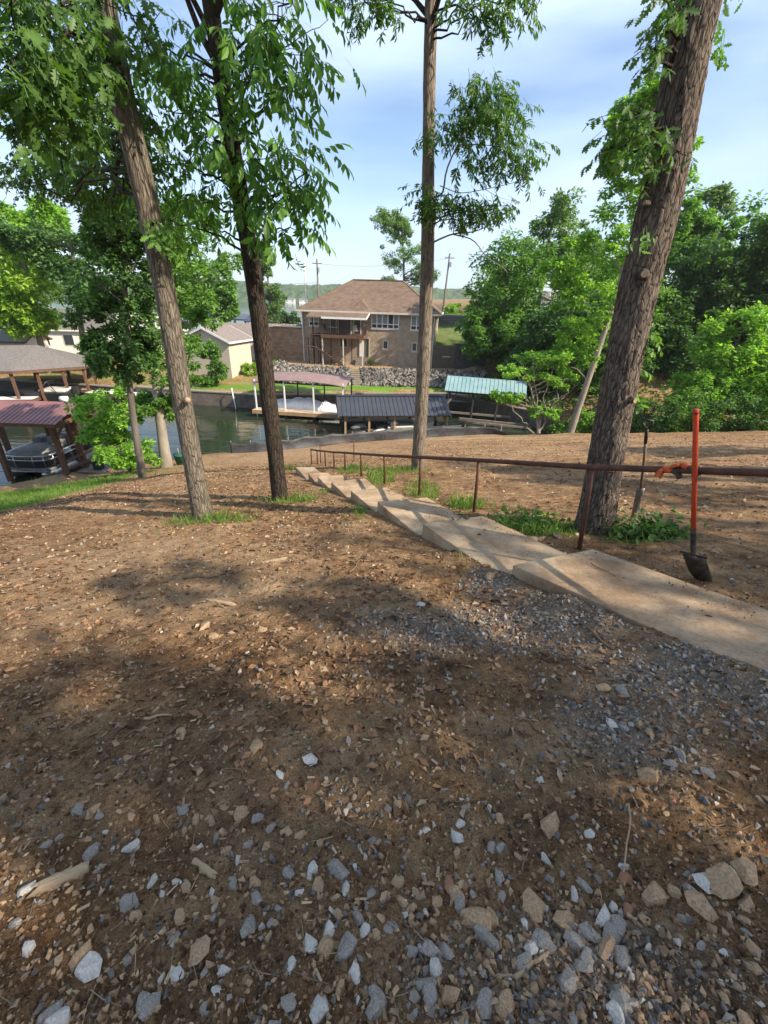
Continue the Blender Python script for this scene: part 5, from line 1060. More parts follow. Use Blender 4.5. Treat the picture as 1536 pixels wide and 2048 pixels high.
# ------------------------------------------------------------------ the four near trees
PH = protos(compound, 6, LF_HICK, 'compound_leaf'); PO = protos(oak_spray, 6, LF_OAK, 'leaf_spray'); PP = protos(oak_spray, 6, LF_PIN, 'leaf_spray', nl=11, L=.11, tmpl=TN)
PO2 = protos(oak_spray, 5, LF_OAK, 'leaf_spray', nl=9, L=.085, tmpl=TQ); PO3 = protos(oak_spray, 4, LF_MID, 'leaf_spray', nl=5, L=.10)
T1C=[(-3.12,4.80,11.18),(-3.16,5.00,11.07),(-3.18,5.20,10.98),(-3.26,4.80,10.78),(-3.08,5.40,11.33),(-3.23,5.80,11.22),(-3.09,5.20,11.41),(-3.35,5.00,10.72),(-3.29,5.60,10.91),(-3.19,5.20,10.82),(-3.12,4.60,10.90),(-2.67,6.00,11.78),(-2.66,6.20,11.72),(-3.10,5.80,11.69),(-3.11,4.80,11.32),(-2.91,5.20,11.50),(-3.17,6.00,11.49),(-3.23,5.60,11.30)]
T1D=[(-6.20,9.00,11.11),(-5.92,9.20,11.37),(-5.42,9.00,11.17),(-4.87,8.60,10.86),(-4.60,8.40,11.27),(-4.52,8.40,10.67),(-6.08,9.40,11.58),(-4.89,8.60,11.53),(-6.69,9.40,11.08),(-5.64,9.00,10.99),(-4.33,8.00,10.94),(-3.81,7.60,11.09),(-3.81,7.40,11.31),(-5.18,8.80,10.65),(-3.29,7.40,11.37),(-3.69,8.00,10.96)]
T2C=[(-1.54,6.60,11.95),(-1.25,6.40,11.97),(-1.19,6.60,11.85),(-1.75,6.80,11.64),(-1.45,6.60,11.41),(-1.23,6.40,11.43),(-1.88,6.90,11.26),(-1.55,6.60,10.97),(-1.40,6.50,10.74),(-1.05,6.40,10.65),(-1.33,6.50,10.41),(-1.71,6.70,10.54),(-2.01,6.90,10.73),(-1.47,6.50,10.23),(-1.74,6.70,10.25),(-1.30,6.40,10.09),(-2.20,7.00,11.03),(-2.34,7.20,11.46),(-2.55,7.40,11.83),(-2.78,7.60,12.09),(-3.14,7.80,11.57),(-2.82,7.60,11.31),(-3.18,7.90,11.01),(-2.76,7.60,10.84),(-2.59,7.40,10.48),(-3.42,8.20,10.63),(-3.27,7.80,12.25),(-3.28,8.00,12.03),(-2.12,7.00,12.05),(-1.78,6.70,12.12),(-1.13,6.40,12.08),(-3.00,8.00,10.28),(-2.89,6.60,10.15),(-1.43,6.50,11.71),(-1.70,6.50,10.78),(-1.83,6.40,11.58),(-1.15,6.40,10.53)]
T3C=[(1.20,10.00,12.54),(1.50,9.80,12.64),(1.82,9.80,12.49),(1.51,10.00,12.17),(1.05,10.20,12.11),(2.03,9.80,12.23),(2.24,9.80,11.79),(1.93,9.90,11.62),(1.39,10.00,11.63),(0.75,10.30,12.15),(2.39,9.80,11.58),(1.63,9.60,12.29),(1.41,10.40,12.46),(1.90,9.60,11.93)]
T3D=[(0.74,10.30,10.98),(1.09,10.10,11.03),(1.50,10.20,11.00),(1.79,10.10,10.89),(2.00,10.00,10.98),(0.61,10.30,11.14),(1.33,10.20,10.77)]
T3E=[(1.26,9.60,13.54),(1.58,9.60,13.49),(2.04,9.80,13.70),(-0.56,9.80,13.59),(-0.81,9.80,13.65),(-0.28,9.90,13.60),(1.01,9.60,13.62),(1.48,9.60,13.35)]
T4C=[(2.04,4.70,10.76),(2.00,4.70,10.58),(2.10,4.62,10.64),(1.97,4.90,10.57),(2.20,4.50,10.50),(1.96,4.80,10.74),(2.10,4.62,10.46),(1.90,4.90,10.67),(1.86,4.9,10.56)]
T4D=[(2.00,4.60,11.21),(2.00,4.60,11.10),(2.06,4.60,11.32),(1.98,4.60,11.02),(2.05,4.70,11.41)]
T4E=[(2.60,4.80,11.21),(2.09,4.50,10.27),(2.21,4.55,9.85),(2.65,4.80,9.01),(2.72,4.80,8.71),(2.57,4.85,9.19),(2.74,4.80,8.45),(2.63,4.90,11.48)]
def high_crown(tree, o, P, centre, r, n, per, size, mt, rng, bark):
    c = np.array(centre) + rng.normal(size=(n, 3)) * np.array(r) * .55; rad = rng.uniform(.35, .75, n) * min(r) * .55
    m = MB()
    for k in range(n): limb(m, trunk_at(P, c[k][2] - 1.6) - o, c[k] - o, .05, .012, k, 6, .1)
    m.build('limbs', bark, tree, True)
    p, d = cloud(c - o, rad, per, rng); leaves('crown', p, d, size, mt, tree, rng, kind='stuff')
rg = np.random.default_rng(21)
# T1: grey oak on the left
P1 = [(-3.06, 6.38, 5.75), (-3.06, 6.38, 6.6), (-3.05, 6.38, 7.9), (-3.03, 6.40, 9.2), (-3.07, 6.40, 10.5), (-3.12, 6.38, 11.4), (-3.15, 6.38, 12.6), (-3.3, 6.5, 15), (-3.2, 6.6, 18)]
t1, o1 = near_tree('oak_tree', 'tall lichen grey oak with darker upper trunk, left of the dark hickory', P1, [0.152, 0.142, 0.134, 0.134, 0.134, 0.130, 0.121, 0.086, 0.044], M_BARK_GR, relief=.035, fz=3.0, flare=.32, seed=2)
sprays(t1, o1, P1, T1C, .19, 16, PO, 'leaf_spray', 288, M_BARK_DK, rg, (.85, 1.3), rise=-1.0)
sprays(t1, o1, P1, T1D, .26, 42, PO2, 'leaf_spray', 0, M_BARK_DK, rg, (.8, 1.15), rise=.3)
sprays(t1, o1, P1, [(-2.80, 6.12, 9.93), (-2.74, 6.12, 9.80), (-2.86, 6.10, 10.05)], .08, 8, PO3, 'leaf_spray', 24, M_BARK_DK, rg, (.8, 1.1), rise=.1)
high_crown(t1, o1, P1, (-3.4, 5.6, 15.5), (2.6, 2.4, 2.0), 13, 95, .22, LF_OAK, rg, M_BARK_DK)
MB().tube([(.12, -.11, 2.16), (.18, -.19, 2.18), (.19, -.20, 2.18)], [.05, .04, .035], 10).build('branch_stub', M_PALEWOOD, t1, True)
# T2: dark hickory
P2 = [(-2.02, 7.49, 5.6), (-2.03, 7.49, 6.5), (-2.09, 7.49, 8.5), (-2.13, 7.48, 9.6), (-2.21, 7.48, 10.65), (-2.28, 7.46, 11.6), (-2.33, 7.45, 12.56), (-2.4, 7.4, 15), (-2.3, 7.4, 18)]
t2_, o2 = near_tree('hickory_tree', 'dark barked hickory with long drooping compound leaves left of centre', P2, [0.141, 0.137, 0.133, 0.124, 0.115, 0.102, 0.094, 0.069, 0.034], M_BARK_DK, relief=.07, fz=1.3, flare=.24, seed=7)
sprays(t2_, o2, P2, T2C, .21, 13, PH, 'compound_leaf', 300, M_BARK_DK, rg, (.72, 1.05), rise=.45, drop=-.45)
high_crown(t2_, o2, P2, (-2.2, 7.0, 15.3), (2.2, 2.2, 1.9), 13, 95, .22, LF_HICK, rg, M_BARK_DK)
# T3: tall bare trunk in the middle
P3 = [(.86, 10.73, 5.0), (.85, 10.73, 7.0), (.80, 10.73, 9.33), (.73, 10.73, 10.8), (.65, 10.73, 12.0), (.55, 10.73, 14.05), (.5, 10.7, 17), (.5, 10.7, 20)]
t3, o3 = near_tree('oak_tree', 'straight tall bare grey trunk in the middle with one leafy side branch', P3, [0.163, 0.154, 0.145, 0.132, 0.114, 0.110, 0.097, 0.044], M_BARK_SH, relief=.06, fz=1.6, flare=.25, seed=11)
m = MB()
for pts, r_ in (([(0.79,10.60,11.19),(0.96,10.40,11.24),(1.00,10.30,11.58),(1.15,10.10,11.91),(1.33,10.00,12.20),(1.6,9.9,12.45)], .022), ([(.80,10.60,10.40),(1.21,10.30,10.54),(1.65,10.20,10.59),(2.08,10.00,10.76)], .02), ([(1.21,10.30,10.54),(1.62,10.20,10.44),(1.92,10.00,10.13),(2.23,9.90,9.96),(2.34,9.90,9.87)], .013), ([(2.1,9.95,10.0),(2.2,9.9,10.12),(2.3,9.9,10.1)], .006), ([(0.90,10.40,11.35),(1.28,10.20,11.21),(1.72,10.00,11.24),(2.25,9.90,11.34),(2.48,9.80,11.43)], .009), ([(1.72, 10., 11.24), (2.0, 9.9, 11.1), (2.3, 9.9, 11.05)], .005), ([(1.15,10.10,11.91),(1.5,10,11.9),(1.9,9.9,11.85),(2.2,9.8,11.8)], .01)):
    q = [tuple(np.array(p) - o3) for p in pts]; C = curve_pts(q, 14); m.tube([tuple(c) for c in C], [r_ * (1 - .7 * i / 14) for i in range(15)], 7, caps=False)
m.build('bare_branches', M_BARK_PALE, t3, True)
sprays(t3, o3, P3, T3C, .19, 27, PP, 'leaf_spray', 0, M_BARK_DK, rg, (.8, 1.2), rise=.2, branch=False, drop=-.6)
sprays(t3, o3, P3, T3D, .14, 26, PP, 'leaf_spray', 0, M_BARK_DK, rg, (.8, 1.15), rise=.1, drop=-.6)
sprays(t3, o3, P3, T3E, .17, 22, PP, 'leaf_spray', 0, M_BARK_DK, rg, (.8, 1.2), rise=-.2, drop=-.6)
high_crown(t3, o3, P3, (.6, 10.5, 16.8), (2.4, 2.4, 1.8), 13, 95, .22, LF_PIN, rg, M_BARK_DK)
# T4: big leaning oak on the right
P4 = [(2.68, 4.85, 6.5), (2.69, 4.85, 6.9), (2.62, 4.85, 7.6), (2.55, 4.85, 8.37), (2.48, 4.85, 9.37), (2.46, 4.85, 10.2), (2.40, 4.86, 11.0), (2.37, 4.87, 11.5), (2.3, 4.9, 14), (2.2, 4.9, 17.5)]
t4, o4 = near_tree('oak_tree', 'massive dark plated oak trunk leaning right beside the concrete steps', P4, [0.214, 0.205, 0.188, 0.180, 0.175, 0.175, 0.162, 0.158, 0.123, 0.052], M_BARK_OAK, n=96, rings=380, relief=.06, fk=5.0, fz=6.5, flare=.30, seed=4)
sprays(t4, o4, P4, T4C, .09, 7, PO, 'leaf_spray', 63, M_BARK_DK, rg, (.5, .8), rise=.1)
sprays(t4, o4, P4, T4D, .07, 6, PO, 'leaf_spray', 35, M_BARK_DK, rg, (.5, .8), rise=.05)
sprays(t4, o4, P4, T4E, .05, 4, PO3, 'leaf_spray', 40, M_BARK_DK, rg, (.6, .85), rise=.05, branch=False)
high_crown(t4, o4, P4, (2.0, 5.0, 15.3), (2.7, 2.6, 2.0), 13, 95, .22, LF_OAK, rg, M_BARK_DK)
for p, r_ in (((2.37, 4.60, 9.59), .035), ((2.62, 4.63, 8.42), .028), ((2.22, 4.68, 10.15), .02)):
    p = np.array(p) - o4; c = np.array(trunk_at(P4, p[2] + o4[2])) - o4; d = (p - c) / np.linalg.norm(p - c)
    MB().tube([tuple(c + d * .15), tuple(c + d * .235), tuple(c + d * .25)], [r_ * 1.6, r_ * 1.15, r_], 12).build('knot_collar', M_BARK_OAK, t4, True)
    MB().tube([tuple(c + d * .249), tuple(c + d * .254)], [r_ * .92, r_ * .9], 12).build('cut_face', M_PALEWOOD, t4)

# ------------------------------------------------------------------ background trees
def bg_tree(name, label, base, trunk, r0, ell, n, per, size, mt, bark=None, seed=0, tmpl=TQ, clr=.30, flat=.8, group=None, extra=None, cat='tree', limbs=14, low=0.0, shell=.5):
    """trunk: list of points (world); ell: list of (centre, radii) making the crown"""
    rng = np.random.default_rng(900 + seed); t = thing(name, label, cat, base, 0, group); o = np.array(base, float)
    C = []; Rr = []
    for (c, r) in ell:
        k = max(3, int(n * 1.7 / len(ell))); d = rng.normal(size=(k, 3)); d /= np.linalg.norm(d, axis=1, keepdims=True)
        q = rng.uniform(.25, 1.0, (k, 1)) ** .6; q = q * np.where(rng.random((k, 1)) < .16, 1.22, 1); C.append(np.array(c) + d * q * np.array(r) * .86); Rr.append(rng.uniform(.4, 1.25, k) * clr * .74 * (r[0] * r[1] * r[2]) ** (1 / 3))
    C = np.concatenate(C); Rr = np.concatenate(Rr)
    m = MB()
    if trunk:
        W = curve_pts([np.array(p) - o for p in trunk], 14); m.tube([tuple(p) for p in W], list(np.linspace(r0, r0 * .35, 15) * np.concatenate([[1.35, 1.1], np.ones(13)])), 10, caps=False)
        top = np.array(trunk[-1]); idx = rng.permutation(len(C))[:limbs]
        Tp = sorted([tuple(p) for p in trunk], key=lambda p: p[2])
        for k in idx: limb(m, trunk_at(Tp, min(C[k][2] - .12 * abs(C[k][2] - base[2]), top[2])) - o, C[k] - o, r0 * .32, r0 * .07, int(k), 6, .1)
        m.build('trunk', bark or M_BARK_BG, t, True)
    p, d = cloud(C - o, Rr, int(per * .68), rng, flat, shell)
    if low is not None:
        g = height(p[:, 0] + o[0], p[:, 1] + o[1]) - o[2]; kz = p[:, 2] > g - .05; p, d = p[kz], d[kz]
    leaves('crown', p, d, size * .92, mt, t, rng, tmpl)
    return t
def E(c, r): return (c, r)
# left shore trees
bg_tree('slender_tree', 'slender grey trunked tree with dark leafy crown on the near left shore', (-9.66, 15.7, gz(-9.66, 15.7) - .1), [(-9.66, 15.7, 2.6), (-9.4, 15.7, 5.76), (-9.02, 15.7, 7.82), (-8.62, 15.7, 10.2), (-8.5, 15.7, 12)], .13, [E((-9.1, 15.9, 9.4), (1.8, 1.7, 2.2)), E((-9.4, 15.8, 7.3), (1.35, 1.4, 1.1)), E((-8.6, 16, 11.2), (1.3, 1.5, 1.3))], 96, 190, .19, LF_DARK, M_BARK_BG, 1, clr=.30)
bg_tree('young_tree', 'thin young tree with bright low foliage over the left shoreline', (-12.7, 19.8, gz(-12.7, 19.8) - .1), [(-12.7, 19.8, 1.1), (-12.5, 19.8, 3.9), (-12.4, 19.9, 5.6)], .11, [E((-12.6, 19.3, 4.6), (1.9, 1.6, 1.1)), E((-12.2, 19.2, 2.6), (1.7, 1.4, .8)), E((-13.4, 19.6, 3.4), (1.0, 1.2, .7))], 63, 120, .21, LF_LIGHT, M_BARK_BG, 2, clr=.30)
bg_tree('shore_tree', 'thick pale grey trunked tree with mid green crown on the left shoreline', (-10.92, 19.9, gz(-10.92, 19.9) - .1), [(-10.92, 19.9, 1.4), (-10.7, 19.9, 4.4), (-10.5, 19.9, 6.2), (-10.3, 20, 8.2), (-10.2, 20, 10)], .25, [E((-10.2, 20.1, 6.4), (1.7, 1.7, 1.5)), E((-9.2, 20.3, 9.2), (2.4, 2.0, 2.2)), E((-8.0, 20.6, 11.4), (2.2, 2.0, 1.8)), E((-10.9, 20, 4.6), (1.1, 1.2, .8))], 75, 170, .22, LF_MID, M_BARK_PALE, 3, clr=.28)
bg_tree('shoreline_tree', 'broad yellow green tree at the far left edge across the cove', (-36, 47, gz(-36, 47)), [(-36, 47, 1), (-36.2, 47, 5), (-35.6, 47, 9), (-35.2, 47, 13)], .35, [E((-35.4, 46, 11.0), (4.6, 4, 5.2)), E((-36.5, 46, 7), (3.4, 3, 2.0))], 90, 170, .46, LF_YEL, M_BARK_PALE, 4, clr=.32)
bg_tree('shoreline_tree', 'dark spreading tree behind the grey roofed boathouse', (-30.5, 45, gz(-30.5, 45)), [(-30.5, 45, 1), (-30.2, 45, 6), (-29.6, 45, 10), (-29, 45, 13.5)], .32, [E((-29.4, 45, 12.4), (4.6, 3.6, 2.4)), E((-28.2, 45, 8.6), (3.4, 3, 1.7)), E((-33, 44.5, 13.5), (3, 3, 1.4))], 81, 170, .42, LF_DARK, M_BARK_BG, 5, clr=.32)
bg_tree('shoreline_tree', 'light green tree rising beyond the white houses on the left', (-41, 52, gz(-41, 52)), [(-41, 52, 1), (-41, 52, 7), (-40.4, 52, 14)], .35, [E((-40.4, 52, 13.5), (4.2, 3.8, 4.6)), E((-36.5, 52, 15.5), (3.6, 3, 2.4))], 66, 170, .5, LF_LIGHT, M_BARK_BG, 6, clr=.33)
bg_tree('lawn_tree', 'leafy tree standing above the garage roof between the two left trunks', (-24.6, 64, gz(-24.6, 64)), [(-24.2, 64, 2), (-24.2, 64, 6), (-24.6, 64, 10), (-24.8, 64, 14)], .3, [E((-25.4, 64, 12.2), (5.4, 4, 4.8)), E((-27.5, 64, 8.0), (4, 3, 2.6)), E((-22.2, 63.5, 8.6), (2.0, 2, 3.0))], 90, 170, .5, LF_MID, M_BARK_BG, 7, clr=.31)
bg_tree('columnar_tree', 'narrow columnar grey green tree just right of the hickory trunk', (-20.9, 82, gz(-20.9, 80)), [(-20.9, 82, 2), (-20.9, 82, 9), (-20.9, 82, 15)], .25, [E((-20.9, 82, 9.0), (2.7, 2.4, 4.6)), E((-21.4, 82, 15), (1.9, 1.8, 3.0))], 66, 150, .48, LF_GREY, M_BARK_BG, 8, clr=.31)
bg_tree('leaning_sapling', 'sapling bending low over the far lawn beside the wire fence', (-19.6, 42.6, gz(-19.6, 42.6)), [(-19.6, 42.6, 1.3), (-18.9, 42.6, 4.2), (-17.6, 42.5, 5.2), (-16.4, 42.4, 4.0)], .08, [E((-18.8, 42.6, 5.2), (1.1, 1.1, 1.0)), E((-17.0, 42.5, 4.6), (1.3, 1.1, .9)), E((-16.4, 42.4, 2.9), (1.0, .9, 1.1)), E((-17.3, 42.2, 1.9), (.8, .7, .5))], 60, 110, .30, LF_MID, M_BARK_BG, 9, clr=.30)
bg_tree('open_crowned_tree', 'open crowned tall tree behind the brick house roof', (2.2, 84, gz(2.2, 76)), [(2.4, 84, 1.5), (2.4, 84, 8), (2.1, 84, 14), (1.4, 84, 21)], .3, [E((-1.2, 84, 21.0), (3.0, 3, 2.0)), E((1.6, 84, 16.5), (4.2, 3.5, 3.2)), E((5.6, 84, 13.4), (3.2, 3, 2.0)), E((.5, 84, 11.5), (3.4, 3, 1.8)), E((1.5, 84, 20), (2.2, 2, 2.0))], 150, 110, .36, LF_GREY, M_BARK_BG, 10, clr=.31, limbs=30)
bg_tree('bush', 'dark bushes beside the far driveway left of the brick house', (-14.4, 66, gz(-14.4, 66)), None, .1, [E((-14.4, 66, 5.6), (2.4, 1.6, 2.6)), E((-17.5, 67, 4.6), (2.0, 1.6, 1.6))], 39, 130, .4, LF_DARK, None, 11, cat='bush')
bg_tree('bush', 'pale green bush behind the right roof edge of the brick house', (9.6, 74, gz(9.6, 74)), None, .1, [E((9.2, 74, 7.2), (2.6, 2, 2.8)), E((13, 74, 7), (2.4, 2, 2.2))], 39, 130, .42, LF_LIGHT, None, 12, cat='bush')
bg_tree('bush', 'rounded olive bush by the white house on the left', (-32.4, 50, gz(-32.4, 50)), None, .1, [E((-32.4, 50, 3.4), (2.2, 1.6, 1.5))], 27, 120, .34, LF_YEL, None, 13, cat='bush')
bg_tree('bush', 'scrubby bank shrubs below the tan garage', (-14.6, 48.0, gz(-14.6, 48.0)), None, .1, [E((-14.8, 47.6, 2.3), (1.6, 1.0, .8)), E((-12.6, 48.8, 2.4), (1.4, .9, .8))], 30, 90, .26, LF_YEL, None, 14, cat='bush')
p, d = cloud([(0, 0, .45)], [.5], 500, rg); leaves('foliage', p, d, .14, LF_DARK, sb, rg)
# the wood on the right
RW = 'trees of the wood on the right'
bg_tree('dense_tree', 'rounded mid green tree right of the house with fine drooping foliage', (11.9, 49, gz(11.9, 49)), [(11.9, 49, 1), (11.8, 49, 7), (11.6, 49, 13)], .35, [E((11.6, 48.5, 10.4), (4.6, 4, 5.6)), E((10.0, 47.5, 6.5), (3.4, 3, 3.2)), E((13.5, 48, 6.0), (4, 3, 3.4))], 144, 200, .40, LF_MID, None, 20, clr=.31, group=RW)
bg_tree('dense_tree', 'taller light crowned tree rising behind the rounded tree', (18.6, 60, gz(18.6, 60)), [(18.6, 60, 6), (18.6, 60, 12), (18.6, 60, 19)], .35, [E((18.6, 60, 16.5), (3.8, 3.4, 4.8)), E((22, 60, 14), (3.4, 3, 3.4))], 75, 170, .46, LF_GREY, None, 21, clr=.32, group=RW)
bg_tree('leaning_tree', 'bright green tree with pale trunk leaning right behind the big oak', (13.2, 30.3, gz(13.2, 30.3) - .2), [(13.2, 30.3, .8), (13.85, 30.2, 7.06), (14.1, 30.2, 10.0), (14.4, 30.2, 13.7), (14.8, 30.2, 20.5)], .22, [E((13.4, 31.2, 9.0), (3.0, 2.2, 2.6)), E((14.4, 31.2, 13.4), (2.7, 2.4, 2.6)), E((15.6, 31, 16.6), (1.7, 1.7, 1.9)), E((13.3, 31, 16.6), (1.5, 1.5, 1.8)), E((12.8, 31, 18.4), (1.3, 1.3, 1.2)), E((14.0, 31, 19.4), (1.7, 1.5, 1.6)), E((14.8, 31, 21.6), (1.3, 1.3, 1.4)), E((11.6, 31.4, 11.5), (2.0, 1.8, 2.2)), E((12.2, 31.4, 6.2), (2.6, 2.0, 1.5))], 150, 190, .28, LF_LIGHT, M_BARK_PALE, 22, clr=.32, group=RW)
bg_tree('dense_tree', 'large dark evergreen looking tree right of the big oak trunk', (27.0, 42, gz(27, 42)), [(27, 42, 3), (27, 42, 9), (27, 42, 15)], .4, [E((26.4, 41, 10.6), (5.0, 3.6, 5.2)), E((23.4, 40, 8), (3.2, 3, 4.4)), E((25, 39, 5.4), (4, 3, 3.2))], 144, 200, .38, LF_DARK, None, 23, clr=.31, group=RW)
bg_tree('dense_tree', 'dark tree at the right edge with crown reaching above the rest', (31.5, 40, gz(31.5, 40)), [(31.5, 40, 3), (31.5, 40, 10), (31.5, 40, 17)], .4, [E((31.2, 40, 14.2), (4.4, 3.6, 4.4)), E((32, 39, 8.5), (4.6, 3.4, 4.4))], 126, 190, .38, LF_DARK, None, 24, clr=.31, group=RW)
bg_tree('dense_tree', 'bright leaved tree low at the right edge of the bare lot', (23.6, 31.2, gz(23.6, 31.2)), [(23.6, 31.2, 1), (23.5, 31.2, 5), (23.4, 31.2, 9)], .25, [E((23.3, 30.8, 7.2), (3.2, 2.4, 2.8)), E((25.6, 30.2, 5.4), (2.8, 2.2, 2.4)), E((22, 30.4, 4.4), (2.6, 2, 1.6))], 114, 190, .30, LF_LIGHT, None, 25, clr=.33, group=RW)
bg_tree('open_crowned_tree', 'thin pale topped tree poking above the dark wood', (31.6, 52, gz(31.6, 52)), [(31.6, 52, 6), (31.6, 52, 14), (31.8, 52, 20)], .25, [E((31.6, 52, 18.6), (2.7, 2.4, 2.4)), E((29.8, 52, 15.6), (2.4, 2, 2.0))], 45, 150, .40, LF_GREY, None, 26, clr=.33, group=RW)
bg_tree('dense_tree', 'mid green tree filling the gap behind the leaning pale trunk', (19.8, 40, gz(19.8, 40)), [(19.8, 40, 2), (19.8, 40, 7), (19.8, 40, 12)], .3, [E((19.4, 39, 8.0), (4.0, 3, 4.6)), E((17, 38.5, 5), (3.4, 2.6, 3.4))], 120, 190, .36, LF_MID, None, 27, clr=.32, group=RW)
bg_tree('dense_tree', 'dark tree behind the mimosa at the head of the cove', (15.2, 43, gz(15.2, 43)), [(15.2, 43, 1), (15.2, 43, 6), (15.2, 43, 10)], .3, [E((15, 42, 6.5), (4.0, 3, 4.2)), E((12.8, 40.6, 3.8), (3.0, 2, 2.4))], 96, 180, .36, LF_DARK, None, 28, clr=.33, group=RW)
bg_tree('dense_tree', 'far dark tree closing the wood behind the bright low tree', (37.5, 38, gz(37.5, 38)), [(37.5, 38, 3), (37.5, 38, 10), (37.5, 38, 16)], .4, [E((37, 38, 11), (5.4, 4, 6.5)), E((34, 35, 5.5), (4.4, 3, 3.6))], 105, 190, .4, LF_MID, None, 29, clr=.31, group=RW)
bg_tree('dense_tree', 'light green tree peeping over the wood behind the road wall', (24.5, 64, gz(24.5, 64)), [(24.5, 64, 6), (24.5, 64, 12), (24.5, 64, 18)], .35, [E((24.5, 64, 14.0), (4.6, 3.6, 5.0)), E((15.5, 63, 11), (3.6, 3.2, 4.2))], 80, 170, .5, LF_MID, None, 31, clr=.30, group=RW)
bg_tree('dense_tree', 'tall mid green tree right behind the big oak trunk', (24.6, 46, gz(24.6, 46)), [(24.6, 46, 6), (24.6, 46, 12), (24.6, 46, 17)], .3, [E((24.8, 46, 15.2), (3.6, 3, 3.4)), E((22.2, 45.5, 11.4), (3.4, 3, 3.4)), E((28.4, 46, 15.0), (3.0, 3, 2.6))], 90, 170, .38, LF_MID, None, 33, clr=.3, group=RW)
bg_tree('dense_tree', 'mid green tree behind the dark edge tree at far right', (41, 50, gz(41, 50)), [(41, 50, 8), (41, 50, 14), (41, 50, 20)], .35, [E((40, 50, 15.5), (6.5, 4, 6.5)), E((33, 50, 12), (4.6, 3.6, 4.6))], 100, 170, .48, LF_MID, None, 32, clr=.28, group=RW)
uw = np.random.default_rng(404); ux = uw.uniform(8.5, 46, 26000); uy = uw.uniform(27, 56, 26000); ok = (uy > np.interp(ux, LIPX, LIPY) + 1.2) & (height(ux, uy) > .4) & ~((ux < 11) & (uy > 43)); ux, uy = ux[ok], uy[ok]
props(leaves('undergrowth', np.stack([ux, uy, height(ux, uy) + uw.random(len(ux)) ** 1.5 * 1.1], -1), uw.normal(size=(len(ux), 3)), .34, LF_DARK, None, uw), 'low leafy undergrowth covering the floor of the wood', 'undergrowth', kind='stuff')
# mimosa with pale crooked stems
mi = bg_tree('mimosa_tree', 'low spreading mimosa with pale crooked stems at the head of the cove', (11.0, 30.3, gz(11.0, 30.3) - .1), [(11.0, 30.3, 1.0), (10.6, 30.5, 2.4), (10.0, 30.6, 4.0), (9.4, 30.8, 5.2)], .10, [E((9.2, 31, 5.0), (2.2, 1.8, .7)), E((10.6, 31.2, 6.0), (2.2, 1.8, .6)), E((8.6, 30.8, 3.4), (1.5, 1.2, .5)), E((12.2, 31.2, 4.6), (1.5, 1.4, .6)), E((11.2, 30.6, 2.6), (1.5, 1.0, .5))], 56, 110, .24, LF_LIGHT, M_BARK_PALE, 30, clr=.36, flat=.45, group=None, limbs=26)
m = MB(); o = np.array(mi.location)
for a, b, r_ in (((11.0, 30.3, 1.1), (12.2, 30.6, 4.8), .07), ((11.0, 30.3, 1.1), (11.3, 30.8, 5.6), .06), ((10.6, 30.2, 1.0), (8.6, 30.5, 3.1), .06), ((11.0, 30.3, 1.2), (9.8, 30.7, 6.0), .06), ((12.2, 30.6, 3.4), (13.4, 30.6, 4.9), .035), ((11.3, 30.5, 3.2), (12.6, 30.4, 3.9), .03)):
    limb(m, np.array(a) - o, np.array(b) - o, r_, r_ * .35, int(abs(a[0] * 7 + b[2] * 31)), 9)
m.build('stems', M_BARK_PALE, mi, True)
for k, (x, y, z, r, mt_, lab) in enumerate(((14.2, 31.0, 2.2, 1.2, LF_LIGHT, 'bright green undergrowth bush at the foot of the leaning pale trunk'), (16.0, 30.0, 2.6, 1.4, LF_MID, 'dark undergrowth bush just left of the big oak trunk'), (18.2, 29.2, 3.6, 1.9, LF_DARK, 'tall dark undergrowth bush seen just right of the big oak trunk'), (20.2, 28.6, 4.2, 2.0, LF_MID, 'mid green undergrowth thicket behind the red shovel handle'), (22.2, 28.0, 4.0, 1.8, LF_DARK, 'dark undergrowth thicket right of the red shovel handle'), (24.6, 27.6, 4.4, 2.0, LF_MID, 'undergrowth thicket at the right edge of the bare lot'), (12.3, 30.6, 1.9, .8, LF_MID, 'small leafy shrub between the mimosa and the leaning trunk'), (27.5, 27.4, 4.6, 2.2, LF_DARK, 'dark thicket running out of the picture on the right'))):
    bg_tree('undergrowth_bush', lab, (x, y, gz(x, y)), None, .1, [E((x, y, (z + gz(x, y)) / 2 + .2), (r * 1.15, r * .8, max(.7, (z + .6 - gz(x, y)) * .6)))], 30, 130, .20, mt_, None, 40 + k, cat='bush', clr=.34)
# trees off to the right and behind that throw the shade over the foreground
for k, (x, y, h, lab) in enumerate(((12.4, -5.4, 12.2, 'tall leafy oak out of frame behind the right shoulder'), (8.0, -9.5, 13, 'leafy oak out of frame behind the camera'), (19, -4.2, 13, 'broad oak out of frame on the right'), (20.5, 2.2, 12.5, 'slim oak out of frame beyond the right end of the handrail'), (26, 8.5, 13, 'oak at the wood edge out of frame on the far right'))):
    g_ = gz(x, y); bg_tree('shade_tree', lab, (x, y, g_), [(x, y, g_ - .2), (x, y, g_ + 5), (x + .3, y, g_ + h * .9)], .3, [E((x, y, g_ + h * .72), (3.9, 3.2, h * .25))], 32, 105, .34, LF_OAK, None, 60 + k, clr=.33, group='trees out of frame on the right')
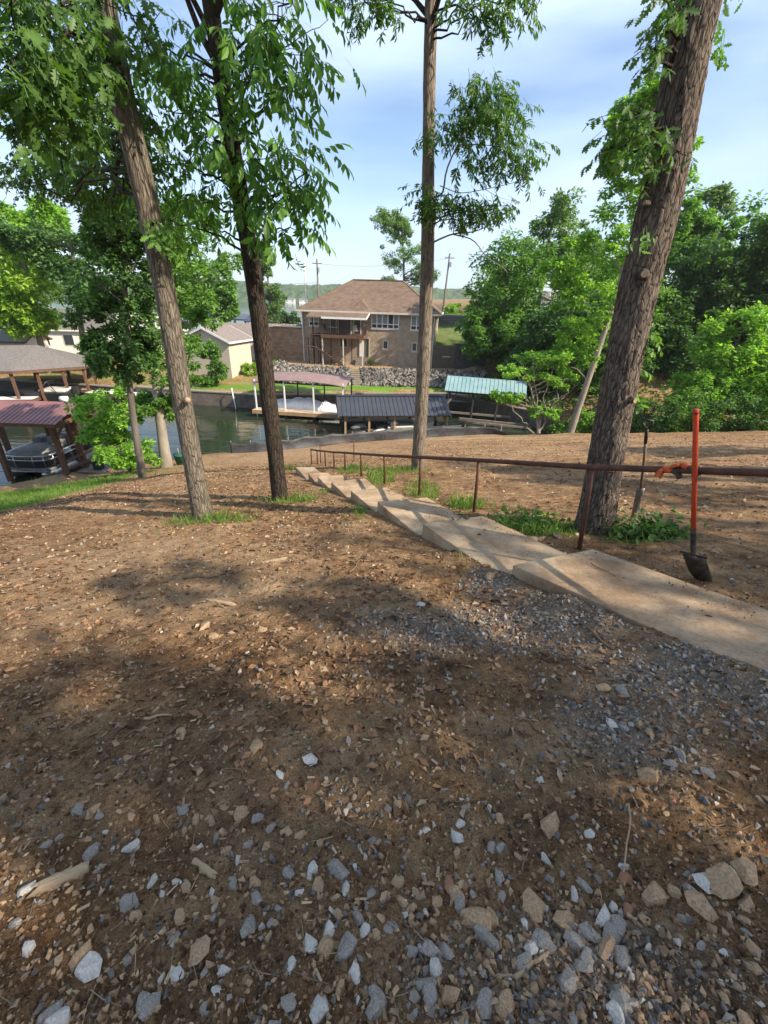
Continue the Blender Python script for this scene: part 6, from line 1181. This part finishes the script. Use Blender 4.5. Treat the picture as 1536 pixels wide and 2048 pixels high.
# ------------------------------------------------------------------ loose stones
M_STN = {'g': mat('blue_grey_stone', (.32, .285, .245), (.165, .145, .125), 14, .8, bump=.3, bscale=60), 'w': mat('pale_grey_stone', (.56, .52, .47), (.36, .33, .29), 12, .8, bump=.3, bscale=60),
         't': mat('tan_stone', (.42, .285, .17), (.24, .155, .09), 12, .85, bump=.3, bscale=60), 'r': mat('rust_stone', (.32, .15, .085), (.21, .11, .07), 12, .85, bump=.3, bscale=60)}
SLAB = {'g': 'blue grey angular stone lying loose on the brown soil', 'w': 'pale grey angular stone lying loose on the brown soil', 't': 'tan brown stone lying loose on the brown soil', 'r': 'rust coloured stone lying loose on the brown soil'}
SGRP = {'g': 'loose blue grey stones', 'w': 'loose pale grey stones', 't': 'loose tan stones', 'r': 'loose rust stones'}
NPROTO = [hull_stone(300 + s, 17 + s) for s in range(9)]
HP = [hull_stone(500 + s, 9) for s in range(8)]
SME = {k: [np_mesh('stone', v, f, m_) for v, f in NPROTO] for k, m_ in M_STN.items()}
STONES=[(1.16,0.74,0.125,'t'),(1.05,0.67,0.096,'t'),(1.28,0.78,0.094,'t'),(1.23,0.77,0.068,'w'),(1.11,0.74,0.067,'w'),(0.92,0.70,0.098,'t'),(0.99,0.71,0.049,'t'),(1.05,0.71,0.056,'g'),(1.21,0.69,0.064,'t'),(0.60,0.63,0.078,'t'),(0.72,0.64,0.078,'w'),(0.76,0.62,0.062,'g'),(0.66,0.60,0.068,'g'),(0.73,0.60,0.061,'g'),(0.52,0.58,0.075,'g'),(0.48,0.57,0.057,'w'),(0.61,0.58,0.060,'g'),(0.69,0.56,0.074,'t'),(0.63,0.54,0.051,'g'),(0.61,0.52,0.057,'g'),(0.73,0.54,0.065,'g'),(0.55,0.49,0.077,'g'),(0.45,0.53,0.052,'g'),(0.18,0.55,0.066,'g'),(0.19,0.51,0.057,'w'),(0.22,0.55,0.053,'g'),(0.15,0.47,0.076,'g'),(0.16,0.45,0.061,'g'),(0.22,0.46,0.055,'t'),(0.31,0.44,0.067,'g'),(0.37,0.44,0.067,'t'),(0.68,0.45,0.067,'g'),(0.69,0.44,0.060,'g'),(0.65,0.42,0.066,'w'),(0.33,0.63,0.094,'t'),(0.35,0.58,0.075,'g'),(0.38,0.64,0.063,'t'),(0.27,0.70,0.066,'t'),(0.26,0.73,0.051,'r'),(0.28,0.67,0.055,'g'),(0.52,0.67,0.080,'t'),(0.68,0.95,0.106,'t'),(0.86,0.75,0.068,'r'),(0.71,0.73,0.050,'g'),(0.88,0.80,0.038,'w'),(-0.83,0.52,0.089,'w'),(-0.88,0.55,0.068,'t'),(-0.84,0.41,0.068,'w'),(-0.88,0.42,0.069,'g'),(-0.81,0.68,0.064,'g'),(-1.05,0.56,0.053,'w'),(-1.16,0.63,0.046,'g'),(-1.20,0.73,0.053,'w'),(-0.91,0.86,0.079,'w'),(-0.99,1.41,0.076,'t'),(-0.57,1.32,0.087,'t'),(-0.54,0.99,0.073,'t'),(-0.46,0.97,0.056,'g'),(-0.30,1.23,0.064,'w'),(-0.21,0.77,0.056,'w'),(-0.29,0.76,0.052,'g'),(-0.12,0.77,0.077,'g'),(-0.09,0.72,0.044,'w'),(-0.18,0.72,0.057,'t'),(0.00,0.70,0.043,'g'),(-0.38,0.61,0.060,'g'),(-0.61,0.64,0.055,'t'),(-0.51,0.55,0.066,'t'),(-0.18,0.56,0.063,'w'),(-0.13,0.55,0.068,'t'),(-0.07,0.55,0.074,'g'),(-0.13,0.59,0.055,'w'),(-0.02,0.60,0.043,'w'),(-0.22,0.51,0.040,'w'),(-0.13,0.43,0.064,'w'),(-0.61,0.44,0.069,'g'),(-0.59,0.43,0.055,'g'),(0.02,0.43,0.074,'g'),(0.02,0.46,0.055,'g'),(-0.04,0.63,0.041,'g'),(-0.77,0.75,0.046,'w'),(-0.64,0.73,0.045,'t'),(-1.17,1.02,0.063,'t'),(-1.24,1.03,0.063,'g'),(-1.05,0.85,0.068,'g'),(-0.79,1.02,0.050,'g'),(0.31,0.89,0.060,'w'),(0.43,0.85,0.047,'g'),(0.46,0.85,0.047,'g'),(0.62,0.82,0.043,'w'),(0.81,0.91,0.045,'w'),(0.71,1.15,0.056,'w'),(0.33,0.94,0.039,'w'),(2.90,2.65,0.178,'t'),(0.32,2.75,0.081,'w'),(-1.37,2.56,0.117,'t'),(-0.89,2.48,0.098,'t'),(-1.22,2.40,0.089,'t'),(0.95,2.58,0.084,'g'),(1.53,2.82,0.098,'w'),(1.01,3.30,0.121,'t'),(1.28,1.75,0.080,'t'),(1.37,1.72,0.096,'g'),(1.19,1.48,0.056,'w'),(1.24,1.46,0.055,'g'),(1.17,1.40,0.049,'g'),(1.35,1.43,0.059,'t'),(1.40,1.27,0.064,'g'),(1.33,1.24,0.068,'g'),(1.47,1.19,0.070,'g'),(1.77,4.40,0.143,'t'),(1.90,4.50,0.133,'t'),(2.14,4.58,0.147,'t'),(0.43,0.75,0.051,'g'),(1.19,1.17,0.096,'t')]
rs = np.random.default_rng(77)
while len(STONES) < 298:
    k = rs.random()
    if k < .5: x, y = rs.normal(.45, .42), rs.uniform(.38, .72)
    elif k < .75: x, y = rs.normal(-.4, .5), rs.uniform(.38, 1.0)
    else: x, y = rs.uniform(-1.4, 1.5), rs.uniform(.5, 2.2)
    s = rs.uniform(.022, .046)
    if abs(x) > .35 + .95 * (y + .35) or any((a - x) ** 2 + (b - y) ** 2 < (.5 * (c + s)) ** 2 for a, b, c, _ in STONES): continue
    STONES.append((x, y, s, rs.choice(['g', 'g', 'w', 't', 't', 'r'], p=[.2, .06, .14, .38, .14, .08])))
ORD = ['first', 'second', 'third', 'fourth', 'fifth', 'sixth', 'seventh', 'eighth', 'ninth', 'tenth', 'eleventh', 'twelfth', 'thirteenth', 'fourteenth', 'fifteenth', 'sixteenth', 'seventeenth', 'eighteenth', 'nineteenth', 'twentieth']
COLN = {'g': 'blue grey', 'w': 'pale grey', 't': 'tan', 'r': 'rust coloured'}
def view(p):
    q = cam.matrix_world.inverted() @ Vector(p); return q.x / -q.z, q.y / -q.z
def zone(x, y):
    u, v = view((x, y, sz(x, y))); r_ = 'bottom edge' if v < -1.02 else ('bottom gravel' if v < -.86 else ('lower foreground' if v < -.66 else ('middle foreground' if v < -.35 else 'upper foreground')))
    return ('left' if u < -.45 else ('left of centre' if u < -.08 else ('right of centre' if u < .36 else 'right'))), r_
zs = {}
for i, (x, y, s, k) in enumerate(STONES): zs.setdefault((k, zone(x, y)), []).append((view((x, y, sz(x, y)))[0], i))
stone_label = {}
for (k, (h_, r_)), lst in zs.items():
    for n_, (_, i) in enumerate(sorted(lst)):
        s = STONES[i][2]; size_ = 'big ' if s > .085 else ('small ' if s < .04 else '')
        stone_label[i] = f"{size_}{COLN[k]} stone, {ORD[min(n_, 19)] + ' of its colour from the left' if len(lst) > 1 else 'only one of its colour'}, {r_}, {h_}"
for i, (x, y, s, k) in enumerate(STONES):
    ob_ = bpy.data.objects.new('stone', SME[k][i % 9]); COL.objects.link(ob_); props(ob_, stone_label[i], 'stone', SGRP[k])
    ob_.location = (x, y, sz(x, y) + s * .06); ob_.scale = (s, s, s * rs.uniform(.8, 1.15)); ob_.rotation_euler = (rs.uniform(-.35, .35) - .2, rs.uniform(-.35, .35), rs.uniform(0, 6.28))
STONES[93:94]
# smaller gravel and crumbs
M_GRAV = stone_mat('mixed_gravel', [(0, (.14, .125, .115)), (.22, (.215, .195, .175)), (.4, (.27, .18, .11)), (.62, (.34, .24, .15)), (.8, (.20, .13, .08)), (.93, (.42, .385, .34))], 30)
M_CLOD = stone_mat('soil_crumbs', [(0, (.07, .038, .02)), (.3, (.16, .095, .052)), (.55, (.27, .17, .095)), (.8, (.42, .29, .175))], 40)
def off_walk(x, y):
    w_ = np.full(len(x), 9.0)
    for i in range(len(ext) - 1):
        c0, c1 = (Vector(ext[i]) + Vector(extr[i])) / 2, (Vector(ext[i + 1]) + Vector(extr[i + 1])) / 2
        w_ = np.minimum(w_, seg_d(x, y, tuple(c0), tuple(c1)))
    return w_ > .52
def polar(n, y0, y1, rng, half=1.15):
    y = y0 * (y1 / y0) ** rng.random(n); x = rng.uniform(-1, 1, n) * (half * y + .7); return x, y
x, y = polar(28000, .30, 9, rs); dens = .22 + .9 * gravel_mask(x, y) + .5 * np.clip(fbm(x * 1.3, y * 1.3, 6.1, 3) * 3, 0, 1); kk = (rs.random(len(x)) < dens) & off_walk(x, y); x, y = x[kk], y[kk]
s = .006 + .020 * rs.random(len(x)) ** 2.4 * (1 + .25 * np.minimum(y, 5)); ob_ = link('gravel', scatter_mesh('gravel', np.stack([x, y, surf(x, y) + s * .12], -1), s * 1.25, HP, M_GRAV, rs, 3.1)); props(ob_, 'scattered small mixed gravel on the bare soil', 'gravel', kind='stuff')
x, y = polar(23000, .30, 7, rs); kk = off_walk(x, y); x, y = x[kk], y[kk]
s = .004 + .016 * rs.random(len(x)) ** 2.2; ob_ = link('soil_crumbs', scatter_mesh('soil_crumbs', np.stack([x, y, surf(x, y) + s * .1], -1), s * 1.3, PROT0, M_CLOD, rs, 3.1)); props(ob_, 'crumbled clods of brown soil across the foreground', 'soil', kind='stuff')
# far stones on the graded lot and left slope
x = np.concatenate([rs.uniform(1.5, 22, 5200), rs.uniform(-11, 1, 4200)]); y = np.concatenate([rs.uniform(5.5, 27, 5200), rs.uniform(3, 22, 4200)]); kk = off_walk(x, y) & (grass_mask(x, y) < .3); x, y = x[kk], y[kk]
s = (.014 + .06 * rs.random(len(x)) ** 3) * np.where(x < 1, .65, 1); ob_ = link('rubble', scatter_mesh('rubble', np.stack([x, y, surf(x, y) + s * .1], -1), s * 1.3, HP, stone_mat('pale_rubble', [(0, (.30, .205, .125)), (.3, (.40, .29, .185)), (.6, (.48, .38, .27)), (.85, (.22, .145, .088))], 12), rs, 3.1)); props(ob_, 'scattered pale rubble over the graded lot behind the rail', 'stones', kind='stuff')

# ------------------------------------------------------------------ sticks, chips, litter
def top_z(x, y):
    z = surf(x, y)
    for c0, c1, za, zb in SLABS:
        dx, dy = c1.x - c0.x, c1.y - c0.y; l2 = dx * dx + dy * dy; t = ((x - c0.x) * dx + (y - c0.y) * dy) / l2; lat = np.abs((x - c0.x) * dy - (y - c0.y) * dx) / math.sqrt(l2)
        z = np.where((t >= 0) & (t <= 1) & (lat < .47), np.maximum(z, za + (zb - za) * t), z)
    return z
STICKS = [((.90, 5.20), (1.08, 4.85), .022, 't'), ((-.14, 2.96), (.08, 3.05), .012, 't'), ((1.44, 2.40), (1.55, 2.10), .012, 't'), ((.32, 1.03), (.40, 1.02), .004, 't'), ((.76, 1.5), (.85, 1.4), .006, 't'), ((.33, .52), (.41, .50), .007, 'p'), ((.41, .50), (.53, .56), .008, 'p'), ((.82, .97), (.90, .94), .004, 't'), ((-1.29, 1.42), (-1.18, 1.56), .006, 't'), ((1.28, .96), (1.43, .94), .004, 't'), ((-1.99, 3.51), (-1.5, 3.58), .014, 't'), ((1.04, 1.05), (.84, .73), .004, 'p'), ((-.38, .51), (-.29, .53), .004, 't'), ((-1.27, 1.56), (-1.13, 1.59), .010, 'p'), ((-.5, 3.39), (-.15, 4.21), .006, 't'), ((-.32, 3.49), (-.2, 4.04), .007, 't'), ((.96, 5.33), (1.15, 5.05), .014, 't'), ((-2.3, 4.1), (-1.7, 4.25), .007, 't'), ((-.75, 2.1), (-.6, 2.5), .006, 't'), ((-1.45, 2.0), (-1.1, 2.25), .007, 't'), ((-.95, 1.2), (-.8, 1.42), .005, 't'), ((.52, .78), (.6, .9), .004, 't'), ((1.9, 3.3), (2.0, 3.05), .005, 't'), ((.1, .62), (.2, .55), .004, 't'), ((-.5, .8), (-.38, .72), .004, 't')]
STICK_W = ['by the third slab', 'below the near slab', '', 'low right of centre', 'in the pale silt patch', 'among the bottom gravel', 'forked, among the bottom gravel', 'at the lower right', 'at the middle left', 'near the right edge below the big stones', 'in the sunny patch on the left', 'arching upright at the lower right', 'at the bottom left', 'beside the left dead leaves', 'long, left of the third slab', 'left of the second slab', '', 'near the grey oak foot', 'left of the middle', 'in the shade on the left', 'at the left above the wood chunk', 'above the bottom gravel', 'on the right near the shovel', 'at bottom centre', 'left of bottom centre']
for k, (a, b, r_, c) in enumerate(STICKS):
    zf = lambda x_, y_: float(top_z(np.array([x_]), np.array([y_]))[0])
    P_ = [(a[0] + (b[0] - a[0]) * t, a[1] + (b[1] - a[1]) * t) for t in np.linspace(0, 1, 8)]
    jx = np.cumsum(rs.normal(0, 1, 8)) * .012; jx -= np.linspace(jx[0], jx[-1], 8)
    P_ = [(p[0] + j * .8, p[1] + j * .6) for p, j in zip(P_, jx)]; pts = [(p[0], p[1], zf(*p) + r_ * .7 + (.05 * math.sin(math.pi * i / 7) if c == 'p' and r_ < .005 else 0)) for i, p in enumerate(P_)]
    st_ = MB(); o = Vector(pts[0]); st_.tube([tuple(Vector(p) - o) for p in pts], [r_ * (1 - .45 * i / 7) for i in range(8)], 7)
    ob_ = st_.build('stick', M_TWIG if c == 't' else M_PALEWOOD, None, True); ob_.location = o
    props(ob_, ('thick' if k == 0 else 'thinner') + ' grey brown stick lying on the concrete steps' if k in (0, 16) else ('dark thin stick lying on the near slab edge' if k == 2 else (('pale bent root ' if c == 'p' else 'thin brown stick ') + STICK_W[k])), 'stick', {True: 'sticks on the concrete steps', False: ('pale roots on the soil' if c == 'p' else 'sticks on the bare soil')}[k in (0, 16)] if k != 2 else None)
for k, (a, b, w_, lab) in enumerate((((-1.17, .72), (-1.03, .79), .05, 'pale splintered wood chunk lying at the lower left'), ((-.66, .82), (-.55, .76), .026, 'narrow pale wood splinter lying left of the bottom centre'), ((-1.54, 3.01), (-1.26, 2.91), .045, 'pale flat board scrap in the sunny patch on the left'), ((-1.3, 3.9), (-1.05, 3.98), .05, 'short broken pale log end near the middle left'))):
    za, zb = sz(*a), sz(*b); m_ = MB(); ex_ = Vector((b[0] - a[0], b[1] - a[1], zb - za)); ln = ex_.length; V = []; F = []
    for i in range(9):
        t = i / 8
        for j in range(8):
            an = j / 8 * 6.283; r1 = w_ * .5 * (1 + .25 * rs.normal() * .5) * (1 if 0 < i < 8 else .7)
            V.append((t * ln + (rs.normal() * .012 if i in (0, 8) else 0), math.cos(an) * r1, math.sin(an) * r1 * .55))
    for i in range(8):
        for j in range(8): F.append((i * 8 + j, i * 8 + (j + 1) % 8, i * 8 + 8 + (j + 1) % 8, i * 8 + 8 + j))
    F += [tuple(range(8)), tuple(range(64, 72))]; m_.v, m_.f = V, F; ob_ = m_.build('wood_scrap', M_PALEWOOD); ob_.location = (a[0], a[1], za + w_ * .2); ob_.rotation_euler = (0, -math.asin(ex_.z / ln), math.atan2(ex_.y, ex_.x)); props(ob_, lab, 'wood scrap')
# twig litter and dead leaves, too many to count
def twig_tmpl():
    v = np.array([(0, -.012, 0), (0, .012, 0), (0, 0, .02), (.5, .03, .03), (.5, .055, .02), (.5, .04, .04), (1, -.01, 0), (1, .004, 0), (1, 0, .01)]); f = np.array([(0, 1, 4, 3), (1, 2, 5, 4), (2, 0, 3, 5), (3, 4, 7, 6), (4, 5, 8, 7), (5, 3, 6, 8)]); return v, f
def litter(name, n, y0, y1, size, tmpl, mt, lab, cat, rng, mask=None, half=1.15, lift=.004, jit=.3):
    x, y = polar(n, y0, y1, rng, half); kk = off_walk(x, y) | (rng.random(n) < .06)
    if mask is not None: kk &= rng.random(n) < mask(x, y)
    x, y = x[kk], y[kk]; a = rng.uniform(0, 6.283, len(x)); e = .04; sx = (surf(x + e, y) - surf(x - e, y)) / (2 * e); sy = (surf(x, y + e) - surf(x, y - e)) / (2 * e)
    d = np.stack([np.cos(a), np.sin(a), np.cos(a) * sx + np.sin(a) * sy + rng.normal(size=len(x)) * .08], -1); up = np.stack([-sx, -sy, np.ones_like(sx)], -1)
    z = top_z(x, y) + lift
    v, f = inst(frames(d, up, rng, jit), np.stack([x, y, z], -1), size * rng.uniform(.5, 1.5, len(x)), *tmpl)
    return props(link(name, np_mesh(name, v, f, mt)), lab, cat, kind='stuff')
M_DEAD = stone_mat('dead_leaf', [(0, (.10, .055, .03)), (.3, (.19, .10, .055)), (.6, (.27, .155, .085)), (.85, (.36, .25, .16))], 20)
leftm = lambda x, y: (.25 + .75 * sst((y - .9) / 1.2)) * np.clip(.35 + .5 * (x < .4) + fbm(x * .9, y * .9, 2.7, 3) * 1.6, 0.03, 1) * (grass_mask(x, y) < .6)
litter('twig_litter', 6500, .32, 9, .075, twig_tmpl(), stone_mat('twig_bits', [(0, (.11, .07, .045)), (.4, (.20, .135, .085)), (.8, (.33, .24, .15)), (.95, (.44, .33, .21))], 20), 'fine twig litter strewn over the soil', 'twigs', rs, leftm, jit=.15)
litter('dead_leaves', 11000, 1.0, 14, .045, (np.array([(0, 0, 0), (.45, .3, .10), (1, .02, .02), (.5, -.28, .12)]), np.array([(0, 1, 2, 3)])), M_DEAD, 'brown dead leaves lying over the soil on the left', 'leaves', rs, leftm, jit=.5, lift=.006)
litter('wood_chips', 1100, .5, 8, .032, (np.array([(0, -.14, 0), (1, -.1, .05), (1.02, .12, .04), (.02, .13, .02)]), np.array([(0, 1, 2, 3)])), stone_mat('chip', [(0, (.30, .20, .12)), (.5, (.42, .30, .19)), (.8, (.50, .38, .25)), (.95, (.24, .16, .10))], 20), 'pale wood chips strewn over the soil', 'wood chips', rs, leftm, jit=.3, lift=.008)

# matted litter on the slope left of the steps
def scatter_flat(name, x, y, size, tmpl, mt, lab, cat, rng, jit):
    kk = off_walk(x, y) & (grass_mask(x, y) < .6) & (rng.random(len(x)) < np.clip(.45 + fbm(x * .8, y * .8, 6.6, 3) * 2.6, .04, 1)); x, y = x[kk], y[kk]; a = rng.normal(.3, .9, len(x)); e = .06
    sx = (surf(x + e, y) - surf(x - e, y)) / (2 * e); sy = (surf(x, y + e) - surf(x, y - e)) / (2 * e); d = np.stack([np.cos(a), np.sin(a), np.cos(a) * sx + np.sin(a) * sy], -1)
    v, f = inst(frames(d, np.stack([-sx, -sy, np.ones_like(sx)], -1), rng, jit), np.stack([x, y, surf(x, y) + .008], -1), size * rng.uniform(.4, 1.6, len(x)), *tmpl); props(link(name, np_mesh(name, v, f, mt)), lab, cat, kind='stuff')
LEAFQ = (np.array([(0, 0, 0), (.45, .3, .14), (1, .02, .03), (.5, -.28, .15)]), np.array([(0, 1, 2, 3)]))
scatter_flat('leaf_litter', rs.uniform(-9.5, 1.2, 24000), rs.uniform(2.4, 15, 24000), .055, LEAFQ, M_DEAD, 'reddish brown leaf litter matted on the slope left of the steps', 'leaves', rs, .6)
scatter_flat('fallen_twigs', rs.uniform(-8, 1.2, 2600), rs.uniform(2.2, 12, 2600), .17, twig_tmpl(), M_TWIG, 'longer fallen twigs strewn over the left slope', 'twigs', rs, .1)
scatter_flat('lot_litter', rs.uniform(2, 20, 9000), rs.uniform(5.5, 26, 9000), .07, LEAFQ, M_DEAD, 'sparse dry litter on the graded lot behind the rail', 'leaves', rs, .5)
x, y = rs.uniform(-.3, 3.2, 22000), rs.uniform(1.0, 3.9, 22000); kk = (rs.random(22000) < gravel_mask(x, y) * .8) & off_walk(x, y); x, y = x[kk], y[kk]; s = .010 + .024 * rs.random(len(x)) ** 2.0
props(link('grey_gravel', scatter_mesh('grey_gravel', np.stack([x, y, surf(x, y) + s * .15], -1), s * 1.2, HP, stone_mat('grey_gravel', [(0, (.13, .12, .115)), (.3, (.20, .185, .17)), (.55, (.29, .265, .24)), (.75, (.40, .365, .325)), (.9, (.34, .25, .165))], 30), rs, 3.1)), 'band of crushed blue grey gravel beside the near slabs', 'gravel', kind='stuff')

# ------------------------------------------------------------------ grass
GRASS = leaf_mat('grass_blade', (.060, .105, .020), (.140, .215, .042), .33)
BL = (np.array([(0, -.045, 0), (0, .045, 0), (.55, .03, .06), (.55, -.03, .06), (1, 0, -.02)]), np.array([(0, 1, 2), (0, 2, 3), (3, 2, 4)]))
def grass(name, x, y, hgt, lab, rng):
    m_ = grass_mask(x, y); kk = (rng.random(len(x)) < np.clip(m_ * 1.1 + .06, 0, 1)) & off_walk(x, y); x, y = x[kk], y[kk]; n = len(x)
    d = np.stack([rng.normal(0, .45, n), rng.normal(0, .45, n), np.ones(n)], -1); R = frames(d, rng.normal(size=(n, 3)), rng, .2)
    v, f = inst(R, np.stack([x, y, surf(x, y) - .01], -1), hgt * rng.uniform(.25, 1.5, n) * (.6 + .8 * vnoise(x * 3, y * 3, 2)), *BL); return props(link(name, np_mesh(name, v, f, GRASS)), lab, 'grass', kind='stuff')
grass('lawn_grass', rs.uniform(-19, -8.5, 52000), rs.uniform(8.5, 21, 52000), .13, 'bright green strip of lawn grass on the left above the shore', rs)
xx = []; yy = []
for (cx, cy, rx, ry) in ((-2.85, 6.15, .9, .4), (-1.75, 7.35, .6, .35), (.75, 7.9, .45, 1.1), (-.1, 9.6, .5, 1.7), (.5, 10.6, .8, .6), (-.9, 11.4, .6, 1.1), (2.0, 4.85, .7, .4), (1.35, 6.3, .35, .5), (-.35, 6.3, .25, .6), (-1.2, 8.6, .25, .9), (-3.1, 12.6, .6, .6), (1.1, 3.95, .25, .4)):
    xx.append(rs.normal(cx, rx * .95, 1500)); yy.append(rs.normal(cy, ry * .95, 1500))
grass('grass_tufts', np.concatenate(xx), np.concatenate(yy), .13, 'green grass tufts round the tree feet and along the concrete steps', rs)
# broad weeds at the foot of the big oak
wd_ = thing('weed_clump', 'leafy cut sprouts piled at the foot of the big oak', 'weeds', (3.25, 4.6, sz(3.25, 4.6)))
n = 520; q = rs.normal(size=(n, 3)) * np.array([.24, .16, .10]); q[:, 2] = np.abs(q[:, 2]) + .02; D = rs.normal(size=(n, 3)); leaves('foliage', q, D, .10, LF_OAK, wd_, rs, TQ, .1)
wd2 = thing('weed_clump', 'low leafy weeds growing beside the slab left of the big oak', 'weeds', (1.95, 5.05, sz(1.95, 5.05)))
n = 420; q = rs.normal(size=(n, 3)) * np.array([.28, .17, .06]); q[:, 2] = np.abs(q[:, 2]) + .02; D = rs.normal(size=(n, 3)); leaves('foliage', q, D, .08, LF_MID, wd2, rs, TQ, .0)
# soil smeared on the near slabs

nk = 5200; t_ = rs.random(nk) * .99; li = np.minimum((rs.random(nk) ** 1.8 * 5).astype(int), len(SLABS) - 1); la = rs.uniform(-.5, .5, nk); la = np.sign(la) * np.abs(la * 2) ** .7 * .5
cx = np.array([SLABS[i][0].x for i in li]); cy = np.array([SLABS[i][0].y for i in li]); ex_ = np.array([SLABS[i][1].x for i in li]); ey_ = np.array([SLABS[i][1].y for i in li])
x = cx + (ex_ - cx) * t_; y = cy + (ey_ - cy) * t_; nn = np.hypot(ex_ - cx, ey_ - cy); x = x + la * .9 * (ey_ - cy) / nn; y = y - la * .9 * (ex_ - cx) / nn
kk = rs.random(nk) < np.clip(.35 + fbm(x * 2.2, y * 2.2, 1.1, 3) * 3.2, 0.02, 1); x, y = x[kk], y[kk]; s = .004 + .014 * rs.random(len(x)) ** 2.5
props(link('walk_dirt', scatter_mesh('walk_dirt', np.stack([x, y, top_z(x, y) + s * .1], -1), s * 1.3, PROT0, M_CLOD, rs, 3.1)), 'crumbs of soil scattered over the concrete slabs', 'soil', kind='stuff')
# ------------------------------------------------------------------ the air over the lake
hz_m = bpy.data.materials.new('haze'); hz_m.use_nodes = True; hn = hz_m.node_tree.nodes; hl = hz_m.node_tree.links; hn.clear()
ho = hn.new('ShaderNodeOutputMaterial'); hv = hn.new('ShaderNodeVolumePrincipled'); hv.inputs['Color'].default_value = (.88, .93, 1.0, 1); hv.inputs['Density'].default_value = .00022; hv.inputs['Anisotropy'].default_value = 0.2
hl.new(hv.outputs['Volume'], ho.inputs['Volume'])
props(MB().lr((-1650, -120, -4), (1650, 2750, 62)).build('haze', hz_m), 'pale blue summer haze over the lake', 'haze', kind='stuff')
